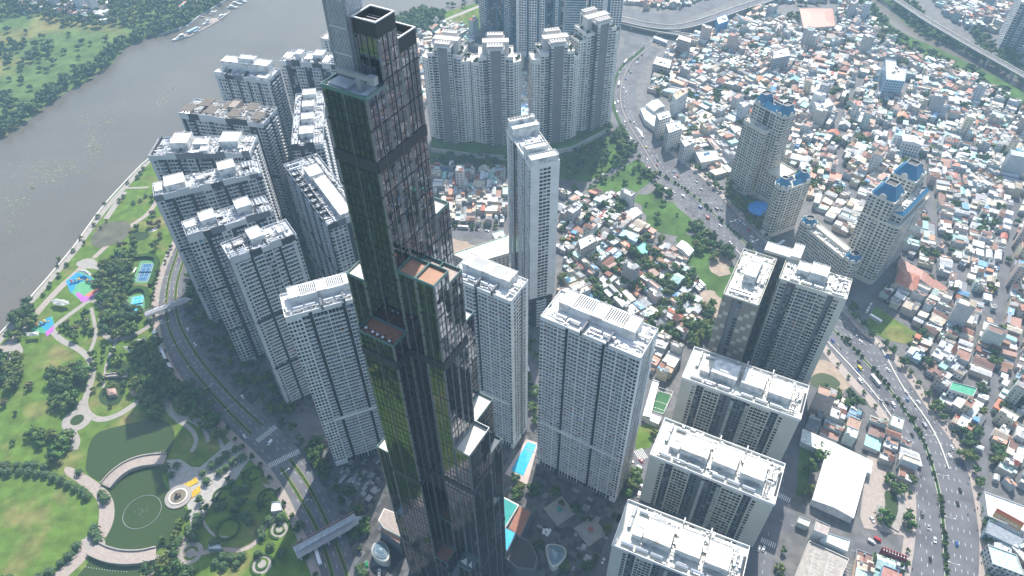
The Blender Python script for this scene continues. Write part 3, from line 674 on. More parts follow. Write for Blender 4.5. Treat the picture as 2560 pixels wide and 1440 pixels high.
# ---- style C: the grey and charcoal group by the river
GC = 'grey apartment slabs by the river'
def slabC(loc, ang, w_, d, z, label, pf, pl, pr, blocks, rows, seed=0, stain=False, light=2, bal=GREYW):
    t = Tower('river_apartment_tower', loc, ang, label, 'tower', GC, [GREYW, DARKW, MIDG, OLIVE])
    t.mass(RC(0, w_, 0, d), 0, z, [pf, pr, ' www#www ', pl], roofm=0, light=0, base=5, balm=bal)
    # second belt
    for zz in (z*.62, z*.3): t.wall.box(1.3, w_-.05, -.1, .6, zz, zz+2.4, 1); t.wall.box(-.12, .6, 1.3, d-.05, zz+.01, zz+2.3, 1)
    r_ = random.Random(seed)
    # staggered parapet panels
    b = MB(); x = 0
    while x < w_-3:
        L = r_.uniform(5, 11); L = min(L, w_-x); h = r_.uniform(1.6, 4.0)
        b.box(x+.03, x+L-.03, -.25, .12, z-2.5, z+h, r_.choice([0, 1, 2, 0])); x += L
    b.build('roof_screen', [GREYW, DARKW, MIDG], t.root)
    for x0, x1, y0, y1, h in blocks: t.block(x0*w_, x1*w_, y0*d, y1*d, z-.05, h, RUST if stain else ROOFW, rim=.5)
    for x0, y0, n, st, ax, L, rr in rows: t.tanks(x0*w_, y0*d, n, st, ax, L, rr, z, STEEL)
    t.pipes(1, w_-2, 1, d-2, z, int(w_*d*.09), RUST if stain else GALV); t.pipes(1, w_-2, 1, d-2, z, int(w_*d*.05), ROOFW)
    for k in range(3): x = r_.uniform(2, w_-4); bb = MB(); bb.box(x, x+.5, .5, d-.6, z, z+2.5); bb.box(x, x+5, d*.5, d*.5+.4, z, z+2.2); bb.build('roof_screen', DARKW, t.top)
    return t
pfC = ' v|gg#aaaa#gg|WW|ggg#aaaa#gg|WW|gg#gg|aaa#w '
def C(z, p1, p2, d, label, w_=None, **k):
    a, an, l = rect_px(z, p1, p2); return slabC(a, an, w_ or l, d, z, label, **k)
C(155, (577, 655), (743, 590), 20, 'whitest river slab, nearest the boulevard, its roof crossed by angled white ducts', pf=' w|aaaa#aaa|WWW|aa#aaaa w', pl=' www#ww ', pr=' gg#gg ', blocks=[(.38, .58, .35, .95, 5), (.78, .86, .3, .7, 3), (.05, .3, .6, .8, 1.5)], rows=[(.04, .12, 3, 1.9, 'x', 9, .8), (.35, .1, 1, 1, 'x', 14, .7), (.8, .1, 2, 2.4, 'y', 9, .8)], seed=1, bal=WHITEP).finish()
slabC((-223, 372), R(29), 60, 21, 137, 'charcoal river slab just behind the front white one, roof set with paired drum tanks', pf='ww|WW#ggg|ww|#ggg|ww#gg|ww', pl=' kk#kk ', pr=' gg#gg ', blocks=[(.2, .38, .4, .95, 5), (.62, .8, .4, .95, 6), (.02, .15, .5, .9, 2)], rows=[(.82, .55, 4, 2.6, 'y', 7, 1.1), (.84, .05, 4, 2.6, 'y', 6, 1.0), (.03, .06, 1, 1, 'x', 8, .9), (.4, .06, 2, 4, 'x', 8, .8)], seed=2).finish()
slabC((-262, 418), R(23), 78, 20, 137, 'long grey river slab whose blank side wall drops to the tennis courts', pf=' W|gg#aaaa#ggg|WW|ggg#aaa#gg|WW|gg', pl='      ', pr=' gg#gg ', blocks=[(.12, .3, .2, .9, 6), (.02, .09, .3, .9, 2.5), (.62, .78, .35, .95, 7), (.4, .48, .4, .7, 3)], rows=[(.02, .2, 4, 1.5, 'y', 14, .6), (.8, .1, 5, 2.8, 'y', 5, 1.0), (.84, .6, 4, 2.6, 'y', 6, 1.0)], seed=3).finish()
slabC((-286, 473), R(1), 80, 27, 137, 'long grey slab with three roof cabins, third back along the riverside lawn', pf=' W|gg#aaa#gg|WW|#gggg#aaa|WW#aaa|gg', pl='      ', pr=' gg#gg#gg ', blocks=[(.2, .37, .3, .9, 7), (.4, .55, .45, .8, 3), (.68, .87, .35, .9, 6.5), (.5, .58, .1, .35, 3), (.87, .93, .2, .4, 3)], rows=[(.9, .05, 3, 2.6, 'y', 6, 1.1), (.9, .6, 3, 2.6, 'y', 7, 1.0), (.38, .1, 6, 1.4, 'y', 3, .4)], seed=4).finish()
t5 = slabC((-279, 530), R(-13), 77, 27, 140, 'river slab with rust stained pergolas covering its weathered roof', pf='kk|gg#WWww|gg|WwW|gg#Www|WW#kk|aa', pl=' k#kk ', pr='#ggg#ggg#', blocks=[(.5, .6, .5, .95, 5)], rows=[(.02, .05, 3, 3, 'y', 6, .9)], seed=5, stain=True)
for k in range(7): t5.slats(2+k*10.6, 11.5+k*10.6, 1.5+(k % 2)*11, 13+(k % 2)*11, 144.5+(k % 3)*.4, 11, RUST)
t5.finish()
slabC((-269, 600), R(-14), 54, 22, 140, 'grey river slab with a rooftop crown block on top, second furthest back', pf=' w|ww#w|ww#W|ww#w|ww#w|ww ', pl=' k#kk ', pr='W#ggg#gg#W', blocks=[(.05, .92, .45, .98, 9), (.35, .65, .6, .95, 12), (-.01, .12, -.02, .35, 2.6), (.78, .98, -.02, .35, 2.6)], rows=[(.1, .6, 2, 3, 'y', 6, 1.2), (.7, .6, 4, 2.6, 'y', 6, 1.1)], seed=6).finish()
slabC((-215, 623), R(-12), 66, 24, 140, 'furthest back grey slab beside the river, partly behind the spire', pf='ww#GGG|www#GG|www#GGG|www#ww', pl=' k#kk ', pr='W#ggg#W', blocks=[(.2, .3, .3, .7, 6), (.45, .6, .4, .9, 5), (.72, .85, .4, .9, 4)], rows=[(.02, .3, 3, 3, 'y', 9, 1.0), (.34, .3, 4, 2.6, 'y', 9, 1.1), (.62, .2, 3, 2.6, 'y', 12, 1.0), (.86, .3, 3, 2.6, 'y', 9, 1.0)], seed=7).finish()
slabC((-179, 493), R(9), 26, 88, 130, 'narrow charcoal slab seen end on with four white roof boxes in a row', pf='WW#gg#WW', pl='#ggg#kkk#ggg#kkk#ggg#', pr='#ggg#kkk#ggg#kkk#ggg#', blocks=[(.28, .72, .12, .26, 6), (.3, .7, .38, .5, 6), (.3, .7, .62, .74, 6), (.28, .72, .85, .97, 6), (.4, .6, .26, .38, 2)], rows=[(.05, .02, 3, 2.6, 'y', 6, 1.1), (.62, .02, 4, 2.4, 'y', 6, 1.1), (.75, .3, 3, 2.4, 'y', 5, 1.0), (.05, .32, 3, 2.4, 'y', 5, .9), (.75, .75, 3, 2.4, 'y', 5, 1.0), (.05, .6, 2, 2.6, 'y', 5, .9)], seed=8).finish()
t = slabC((-131+0, 391), R(32), 28, 92, 130, 'long charcoal slab with a white spine along its roof, against the glass tower', pf='wwww#www', pl='kkkBBBkkkBBBBkkkkBBBBkkkkBBBkkkBBBBkk', pr='#ggg#kkk#ggg#kkk#ggg#', blocks=[(.35, .75, .62, .78, 6), (.4, .75, .02, .6, 5)], rows=[(.03, .94, 1, 1, 'x', 10, 1.2), (.03, .88, 1, 1, 'x', 10, 1.2), (.5, .88, 2, 2.6, 'x', 8, 1.0), (.02, .03, 3, 2.4, 'x', 7, 1.0)], seed=9)
for k in range(9): bb = MB(); bb.box(.4, 5.5, 6+k*8, 6.4+k*8, 130, 133); bb.box(.4, .8, 6+k*8, 10+k*8, 130, 133); bb.build('roof_screen', DARKW, t.top)
t.finish()

# ---- style S: the three broad white roofed slabs at lower right
def slabS(z, p1, p2, d, label, low=False):
    a, an, l = rect_px(z, p1, p2)
    t = Tower('white_roof_tower', a, an, label, 'tower', 'broad slabs with three white roof boxes', [OLIVE, MIDG, CREAM2, DARKW])
    t.mass(RC(0, l, 0, d), 0, z, ['   W|kk|WWWW|kk#gkkkg|WWWWW|kk|W    ', ' ooo ', ' W|kk|aaaaa|#gg|aaaaa|kk|W ', '      '], fh=3.25, base=6, balm=OLIVE, t=1.4, parapet=0)
    b = MB()
    for q in ((-.3, l+.3, -.3, .1), (-.3, l+.3, d-.1, d+.3), (-.3, .1, .1, d-.1), (l-.1, l+.3, .1, d-.1)): b.box(*q, z-.9, z+1.5)
    b.build('parapet', WHITEP, t.root)
    for x in (.47, .69): bb = MB(); bb.box(l*x, l*x+.7, d*.9, d+.5, z, z+5); bb.build('rooftop_fin', ROOFW, t.top)
    t.block(l*.21, l*.43, d*.28, d*.72, z-.02, 6.5, rim=.35); t.block(l*.12, l*.2, d*.3, d*.5, z-.02, 4, rim=.3)
    t.block(l*.47, l*.66, d*.3, d*.78, z-.02, 6, rim=.35); t.block(l*.70, l*.88, d*.28, d*.76, z-.02, 6.5, rim=.35)
    t.tanks(l*.08, d*.45, 1, 1, 'y', d*.2, 1.1, z); t.tanks(l*.08, d*.7, 1, 1, 'y', d*.2, 1.1, z)
    for q in (.06, .18, .3, .5, .62, .74): t.tanks(l*q, d*.12, 1, 1, 'x', l*.1, 1.1, z)
    t.tanks(l*.12, d*.86, 1, 1, 'x', l*.09, 1, z); t.tanks(l*.25, d*.86, 1, 1, 'x', l*.09, 1, z); t.tanks(l*.92, d*.5, 2, 3, 'y', d*.25, 1.1, z)
    t.fans(l*.90, d*.08, 2, 6, 1.9, z); t.pipes(l*.04, l*.96, d*.05, d*.26, z, 34); t.pipes(l*.87, l*.96, d*.3, d*.9, z, 30, ROOFW); t.pipes(l*.12, l*.9, d*.8, d*.95, z, 22)
    t.pipes(l*.43, l*.47, d*.2, d*.9, z, 12); t.pipes(l*.66, l*.7, d*.2, d*.9, z, 12)
    bb = MB(); bb.box(-.05, 1.5, -.05, d*.05, 0, 13); t.wall.box(-.1, l+.1, -.1, 1.2, 0, 13, 1); 
    return t.finish()
slabS(68, (1705, 945), (2000, 1051), 30, 'broad pale slab with three white roof boxes, furthest back of its row of three')
slabS(68, (1625, 1138), (1935, 1263), 30, 'broad pale slab with three white roof boxes, middle of its row of three')
slabS(68, (1530, 1363), (1845, 1492), 30, 'front broad pale slab with three white roof boxes, cut by the bottom edge')

# ---- the two checkered olive towers on the right (one joined building)
a, an, l = rect_px(112, (1946, 698), (2116, 752))
CHK = [mat('olive_panel', (.20, .195, .165), noise=.06), mat('pale_olive_panel', (.42, .42, .36), noise=.06)]
t = Tower('olive_tower', a, an, 'pair of joined olive towers with chequered end walls beside the highway junction', 'tower', None, [OLIVE, MIDG, CHK[0], CHK[1]])
t.mass(RC(0, l, 0, 22), 0, 112, [' WW#kkW|aaa|aaa|aWW#kWW  ', ' www ', 'www#www', 'mmmm'.replace('m', 'm')], fh=3.25, base=6, balm=OLIVE)
ax, ay = (math.cos(an), math.sin(an))
def loc2(p): x, y = p[0]-a[0], p[1]-a[1]; return (x*ax+y*ay, -x*ay+y*ax)
q1 = loc2(G(1807, 737, 112)); q2 = loc2(G(1900, 768, 112)); q3 = loc2(G(1843, 613, 112))
wl = [(q1[0], q1[1]), (q1[0]+24, q1[1]), (q1[0]+24, q1[1]+52), (q1[0], q1[1]+52)]
t.mass(wl, 0, 112, ['xx#kxxx', 'xxx#xxx', 'xx', 'xx#gg#xxx'], fh=3.25, light=2, base=6, balm=DARKW)
cn = [(-16, 22.2), (7, 22.2), (7, 33), (-16, 33)]
t.mass(cn, 0, 113.5, [' ', ' ', ' ', ' '], light=2)
# pale chequers set on the olive walls
def chequers(t, Mx, L, z0, z1, ph=0, st=3.2):
    b = t.wall; b.M = Mx
    for i in range(int(L/st)):
        for j in range(int((z1-z0)/4.2)):
            if (i+j*2+ph) % 3 == 0: b.box(i*st, i*st+st*.95, -.12, 0, z0+j*4.2, z0+j*4.2+3.4, 3)
    b.M = None
chequers(t, Matrix.Translation((q1[0], q1[1], 0)), 7, 2, 110, 0, 3.4); chequers(t, Matrix.Translation((q1[0]+13.8, q1[1], 0)), 10.3, 2, 110, 1, 3.4)
chequers(t, Matrix.Translation((-16, 22.2, 0)), 22, 2, 112, 2, 3.2)
chequers(t, Matrix.Translation((0, 22, 0)) @ Matrix.Rotation(R(-90), 4, 'Z'), 22, 2, 110, 1, 3.6)
for X, Y, W_, D_ in ((0, 0, l, 22), (q1[0], q1[1], 24, 52)):
    t.pipes(X+1, X+W_-1, Y+1, Y+D_-1, 112, 55, ROOFW); t.pipes(X+1, X+W_-1, Y+1, Y+D_-1, 112, 35)
t.block(9, 17, 10, 20, 112, 5); t.block(17.5, 29, 8, 20, 112, 7.5); t.block(q1[0]+8, q1[0]+16, q1[1]+18, q1[1]+34, 112, 7.5); t.block(q1[0]+9, q1[0]+16, q1[1]+35, q1[1]+44, 112, 5)
t.block(-15.7, 2, 22.5, 32.7, 113.4, 1.4); t.block(2.1, 9, 22.5, 38, 113.4, 3.2)
for k in range(3): t.tanks(7+k*8, 3, 1, 1, 'x', 6, 1.1, 112)
t.tanks(l-9, 5, 2, 3.2, 'y', 8, 1.2, 112); t.tanks(l-10, 1.8, 1, 1, 'x', 8, 1.1, 112); t.tanks(l-9, 18, 1, 1, 'x', 7, 1.1, 112)
t.tanks(q1[0]+3, q1[1]+5, 1, 1, 'x', 16, .9, 112); t.tanks(q1[0]+3, q1[1]+8, 1, 1, 'x', 14, .9, 112); t.tanks(q1[0]+18, q1[1]+20, 2, 3, 'y', 6, 1.2, 112); t.tanks(q1[0]+3, q1[1]+28, 1, 1, 'y', 6, 1.2, 112)
t.finish()
# ================================================================= THE GLASS TOWER
O = G(917, 254, 350); UA = R(-31)
def UVZ(px, py, z):
    p = G(px, py, z); dx, dy = p[0]-O[0], p[1]-O[1]; c, s_ = math.cos(UA), math.sin(UA); return dx*c+dy*s_, -dx*s_+dy*c
GLASS = bpy.data.materials.new('mirror_glass'); GLASS.use_nodes = True
n_ = GLASS.node_tree; b_ = n_.nodes['Principled BSDF']; b_.inputs['Base Color'].default_value = (.215, .225, .265, 1); b_.inputs['Metallic'].default_value = 1; b_.inputs['Roughness'].default_value = .04
g_ = n_.nodes.new('ShaderNodeNewGeometry')
# every pane sits at its own slight angle and is a little wavy
mp_ = n_.nodes.new('ShaderNodeMapping'); mp_.inputs['Rotation'].default_value = (0, 0, R(31)); mp_.inputs['Scale'].default_value = (.47, .47, .25)
wn_ = n_.nodes.new('ShaderNodeTexWhiteNoise'); sn_ = n_.nodes.new('ShaderNodeVectorMath'); sn_.operation = 'FLOOR'
n_.links.new(g_.outputs['Position'], mp_.inputs[0]); n_.links.new(mp_.outputs[0], sn_.inputs[0]); n_.links.new(sn_.outputs[0], wn_.inputs['Vector'])
nz_ = n_.nodes.new('ShaderNodeTexNoise'); nz_.inputs['Scale'].default_value = .13; nz_.inputs['Detail'].default_value = 3; nz_.inputs['Distortion'].default_value = 1.0
n_.links.new(g_.outputs['Position'], nz_.inputs['Vector'])
s1 = n_.nodes.new('ShaderNodeVectorMath'); s1.operation = 'MULTIPLY_ADD'; s1.inputs[1].default_value = (.016, .016, .012); s1.inputs[2].default_value = (-.008, -.008, -.006)
n_.links.new(wn_.outputs['Color'], s1.inputs[0])
s2 = n_.nodes.new('ShaderNodeVectorMath'); s2.operation = 'MULTIPLY_ADD'; s2.inputs[1].default_value = (.09, .09, .10); s2.inputs[2].default_value = (-.045, -.045, -.05)
n_.links.new(nz_.outputs['Color'], s2.inputs[0])
a1 = n_.nodes.new('ShaderNodeVectorMath'); n_.links.new(s1.outputs[0], a1.inputs[0]); n_.links.new(s2.outputs[0], a1.inputs[1])
a2 = n_.nodes.new('ShaderNodeVectorMath'); n_.links.new(a1.outputs[0], a2.inputs[0]); n_.links.new(g_.outputs['Normal'], a2.inputs[1])
a3 = n_.nodes.new('ShaderNodeVectorMath'); a3.operation = 'NORMALIZE'; n_.links.new(a2.outputs[0], a3.inputs[0]); n_.links.new(a3.outputs[0], b_.inputs['Normal'])
MULL = mat('mullion_metal', (.035, .038, .04), rough=.5, noise=.1)
PILL = mat('pillar_cladding', (.26, .28, .29), rough=.3, metal=.6, noise=.12, nscale=.3)
LOUV = mat('louvre_band', (.045, .047, .052), rough=.6, noise=.1)
GREENG = mat('green_glass_rail', (.10, .19, .18), rough=.12, noise=.2, spec=.9)
lm = empty('glass_tower', (O[0], O[1], 0), UA, 'very tall dark mirror glass skyscraper of stepped bundled tubes with a lattice spire', 'skyscraper')
TUB = [(-17, 0, 0, 8.5, 350, 0), (-8.5, 0, 8.5, 17, 365, 0), (-17, -8.5, 8.5, 17, 350, 0), (-8.5, 0, 17, 25.5, 357, 0), (-17, -8.5, 17, 25.5, 340, 0), (-8.5, 0, 25.5, 34, 290, 0), (-17, -8.5, 25.5, 34, 280, 0),
       (-25.5, -17, 0, 8.5, 270, 0), (-25.5, -17, 8.5, 30, 262, 0), (-17, 0, -8.5, 0, 251, 0),
       (0, 8, 0, 9, 283, 138), (0, 8, 0, 9, 105, 0), (8, 16, 0, 9, 283, 0), (0, 8, 9, 17, 277, 0), (8, 16, 9, 17, 277, 0), (0, 8, 17, 34, 235, 0), (8, 16, 17, 33, 180, 0),
       (16, 24, 0, 17, 182, 0), (16, 20, 17, 33, 150, 0), (20, 23, 17.01, 24, 108, 0), (0, 8.5, -9, 0, 75, 0), (8.5, 15.5, -8.5, 0, 60, 0), (15.5, 23.5, -8.5, 0, 81, 0),
       (-34, -25.5, 0, 8.5, 145, 0), (-34, -25.5, 8.5, 25, 120, 0), (-25.5, -17, -6, 0, 96, 0)]
DECKS = {350: GREYW, 270: CREAM, 251: DECK, 283: TERRA, 277: PINKPAVE, 182: CREAM, 105: DECK, 75: DECK, 81: MIDG, 145: CREAM, 290: CREAM, 180: CREAM2, 150: MIDG, 108: CREAM}
BANDS = (325, 238, 150, 66)
for k, (u0, u1, v0, v1, z, zb) in enumerate(TUB):
    OCC.append(([ (O[0]+u*math.cos(UA)-v*math.sin(UA), O[1]+u*math.sin(UA)+v*math.cos(UA)) for u, v in RC(u0, u1, v0, v1)], z))
    e = .004*k
    b = MB(); b.box(u0+.02, u1-.02, v0+.02, v1-.02, zb, z, 0, None, zb > 0); b.build('tube', GLASS, lm)
    m = MB(); FD = {}
    vis = [(u0, v0, 1, 0, u1-u0), (u1, v0, 0, 1, v1-v0)]
    crown = z in (365, 357)
    p = MB()
    for (sx, sy, dx, dy, L) in vis:
        n2 = max(2, round(L/2.1))
        nx_, ny_ = (0, -1) if dx else (1, 0)
        for i in range(1, n2):
            q = L*i/n2; big = (i == n2//2 and L > 7)
            w_ = .13 if big else .04; dd = .28 if big else .12; x = sx+dx*q; y = sy+dy*q
            (p if big else m).box(min(x-w_*dx, x+nx_*dd)-(0 if dx else .0), max(x+w_*dx, x+nx_*dd), min(y-w_*dy, y+ny_*dd), max(y+w_*dy, y+ny_*dd), zb, z)
        fz = zb+4
        while fz < z-1:
            th = .08; m.box(sx+(0 if dx else 0), sx+dx*L+(0 if dx else .12), sy-(.12 if dx else 0), sy+dy*L, fz, fz+th); fz += 4.05
        for bz in BANDS:
            if zb < bz < z-8: lb = MB(); lb.box(sx-(0 if dx else 0), sx+dx*L+(0 if dx else .28), sy-(.28 if dx else 0), sy+dy*L, bz, bz+4.2); lb.build('louvre_band', LOUV, lm)
        fz = zb+12
        while fz < z-4: FD.setdefault(fz, MB()).box(sx, sx+dx*L+(0 if dx else .16), sy-(.16 if dx else 0), sy+dy*L, fz, fz+.35); fz += 12.15
    for (x, y) in ((u0, v0), (u1, v0), (u1, v1)):
        if x == u0 and y == v0: pb = p
        zz = zb; p = MB()
        while zz < z-.5:
            z2 = min(z, zz+11.4); p.cyl((x-(.35 if x == u1 else -.35), y+(.35 if y == v0 else -.35), zz), (x-(.35 if x == u1 else -.35), y+(.35 if y == v0 else -.35), z2), .5, n=8); zz += 12.15
        p.build('corner_pillar', PILL, lm)
    m.build('mullion', MULL, lm)
    if pb.f: pb.build('silver_fin', PILL, lm)
    for f in FD.values(): f.build('floor_ring', LOUV, lm)
    # roof terrace
    hh = 4.5 if crown else (2.0 if z == 182 else 1.3)
    b = MB(); 
    for q in ((u0, u1, v0, v0+.25), (u0, u1, v1-.25, v1), (u0, u0+.25, v0+.25, v1-.25), (u1-.25, u1, v0+.25, v1-.25)): b.box(*q, z+e, z+hh+e)
    b.build('roof_rail', MULL if crown else (PILL if z == 182 else GREENG), lm)
    if crown:
        b = MB()
        for q in ((u0-.1, u1+.1, v0-.1, v0+.3), (u0-.1, u1+.1, v1-.3, v1+.1), (u0-.1, u0+.3, v0+.3, v1-.3), (u1-.3, u1+.1, v0+.3, v1-.3)): b.box(*q, z+hh+e, z+hh+.35)
        b.build('crown_rim', WHITEP, lm)
        b = MB(); b.box(u0+.3, u1-.3, v0+.3, v1-.3, z+.01, z+.1); b.build('terrace_deck', MIDG, lm)
    if not crown:
        b = MB(); b.box(u0+.4, u1-.4, v0+.4, v1-.4, z+.01, z+.12+e); b.build('terrace_deck', DECKS.get(z, GREYW), lm)
    else:
        b = MB()
        for i in range(6): b.box(u0+1+i*1.15, u0+1.35+i*1.15, v0+.6, v1-.6, z+1.5, z+1.9)
        for i in range(5): b.box(u0+.3, u1-.3, v0+1.2+i*1.4, v0+1.4+i*1.4, z+2.6, z+2.8)
        b.build('roof_truss', GALV, lm)
# lattice spire
SP0 = UVZ(845, 176, 352); SP1 = UVZ(891, 191, 352)
su0, su1 = SP0[0], SP1[0]; sv0 = (SP0[1]+SP1[1])/2; SW = su1-su0
b = MB(); b.box(su0+.5, su1-.5, sv0+.5, sv0+SW-.5, 350, 448); b.build('spire_core', DARKW, lm)
b = MB(); N = 13
for i in range(N+1):
    q = SW*i/N; w_ = .11 if i not in (0, N) else .3
    for (x, y) in ((su0+q, sv0), (su1, sv0+q), (su0, sv0+q)): b.box(x-w_, x+w_, y-w_-.2, y+w_, 350, 449)
for zz in range(358, 448, 8):
    b.box(su0-.3, su1+.3, sv0-.3, sv0, zz, zz+.35); b.box(su1, su1+.3, sv0, sv0+SW, zz, zz+.35)
b.build('spire_lattice', mat('spire_metal', (.62, .64, .67), rough=.4, metal=.3, noise=.15, nscale=1), lm)
b = MB(); b.box(su0+2, su1-2, sv0+2, sv0+SW-2, 448, 462); b.cyl((su0+SW/2, sv0+SW/2, 462), (su0+SW/2, sv0+SW/2, 478), .5, .1); b.build('spire_tip', GALV, lm)
# maintenance crane on the top terrace
cr = MB(); cr.box(-13, 0.5, 3.2, 4.4, 354.2, 355.6); cr.box(-1.5, 1.2, 2.8, 4.8, 353.6, 356); cr.box(-6, -4, 3, 4.6, 350.2, 354.2); cr.build('cleaning_crane', GALV, lm)
b = MB(); b.box(-15.5, -8.5, 1.5, 6.5, 350.2, 351.2); b.box(-3, 0-.8, 1, 6, 350.2, 351); b.build('plant_box', GREYW, lm)
def furn(name, u, v, z, r, m, lab, cat, grp):
    c, s_ = math.cos(UA), math.sin(UA); b = MB(); b.cyl((0, 0, .7), (0, 0, .78), r, n=10); b.cyl((0, 0, 0), (0, 0, .7), .08, n=5)
    for k in range(4): a = k*1.57; x, y = math.cos(a)*(r+.5), math.sin(a)*(r+.5); b.box(x-.22, x+.22, y-.22, y+.22, 0, .45, 1); 
    return tag(b.build(name, [m, BLACK], None, (O[0]+u*c-v*s_, O[1]+u*s_+v*c, z+.14), UA), lab, cat, grp)
for k, (u, v) in enumerate(((-15, -6), (-11.4, -6.4), (-9, -6.6), (-6.4, -6.7), (-3, -7))):
    furn('terrace_table', u, v, 251.02, .65, WHITEP, '%s white round table from the left on the red deck of the glass tower' % ['first', 'second', 'third', 'fourth', 'fifth'][k], 'table', 'white tables on the red sky terrace')
for k, (u, v) in enumerate(((16.6+1, 3),)): pass
bb = MB()
bb.add([(0, 0, 3.2), (4, 0, 1.6), (2, 3.4, 2.4)], [(0, 1, 2), (2, 1, 0)]); bb.add([(4.6, .4, 2.6), (7, .2, 1.8), (5.4, 3.2, 3)], [(0, 1, 2), (2, 1, 0)])
tag(bb.build('shade_sail', WHITEP, None, (O[0]+16.5*math.cos(UA)+7*math.sin(UA), O[1]+16.5*math.sin(UA)-7*math.cos(UA), 81.3), UA), 'pair of white triangular shade sails on a low front terrace of the glass tower', 'shade sail')
# podium of the glass tower
pod = empty('tower_podium', (O[0], O[1], 0), UA, 'low podium around the foot of the glass tower with pools and roof decks', 'podium')
def pd(u0, u1, v0, v1, z, m, nm, zb=0): b = MB(); b.box(u0, u1, v0, v1, zb, z); return b.build(nm, m, pod)
c5 = [UVZ(*p, 18) for p in ((1247, 1350), (1262, 1245), (1296, 1263), (1280, 1320), (1292, 1330), (1268, 1376))]
for pts, z, m, nm, z2, m2 in (
    ([(1236, 1300), (1240, 1240), (1262, 1243), (1298, 1262), (1262, 1322), (1240, 1350)], 18, CREAM, 'wing', 18.3, POOLG),
    ([(1240, 1350), (1262, 1318), (1292, 1332), (1268, 1378), (1245, 1372)], 19, MIDG, 'wing', 19.3, POOL),
    ([(1298, 1262), (1330, 1278), (1300, 1345), (1270, 1322)], 15, MIDG, 'wing', 15.3, DECK),
    ([(1290, 1335), (1325, 1352), (1345, 1395), (1338, 1425), (1290, 1420), (1265, 1395)], 13, MIDG, 'wing', 13.2, BLACK),
    ([(945, 1300), (960, 1270), (1010, 1290), (1010, 1345), (960, 1320)], 20, CREAM, 'wing', 20.2, PINKPAVE),
    ([(948, 1325), (975, 1310), (1005, 1335), (1000, 1360)], 17, MIDG, 'wing', 17.2, TERRA)):
    P = [UVZ(*p, z) for p in pts]; b = MB(); b.prism(P, 0, z); b.build(nm, m, pod)
    cxx = sum(p[0] for p in P)/len(P); cyy = sum(p[1] for p in P)/len(P)
    b = MB(); b.prism([(cxx+(x-cxx)*.9, cyy+(y-cyy)*.9) for x, y in P], z, z2); b.build('roof_pool' if m2 in (POOL, POOLG) else 'roof_deck', m2, pod)
def canopy(name, pts, z, label, world_pts=None):
    P = smoothc(GP(pts, z), 2); c = (sum(p[0] for p in P)/len(P), sum(p[1] for p in P)/len(P)); Q = [(x-c[0], y-c[1]) for x, y in P]
    r = empty(name, (c[0], c[1], 0), 0, label, 'glass canopy')
    b = MB(); n = len(Q); vs = [(x, y, z) for x, y in Q]+[(x*.86, y*.86, z+.6) for x, y in Q]; b.add(vs, [(i, (i+1) % n, n+(i+1) % n, n+i) for i in range(n)]); b.add([(x, y, 0) for x, y in Q]+[(x, y, z) for x, y in Q], [(i, (i+1) % n, n+(i+1) % n, n+i) for i in range(n)]); b.build('rim', CREAM, r)
    b = MB(); b.add([(x*.86, y*.86, z+.6) for x, y in Q]+[(x*.4, y*.4, z+2.2) for x, y in Q]+[(0, 0, z+2.5)], [(i, (i+1) % n, n+(i+1) % n, n+i) for i in range(n)]+[(n+i, n+(i+1) % n, 2*n) for i in range(n)]); b.build('glass', mat('canopy_glass', (.12, .20, .24), rough=.1, spec=.9, noise=.3, nscale=.4), r)
    b = MB()
    for i in range(0, n, 2): b.cyl((Q[i][0]*.86, Q[i][1]*.86, z+.65), (0, 0, z+2.6), .12, n=4)
    for q in (.55, .72): 
        for i in range(n): j = (i+1) % n; h = z+.75+1.9*(1-q)/.6*.9; b.cyl((Q[i][0]*q, Q[i][1]*q, h), (Q[j][0]*q, Q[j][1]*q, h), .1, n=4)
    b.build('frame', GALV, r)
canopy('entrance_canopy', [(925, 1380), (935, 1355), (955, 1350), (975, 1372), (972, 1405), (945, 1402)], 8, 'leaf shaped glass canopy on the left of the glass tower foot')
canopy('entrance_canopy', [(1362, 1368), (1370, 1358), (1405, 1362), (1419, 1378), (1410, 1400), (1388, 1420), (1374, 1415)], 6, 'leaf shaped glass canopy on the shaded plaza right of the glass tower')

# ================================================================= CREAM TOWERS WITH BLUE ROOFS
def mansard(t, P, z, h, inset, nm='blue_roof', pit=True, m=None):
    n = len(P); cx_, cy_ = sum(p[0] for p in P)/n, sum(p[1] for p in P)/n
    Q = []
    for x, y in P:
        l = math.hypot(x-cx_, y-cy_); Q.append((cx_+(x-cx_)*max(.2, 1-inset/l), cy_+(y-cy_)*max(.2, 1-inset/l)))
    b = MB(); b.add([(x, y, z) for x, y in P]+[(x, y, z+h) for x, y in Q], [(i, (i+1) % n, n+(i+1) % n, n+i) for i in range(n)]); b.flat(Q, z+h-(1.2 if pit else 0), 1 if pit else 0)
    b.build(nm, [m or BLUER, BLACK], t.root)
    if pit:
        b = MB()
        for i in range(n): j = (i+1) % n; b.cyl((*Q[i], z+h+.1), (*Q[j], z+h+.1), .22, n=4)
        b.build('roof_rim', CREAM, t.root)
def octo(x0, x1, y0, y1, c): return [(x0+c, y0), (x1-c, y0), (x1, y0+c), (x1, y1-c), (x1-c, y1), (x0+c, y1), (x0, y1-c), (x0, y0+c)]
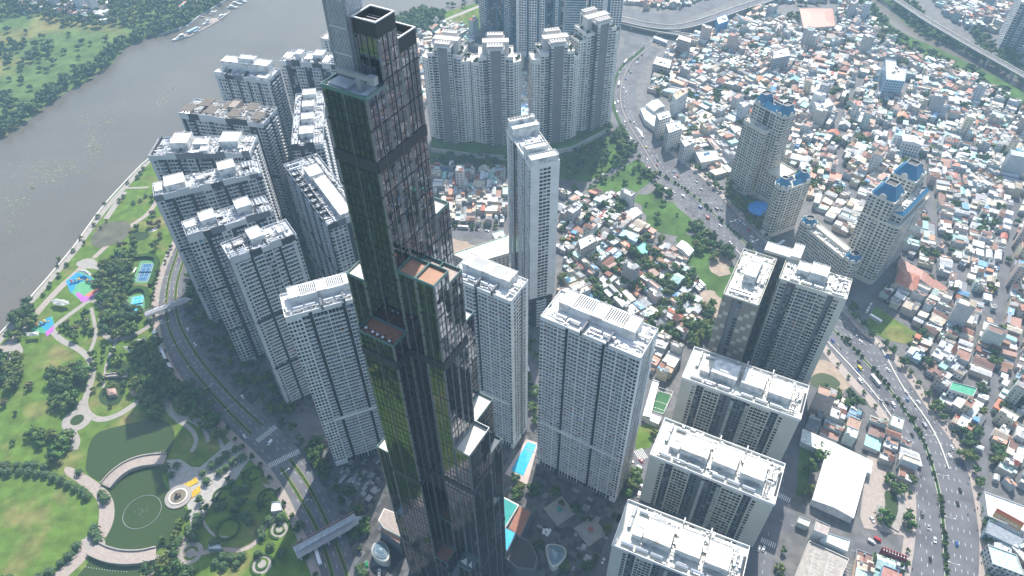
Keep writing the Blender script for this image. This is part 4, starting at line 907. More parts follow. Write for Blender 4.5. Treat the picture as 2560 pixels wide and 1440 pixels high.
def gables(t, P, z, idx, r=2.6):
    b = MB()
    for i in idx:
        a, c = P[i], P[(i+1) % len(P)]; mx_, my_ = (a[0]+c[0])/2, (a[1]+c[1])/2; l = math.hypot(c[0]-a[0], c[1]-a[1]); d = ((c[0]-a[0])/l, (c[1]-a[1])/l); nn = (d[1], -d[0])
        rr = min(r, l*.4); pts = [(-rr, 0)]+[(rr*math.cos(math.pi*(1-k/8)), 1.0+rr*math.sin(math.pi*(1-k/8))) for k in range(9)]+[(rr, 0)]
        vs = [(mx_+d[0]*u+nn[0]*o_, my_+d[1]*u+nn[1]*o_, z-.2+v) for o_ in (.25, -.35) for u, v in pts]; n = len(pts)
        b.add(vs, [tuple(range(n)), tuple(range(2*n-1, n-1, -1))]+[(k+1, k, n+k, n+k+1) for k in range(n-1)])
    b.build('arched_gable', CREAM, t.root)
MAN = 'cream apartment towers with blue roofs'
MM = [CREAM, CREAM2, MIDG, OLIVE]
oA = (237, 615); t = Tower('blue_roof_tower', oA, R(-56), 'tallest cream tower, long blue mansard roof with sunken court, beside the highway', 'tower', MAN, MM)
t.mass(octo(0, 40, 0, 19, 3), 0, 96, ['ww|WW|GG|WW|ww', 'w', 'www|www', 'w', 'wwwwwwww', 'w', 'www', 'w'], fh=3.2, t=.5, base=5, parapet=0)
t.mass(RC(1.5, 28.5, -8, -.05), 0, 78, ['ww|www|www|ww', 'ww', '', 'ww'], fh=3.2, t=.5, base=5)
t.mass(RC(30, 56, 1, 22), 0, 36, ['wwwwwwww', 'wwwww', '', ''], fh=3.2, t=.5, base=5)
P = octo(.5, 14, .5, 18.5, 3.2); mansard(t, P, 96.3, 9, 4.6); gables(t, P, 96, (0, 1, 7)); P = octo(26, 39.5, .5, 18.5, 3.2); mansard(t, P, 96.3, 9, 4.6); gables(t, P, 96, (0, 1, 2, 3, 7))
b = MB(); b.add([(12, .5, 96.3), (28, .5, 96.3), (28, 5, 101), (12, 5, 101), (12, 18.5, 96.3), (28, 18.5, 96.3), (28, 14, 101), (12, 14, 101)], [(0, 1, 2, 3), (5, 4, 7, 6)]); b.build('blue_roof', BLUER, t.root)
t.pipes(13, 27, 6, 13, 96.2, 14); t.pipes(3, 26, -7, -1, 78, 10); t.finish()
t = Tower('blue_roof_tower', (250, 521), R(25), 'smaller cream tower with two blue turret roofs, in front of the tallest cream tower', 'tower', MAN, MM)
t.mass(octo(0, 37, 0, 15, 4), 0, 58, ['ww|wwww|ww', 'ww', 'www', 'ww', 'wwwwww', 'ww', 'www', 'ww'], fh=3.2, t=.5, base=5, parapet=0)
P = octo(.4, 14, .4, 14.6, 4); mansard(t, P, 58.2, 7.5, 4.6); gables(t, P, 58, (0, 1, 6, 7)); P = octo(23, 36.6, .4, 14.6, 4); mansard(t, P, 58.2, 7.5, 4.6); gables(t, P, 58, (0, 1, 2, 3))
b = MB(); b.add([(13, .6, 58.2), (24, .6, 58.2), (24, 4, 62), (13, 4, 62), (13, 14.4, 58.2), (24, 14.4, 58.2), (24, 11, 62), (13, 11, 62)], [(0, 1, 2, 3), (5, 4, 7, 6)]); b.build('blue_roof', BLUER, t.root); t.finish()
a = G(1994.4, 553.3, 36); c = G(2130, 664, 36); an = math.atan2(c[1]-a[1], c[0]-a[0]); l = math.hypot(c[0]-a[0], c[1]-a[1])
t = Tower('blue_roof_tower', a, an, 'long low cream slab with a small blue octagonal turret at each end', 'tower', MAN, MM)
t.mass(RC(9, l-9, 1.5, 17), 0, 34, ['w'*22, '', 'w'*20, ''], fh=3.2, t=.5, base=4)
for x0 in (0, l-13):
    P = octo(x0, x0+13, 0, 14, 3.8); t.mass(P, 0, 37, ['www', 'ww', 'www', 'ww', 'ww', 'ww', 'www', 'ww'], fh=3.2, t=.5, base=4, parapet=0); mansard(t, P, 37.2, 5.5, 3.6); gables(t, P, 37, (0, 1, 2, 3, 6, 7), 2.2)
t.block(14, l-16, 8, 14, 34, 3, CREAM); t.pipes(14, l-16, 3, 7, 34, 16); t.finish()
t = Tower('blue_roof_tower', (303, 477), R(-46), 'bulky cream tower with two steep blue roofs and a blue edged terrace between them', 'tower', MAN, MM)
t.mass([(0, 0), (30, 0), (33, 3), (33, 61), (30, 64), (0, 64)], 0, 67, ['ww|www|ww|ww', 'w', 'ww|ww|ww|kk#kk|ww|ww|ww', 'w', 'wwwww', 'wwwwwwwww'], fh=3.2, t=.5, base=5)
t.mass(RC(.1, 22, .1, 23), 67.01, 88, ['ww|ww|ww', 'wwww', 'www', 'www'], fh=3.2, t=.5, parapet=0); t.mass(RC(.1, 22, 41, 63), 67.01, 88, ['ww|ww|ww', 'wwww', 'www', 'www'], fh=3.2, t=.5, parapet=0)
P = octo(.5, 21.5, .5, 22.5, 2); mansard(t, P, 88.2, 10, 8); gables(t, P, 88, (0, 2), 3); P = octo(.5, 21.5, 41.5, 62.5, 2); mansard(t, P, 88.2, 10, 8); gables(t, P, 88, (0, 2), 3)
t.mass(RC(22.2, 31, 6, 58), 67.02, 76, ['ww', 'w'*14, 'ww', ''], fh=3.2, t=.4, parapet=0)
b = MB(); b.add([(22.2, 6, 76.1), (31.2, 6, 76.1), (31.2, 58, 76.1), (22.2, 58, 76.1), (22.2, 6, 76.1), (28.5, 9, 79), (28.5, 55, 79), (22.2, 58, 76.1)], [(0, 1, 5), (1, 2, 6, 5), (2, 3, 6)]); b.build('blue_roof', BLUER, t.root)
t.pipes(4, 28, 24, 40, 67, 40); t.pipes(23, 28, 8, 56, 76.1, 30); t.finish()
# blue pavilion between them
c = G(1900, 521, 6); r = empty('round_pavilion', (c[0], c[1], 0), 0, 'round blue roofed pavilion on white columns in the shade of the cream towers', 'pavilion')
b = MB(); b.dome((0, 0, 6), 12.5, 12.5, 2.2, 28, 3); b.dome((0, 0, 7.6), 5, 5, 2, 20, 3); b.build('roof', mat('bright_blue_roof', (.02, .19, .50), rough=.4, noise=.1), r)
for k in range(10): b = MB(); b.cyl((10*math.cos(k*.628), 10*math.sin(k*.628), 0), (10*math.cos(k*.628), 10*math.sin(k*.628), 6.2), .4, n=6); b.build('column', CREAM, r)

# ================================================================= TALL CREAM GROUP UNDER THE FLYOVER
PG = 'cream towers with roof gardens'
PEARL = mat('pale_beige_render', (.74, .70, .65), noise=.08, nscale=.1); PEARLD = mat('grey_beige_recess', (.20, .19, .19), noise=.1)
def pearl(c, ang, label, z=120, k_=1.14):
    t = Tower('roof_garden_tower', c, ang, label, 'tower', PG, [PEARL, PEARLD, DARKW, OLIVE])
    t.mass(RC(-8, 8, 0, 34), 0, z, ['W#M#W'.replace('M', '#'), 'kk', 'W#W', 'kk'], fh=3.1, t=.9, base=5, core=1)
    t.mass([(-16, 4), (-8.02, 4), (-8.02, 30), (-16, 30)], 0, z-10, ['wb', '', 'aa', 'www'], fh=3.1, t=.9, base=5, balm=CREAM2); t.mass([(8.02, 4), (16, 4), (16, 30), (8.02, 30)], 0, z-10, ['bw', 'www', 'aa', ''], fh=3.1, t=.9, base=5, balm=CREAM2)
    t.mass([(-23, 9), (-16.03, 5.5), (-16.03, 28), (-23, 25)], 0, z-17, ['vvw', '', 'vv', 'ww|ww'], fh=3.1, t=.7, base=5); t.mass([(16.03, 5.5), (23, 9), (23, 25), (16.03, 28)], 0, z-17, ['wvv', 'ww|ww', 'vv', ''], fh=3.1, t=.7, base=5)
    t.block(-6.8, 6.8, 1, 7, z, 3.5, CREAM2); t.block(-6.8, 6.8, 27, 33, z, 3.5, CREAM2); t.block(-12, 12, 12, 22, z-9.9, 13, CREAM2)
    t.slats(-7.5, 7.5, .3, 7.6, z+4.5, 6, CREAM2); t.slats(-7.5, 7.5, 26.4, 33.7, z+4.5, 6, CREAM2)
    r_ = random.Random(label)
    for k in range(16):
        x = r_.choice([-1, 1])*r_.uniform(9, 22); y = r_.uniform(8, 25); zz = z-10 if abs(x) < 16 else z-17
        o = put('roof_shrub', SHR[k % 3], t.root, (x, y, zz+.3), r_.uniform(0, 6), (1.5, 1.5, 1.8))
    t.pipes(-22, -10, 10, 24, z-10 if 0 else z-16.9, 8, CREAM2)
    t.root.scale = (k_, 1, 1)
    return t.finish()
pearl((-68, 688), R(-14), 'leftmost cream tower with roof gardens, nearest the glass tower'); pearl((-13, 680), R(0), 'second from left of the cream towers with roof gardens')
pearl((52, 684), R(11), 'third from left of the cream towers with roof gardens, behind the slim white tower', 122); pearl((101, 712), R(28), 'rightmost cream tower with roof gardens, beside the curving underpass road', 132)
P = GP([(1078, 368), (1180, 383), (1270, 388), (1350, 380), (1430, 366), (1522, 318), (1500, 290), (1400, 330), (1270, 340), (1080, 340)], 7)
b = MB(); b.prism(P, 0, 7, 0, None, True, 1); tag(b.build('podium', [CREAM2, GRASS2]), 'low cream podium joining the feet of the roof garden towers', 'podium')

# ================================================================= TOWERS CUT BY THE TOP EDGE
def farT(p, an, w_, d, z, pat, pr, mats, label, light=0, bal=None, winm=None, t_=.9):
    t = Tower('distant_tower', p, an, label, 'tower', None, mats); t.mass(RC(0, w_, 0, d), 0, z, [pat, pr, 'ww', pr], fh=3.4, t=t_, base=8, light=light, balm=bal, winm=winm); return t.finish()
BLUEG = mat('blue_grey_cladding', (.07, .13, .19), noise=.1)
farT((-41, 998), R(-45), 74, 30, 190, 'aaaa#GGGG#GGG#aaa#GG', 'GGG', [WHITEP, BLUEG, MIDG, OLIVE], 'dark blue tower with white balcony bands, left of those cut by the top edge', bal=WHITEP)
farT((11, 908), R(-12), 62, 30, 190, ' www#www#ww#GG#w#G', 'www#www', [WHITEP, BLUEG, MIDG, OLIVE], 'white gridded tower with blue grey recesses, cut by the top edge', )
farT((76, 952), R(-6), 31, 28, 190, 'BBBBBBBB', 'BBBBB', [WHITEP, BLUEG, MIDG, OLIVE], 'light blue banded glass tower between two white ones, cut by the top edge', bal=WHITEP, winm=2)
farT((110, 960), R(-4), 48, 34, 190, 'G|wwww| |#|wwww', 'wwww', [WHITEP, BLUEG, MIDG, OLIVE], 'white gridded tower right above the rightmost roof garden tower, cut by the top edge', winm=0)
o = G(803, 85, 88); t = Tower('old_riverside_tower', (o[0]-2, o[1]-4), R(-20), 'small weathered concrete tower at the river edge just left of the spire', 'tower', None, [CREAM2, MIDG, RUST, OLIVE]); t.mass(RC(0, 22, 0, 22), 0, 84, [' w|kk', 'kk'], fh=3.3, t=.8); t.block(8, 18, 8, 18, 84, 9, CREAM2); t.pipes(1, 20, 1, 20, 84, 20, RUST); t.finish()
o = G(2492, 128); t = Tower('striped_tower', (o[0], o[1]), R(-28), 'grey apartment tower leaning into the top right corner beyond the canal viaduct', 'tower', None, [GREYW, MIDG, OLIVE, DARKW]); t.mass(RC(0, 26, 0, 60), 0, 66, ['W#w#W', 'aaaaaaaa'], fh=3.4, t=.9); t.finish()
# ================================================================= LOW BUILDINGS
RW_ = [(.60, .60, .58), (.54, .54, .53), (.66, .65, .62), (.52, .53, .54), (.42, .43, .44)]
RC_ = [(.52, .46, .37), (.44, .37, .29), (.56, .50, .41)]
RB_ = [(.23, .11, .075), (.29, .14, .10), (.18, .10, .08), (.33, .19, .13)]
RR_ = [(.48, .17, .10), (.40, .12, .08), (.52, .26, .16)]
RT_ = [(.38, .55, .50), (.30, .50, .47), (.46, .60, .55)]
RU_ = [(.14, .30, .48), (.22, .36, .48)]
RD_ = [(.20, .21, .22), (.28, .28, .29)]
WL_ = [(.56, .55, .52), (.50, .48, .43), (.47, .48, .49), (.48, .52, .55), (.62, .56, .42), (.45, .53, .50), (.50, .42, .38), (.40, .41, .43), (.68, .68, .67)]
def rcol(r):
    q = r.random()
    if q < .36: c, n = r.choice(RW_), 'white'
    elif q < .54: c, n = r.choice(RC_), 'cream'
    elif q < .77: c, n = r.choice(RB_), 'rust brown'
    elif q < .82: c, n = r.choice(RR_), 'orange red'
    elif q < .91: c, n = r.choice(RT_), 'pale teal'
    elif q < .94: c, n = r.choice(RU_), 'blue'
    else: c, n = r.choice(RD_), 'grey'
    k = r.uniform(.85, 1.1); return tuple(min(.8, x*k) for x in c), n
def house_mb(r, w_, d, h, kind, rc, wc):
    """parts of one low house, centred on its own origin"""
    W = MB(); Ro = MB(); X = {}
    x, y = w_/2, d/2
    if kind == 'flat':
        W.box(-x, x, -y, y, 0, h, 0, wc); Ro.box(-x+.2, x-.2, -y+.2, y-.2, h, h+.05, 0, rc)
        for q in ((-x, x, -y, -y+.2), (-x, x, y-.2, y), (-x, -x+.2, -y+.2, y-.2), (x-.2, x, -y+.2, y-.2)): W.box(*q, h+.001, h+.8, 0, wc)
        if r.random() < .75:
            X['rooftop_room'] = b = MB(); a = r.uniform(1.6, max(1.7, w_*.55)); c = r.uniform(2, max(2.1, d*.35)); yy = r.choice([-y+.3, y-.3-c]); b.box(-x+.25, -x+.25+a, yy, yy+c, h+.05, h+2.6, 0, wc); b.box(-x+.15, -x+.4+a, yy-.1, yy+c+.1, h+2.6, h+2.75, 0, rc)
        if r.random() < .6:
            X['water_tank'] = b = MB(); tx, ty = r.uniform(0, x-.8), r.uniform(-y*.5, y*.5); b.cyl((tx, ty-.8, h+1.2), (tx, ty+.8, h+1.2), .55, n=7, tint=(.7, .71, .73)); b.box(tx-.4, tx+.4, ty-.6, ty+.6, h+.05, h+.7, 0, (.3, .3, .3))
        if r.random() < .5:
            X['awning'] = b = MB(); c2, _ = rcol(r); b.add([(-x, -y+.1, h+2.0), (x, -y+.1, h+2.0), (x, -y+d*.4, h+2.5), (-x, -y+d*.4, h+2.5)], [(0, 1, 2, 3), (3, 2, 1, 0)], 0, c2)
    elif kind == 'shed':
        W.box(-x, x, -y, y, 0, h, 0, wc); o = .35; s_ = r.choice([-1, 1])*r.uniform(.06, .16)*d
        vs = [(-x-.2, -y-o, h+.1+max(0, -s_)), (x+.2, -y-o, h+.1+max(0, -s_)), (x+.2, y+o, h+.1+max(0, s_)), (-x-.2, y+o, h+.1+max(0, s_))]
        Ro.add(vs+[(a, b_, h-.05) for a, b_, c in vs], [(0, 1, 2, 3), (4, 5, 1, 0), (5, 6, 2, 1), (6, 7, 3, 2), (7, 4, 0, 3)], 0, rc)
        if d > 9 and r.random() < .5:
            c2, _ = rcol(r); f = r.uniform(.2, .5); yb = y-d*f; X['lean_to'] = b = MB(); b.box(-x+.05, x-.05, yb, y-.05, h, h+r.uniform(.9, 2.6)+abs(s_), 0, c2)
        elif r.random() < .3:
            X['skylight'] = b = MB(); b.box(-x*.5, -x*.5+1.2, -y*.5, y*.4, h+abs(s_)+.12, h+abs(s_)+.3, 0, (.6, .7, .7))
    else:
        W.box(-x, x, -y, y, 0, h, 0, wc); rh = w_*.5*r.uniform(.35, .6); o = .3
        Ro.add([(-x-o, -y-o, h-.1), (0, -y-o, h+rh), (x+o, -y-o, h-.1), (-x-o, y+o, h-.1), (0, y+o, h+rh), (x+o, y+o, h-.1)], [(0, 1, 4, 3), (1, 2, 5, 4)], 0, rc)
        W.add([(-x, -y, h), (0, -y, h+rh*.93), (x, -y, h), (-x, y, h), (0, y, h+rh*.93), (x, y, h)], [(0, 2, 1), (3, 4, 5)], 0, wc)
    # a few openings in the street and back walls
    X['window'] = b = MB(); fl = max(1, int(h/3.3))
    if fl < 9:
        for k in range(fl):
            for xx in ((0,) if w_ < 5 else (-x*.5, x*.5)):
                for s_ in (-1, 1): b.box(xx-.6, xx+.6, s_*y-.06, s_*y+.06, k*3.3+1.2, k*3.3+2.5, 0, (.05, .07, .09))
    return W, Ro, X
REG = []
def region(px, angs, ncell, seed, hm=1.0, seeds_px=None): REG.append(([G(*p) for p in px], angs, ncell, seed, hm))
region([(1705, 100), (1665, 145), (1640, 190), (1615, 235), (1612, 265), (1630, 300), (1668, 345), (1712, 385), (1780, 435), (1815, 470), (1868, 420), (1960, 395), (1990, 430), (2030, 520), (2110, 590), (2190, 640), (2235, 690), (2195, 740), (2320, 840), (2262, 870), (2330, 960), (2350, 1020), (2410, 1095), (2450, 1160), (2455, 1215), (2468, 1293), (2478, 1360), (2475, 1480), (2900, 1600), (2900, 430), (2560, 275), (2480, 225), (2400, 180), (2330, 150), (2250, 125), (2200, 70), (2140, 10), (2060, -60), (1960, -60), (1900, 25), (1800, 70)],
       (-38, -25, 52, 62, -45, 20, -30), 95, 11)
region([(1530, -80), (1850, -80), (1770, -5), (1700, 22), (1620, 22), (1530, 0)], (-10, 20), 8, 12)
region([(2290, -80), (2360, 40), (2440, 85), (2470, 110), (2700, 200), (2700, -80)], (30, -20, 50), 16, 13)
region([(1398, 480), (1440, 492), (1480, 478), (1560, 492), (1600, 560), (1660, 610), (1720, 660), (1740, 700), (1760, 800), (1690, 850), (1640, 850), (1560, 770), (1480, 760), (1400, 700)], (35, -30, 50, -40), 16, 14, .75)
region([(1068, 425), (1266, 432), (1264, 560), (1112, 566)], (2,), 1, 15)
region([(1398, 700), (1450, 720), (1500, 800), (1500, 860), (1420, 800)], (-62,), 2, 16, 1.3)
region([(1640, 845), (1700, 860), (1740, 880), (1660, 960), (1625, 940)], (60,), 1, 17, 1.2)
region([(2028, 990), (2110, 1010), (2240, 1075), (2278, 1160), (2258, 1215), (2170, 1130), (2010, 1075)], (62,), 2, 18, 1.0)
region([(1030, 90), (1100, 55), (1195, 85), (1290, 150), (1320, 200), (1325, 290), (1290, 300), (1285, 180), (1180, 120), (1075, 150), (1060, 340), (1035, 340), (1030, 200)], (-35, 10), 8, 19, 1.1)
region([(105, -30), (270, -30), (270, 62), (200, 55), (150, 30), (100, 15)], (-20,), 2, 20, 1.2)
region([(30, 10), (100, 5), (110, 30), (60, 38)], (10,), 1, 21)
region([(2120, 1400), (2165, 1395), (2260, 1420), (2250, 1560), (2100, 1560)], (62,), 1, 22)
region([(1180, -80), (1500, -80), (1500, 30), (1190, 10)], (0, 30), 6, 23)
REG.append(([(345, 140), (380, -60), (980, -60), (980, 560), (760, 520), (520, 380), (425, 300)], (-30, 20, 50), 34, 24, 1.0))  # unseen houses right of the frame, added for the mirror glass to reflect
EXCL = [GP(q) for q in ([(1900, 10), (2090, 5), (2100, 75), (2000, 80)], [(1590, 235), (1672, 235), (1690, 300), (1640, 335), (1600, 300)], [(2185, 150), (2275, 160), (2265, 250), (2185, 240)],
        [(2360, 940), (2450, 950), (2445, 1010), (2360, 1010)], [(2250, 640), (2370, 700), (2360, 740), (2270, 720)], [(1565, 620), (1650, 590), (1640, 650), (1590, 660)], [(2440, 1190), (2600, 1250), (2600, 1400), (2450, 1340)])]
ALLEY = [GP(q) for q in ([(2420, 1480), (2440, 1350), (2460, 1150), (2478, 1000), (2490, 850), (2505, 700), (2530, 560), (2555, 450)], [(2260, 640), (2160, 520), (2100, 440), (2090, 300), (2150, 200)], [(2480, 800), (2400, 700), (2330, 560), (2300, 400), (2200, 250)], [(1700, 200), (1830, 230), (2000, 330), (2200, 330), (2400, 300)])]
for P in ALLEY: path(P, 5, ASPH, .08, 'road', world=True)
def nearalley(x, y):
    for P in ALLEY:
        for a, b in zip(P, P[1:]):
            dx, dy = b[0]-a[0], b[1]-a[1]; q = ((x-a[0])*dx+(y-a[1])*dy)/(dx*dx+dy*dy); q = max(0, min(1, q))
            if math.hypot(x-a[0]-dx*q, y-a[1]-dy*q) < 5.5: return True
    return False
OB = []
for P, z in OCC:
    xs = [p[0] for p in P]; ys = [p[1] for p in P]; OB.append((min(xs)-7, max(xs)+7, min(ys)-7, max(ys)+7))
houses = []
for P, angs, nc, seed, hm in REG:
    r = random.Random(seed); xs = [p[0] for p in P]; ys = [p[1] for p in P]; seeds = []
    while len(seeds) < nc:
        x, y = r.uniform(min(xs), max(xs)), r.uniform(min(ys), max(ys))
        if inpoly(x, y, P): seeds.append((x, y, R(r.choice(angs)+r.uniform(-5, 5))))
    for ci, (sx, sy, a) in enumerate(seeds):
        ca, sa = math.cos(a), math.sin(a); rad = 95 if nc > 2 else 160
        yy = -rad
        row = 0
        while yy < rad:
            d = r.uniform(8, 14.5)
            if r.random() < .12: d *= 1.4
            xx = -rad+r.uniform(0, 5)
            while xx < rad:
                w_ = r.uniform(3.6, 6.6) if r.random() < .84 else r.uniform(7.5, 13)
                dd = d*r.uniform(.75, 1.0); jx = xx+w_/2; jy = yy+d/2+r.uniform(-.8, .8); xx += w_+(.05 if r.random() < .9 else r.uniform(.5, 2.4))
                x = sx+jx*ca-jy*sa; y = sy+jx*sa+jy*ca
                if not inpoly(x, y, P): continue
                if nc > 1 and min(range(nc), key=lambda i: (seeds[i][0]-x)**2+(seeds[i][1]-y)**2) != ci: continue
                if any(b[0] < x < b[1] and b[2] < y < b[3] for b in OB): continue
                if any(inpoly(x, y, E_) for E_ in EXCL) or nearalley(x, y): continue
                if r.random() < (.025 if hm >= 1 else .16): continue
                q = r.random(); h = r.uniform(3.2, 5.8) if q < .62 else (r.uniform(5.8, 9) if q < .92 else r.uniform(9.5, 14))
                if q > .987: h = r.uniform(18, 27); w_ = max(w_, 8); dd = max(dd, 13)
                houses.append([x, y, a+R(r.uniform(-2.5, 2.5)), w_-.06, dd, h*hm, 0, seed])
            yy += d+(r.uniform(.1, .5) if row % 2 == 0 else r.uniform(1.2, 2.8)); row += 1
# infill: small sheds and extensions wherever a footprint still fits
GS = 1.5; occ = set()
def cells(x, y, a, w_, d):
    ca, sa = math.cos(a), math.sin(a); n1 = max(1, int(w_/GS)); n2 = max(1, int(d/GS)); out = []
    for i in range(n1+1):
        for j in range(n2+1):
            u = -w_/2+w_*i/n1; v = -d/2+d*j/n2; out.append((int((x+u*ca-v*sa)//GS), int((y+u*sa+v*ca)//GS)))
    return out
for h in houses: occ.update(cells(h[0], h[1], h[2], h[3], h[4]))
ri = random.Random(99)
for P, angs, nc, seed, hm in REG:
    xs = [p[0] for p in P]; ys = [p[1] for p in P]; ar = (max(xs)-min(xs))*(max(ys)-min(ys)); hs_ = [h for h in houses if h[7] == seed]
    if not hs_: continue
    dens = .17 if hm >= 1 else .035
    for k in range(int(ar*dens)):
        x, y = ri.uniform(min(xs), max(xs)), ri.uniform(min(ys), max(ys))
        if (int(x//GS), int(y//GS)) in occ: continue
        near = nearest_angle(x, y, hs_) if False else ri.choice(hs_)[2]
        big = ri.random() < .35; w_, d = (ri.uniform(6, 11), ri.uniform(9, 16)) if big else (ri.uniform(3, 5.5), ri.uniform(4, 9))
        c_ = cells(x, y, near, w_, d)
        if any(c in occ for c in c_): continue
        if not inpoly(x, y, P) or any(b[0] < x < b[1] and b[2] < y < b[3] for b in OB) or any(inpoly(x, y, E_) for E_ in EXCL) or nearalley(x, y): continue
        occ.update(c_); houses.append([x, y, near, w_, d, ri.uniform(2.8, 5.5)*hm, 0, seed])
dg = bpy.context.evaluated_depsgraph_get()
def hidden(x, y, z, slack=4):
    v = Vector((x, y, z))-CAMV; l = v.length; v.normalize()
    hit, loc, *_ = sc.ray_cast(dg, CAMV+v*5, v, distance=l-5-slack); return hit
for hs in houses:
    px, py = PX(hs[0], hs[1], hs[5]); inn = -10 < px < 2570 and -10 < py < 1450
    hs[6] = (hs[3]*hs[4]/((hs[0]**2+hs[1]**2+(CAMH-hs[5])**2)) if inn else 0)
order = sorted(range(len(houses)), key=lambda i: -houses[i][6]); chosen = []
for i in order:
    if len(chosen) >= 296 or houses[i][6] == 0: break
    h = houses[i]
    if not hidden(h[0], h[1], h[5]+.5): chosen.append(i)
cs = set(chosen); HI = []
S = MB()
def wallname(c): return 'pale'
GLS = mat('house_window', tint=True, rough=.2, noise=0)
for i, h in enumerate(houses):
    px, py = PX(h[0], h[1], h[5])
    if h[7] != 24 and not (-160 < px < 2720 and -160 < py < 1600): continue
    r = random.Random(i*7+1); big = h[3]*h[4] > 110
    kind = r.choices(['flat', 'shed', 'gable'], (.42, .36, .22))[0]
    if h[5] > 9.5: kind = 'flat'
    rc, rn = rcol(r); wc = r.choice(WL_); k = r.uniform(.8, 1.05); wc = tuple(c*k for c in wc)
    W, Ro, X = house_mb(r, h[3], h[4], h[5], kind, rc, wc)
    if i in cs:
        o = empty('house', (h[0], h[1], 0), h[2]); o['group'] = 'low houses packed round the towers'
        wo = W.build('wall', PAINT, o); ro = Ro.build('roof', SHEET, o)
        for nm, b in X.items():
            if b.f: b.build(nm, GLS if nm == 'window' else (STEEL if nm == 'water_tank' else PAINT), wo if nm == 'window' else ro)
        HI.append((o, 'house', {'flat': 'flat roofed', 'shed': 'lean roofed', 'gable': 'gable roofed'}[kind], rn, h[5], h[3]*h[4]))
    else:
        M_ = Matrix.Translation((h[0], h[1], 0)) @ Matrix.Rotation(h[2], 4, 'Z')
        for mi, b in ((0, W), (1, Ro)): S.M = M_; [None]; n = len(S.v); S.v += [tuple(M_ @ Vector(p)) for p in b.v]; S.f += [tuple(a+n for a in f) for f in b.f]; S.m += [mi]*len(b.f); S.c += b.c
        for nm, b in X.items(): n = len(S.v); S.v += [tuple(M_ @ Vector(p)) for p in b.v]; S.f += [tuple(a+n for a in f) for f in b.f]; S.m += [0]*len(b.f); S.c += b.c
S.M = None
o = S.build('house_carpet', [PAINT, SHEET]); tag(o, 'dense carpet of small low houses stretching far beyond the highway', 'houses', None, 'stuff')
print('houses', len(houses), 'individual', len(HI))

# ================================================================= SPECIAL LOW BUILDINGS
def bld(name, pts, z, label, cat, wall=(.6, .6, .58), roof=(.66, .66, .64), style='flat', extra=0, ridge=None, wins=0, seed=1, z0=0):
    P = GP(pts, z); c = (sum(p[0] for p in P)/len(P), sum(p[1] for p in P)/len(P)); Q = [(x-c[0], y-c[1]) for x, y in P]
    n = len(Q)
    if sum(Q[i][0]*Q[(i+1) % n][1]-Q[(i+1) % n][0]*Q[i][1] for i in range(n)) < 0: Q = Q[::-1]
    r = empty(name, (c[0], c[1], 0), 0, label, cat)
    b = MB(); b.prism(Q, z0, z, 0, wall); b.build('wall', PAINT, r)
    b = MB()
    if style == 'flat':
        b.flat([(x*.97, y*.97) for x, y in Q], z+.03, 0, roof); b.build('roof', SHEET, r); b = MB()
        for i in range(n):
            a, e = Q[i], Q[(i+1) % n]; b.add([(a[0], a[1], z+.01), (e[0], e[1], z+.01), (e[0]*.97, e[1]*.97, z+.01), (a[0]*.97, a[1]*.97, z+.01), (a[0], a[1], z+.9), (e[0], e[1], z+.9), (e[0]*.97, e[1]*.97, z+.9), (a[0]*.97, a[1]*.97, z+.9)], [(4, 5, 6, 7), (0, 1, 5, 4), (2, 3, 7, 6)], 0, wall)
        b.build('parapet', PAINT, r)
    elif style == 'gable':      # four corner outline, ridge joins the middles of edges 0 and 2
        m0 = ((Q[0][0]+Q[1][0])/2*1.02, (Q[0][1]+Q[1][1])/2*1.02, z+(ridge or 2.5)); m2 = ((Q[2][0]+Q[3][0])/2*1.02, (Q[2][1]+Q[3][1])/2*1.02, z+(ridge or 2.5))
        K = [(x*1.02, y*1.02, z-.05) for x, y in Q]; b.add(K+[m0, m2], [(0, 4, 5, 3), (4, 1, 2, 5)], 0, roof); b.build('roof', SHEET, r)
        g = MB(); g.add([(*Q[0], z), (*Q[1], z), (m0[0]/1.02, m0[1]/1.02, m0[2]-.05), (*Q[2], z), (*Q[3], z), (m2[0]/1.02, m2[1]/1.02, m2[2]-.05)], [(0, 1, 2), (3, 4, 5)], 0, wall); g.build('gable_end', PAINT, r)
    elif style == 'hip':
        K = [(x*1.03, y*1.03, z) for x, y in Q]; T_ = [(x*.45, y*.45, z+(ridge or 3)) for x, y in Q]; b.add(K+T_, [(i, (i+1) % n, n+(i+1) % n, n+i) for i in range(n)]+[tuple(range(n, 2*n))], 0, roof); b.build('roof', SHEET, r)
    if wins:
        for i in range(n):
            a, e = Q[i], Q[(i+1) % n]; l = math.hypot(e[0]-a[0], e[1]-a[1]); nn = ((e[1]-a[1])/l, -(e[0]-a[0])/l)
            wx, wy = c[0]+a[0], c[1]+a[1]
            if nn[0]*(-wx)+nn[1]*(-wy) < 0 or l < 3: continue
            m = MB(); m.M = Matrix((((e[0]-a[0])/l, -nn[0], 0, a[0]), ((e[1]-a[1])/l, -nn[1], 0, a[1]), (0, 0, 1, 0), (0, 0, 0, 1)))
            zz = z0+1.3
            while zz+1.6 < z:
                k = 1.0
                while k+1.5 < l: m.box(k, k+1.5, -.08, .1, zz, zz+1.6); k += wins
                zz += 3.5
            if m.f: m.M = None; m.build('window', PANE, r)
    if extra:
        rr = random.Random(seed)
        for k in range(extra):
            xi, yi = rr.uniform(-.5, .5), rr.uniform(-.5, .5); i = rr.randrange(n); x = Q[i][0]*abs(xi); y = Q[i][1]*abs(xi)
            m = MB(); a = rr.uniform(1, 3); m.box(x, x+a, y, y+a*rr.uniform(.6, 1.6), z+.05, z+rr.uniform(1, 2.8)); m.build('rooftop_unit', ROOFW if rr.random() < .6 else GALV, r)
    return r
W_ = (.64, .64, .62)
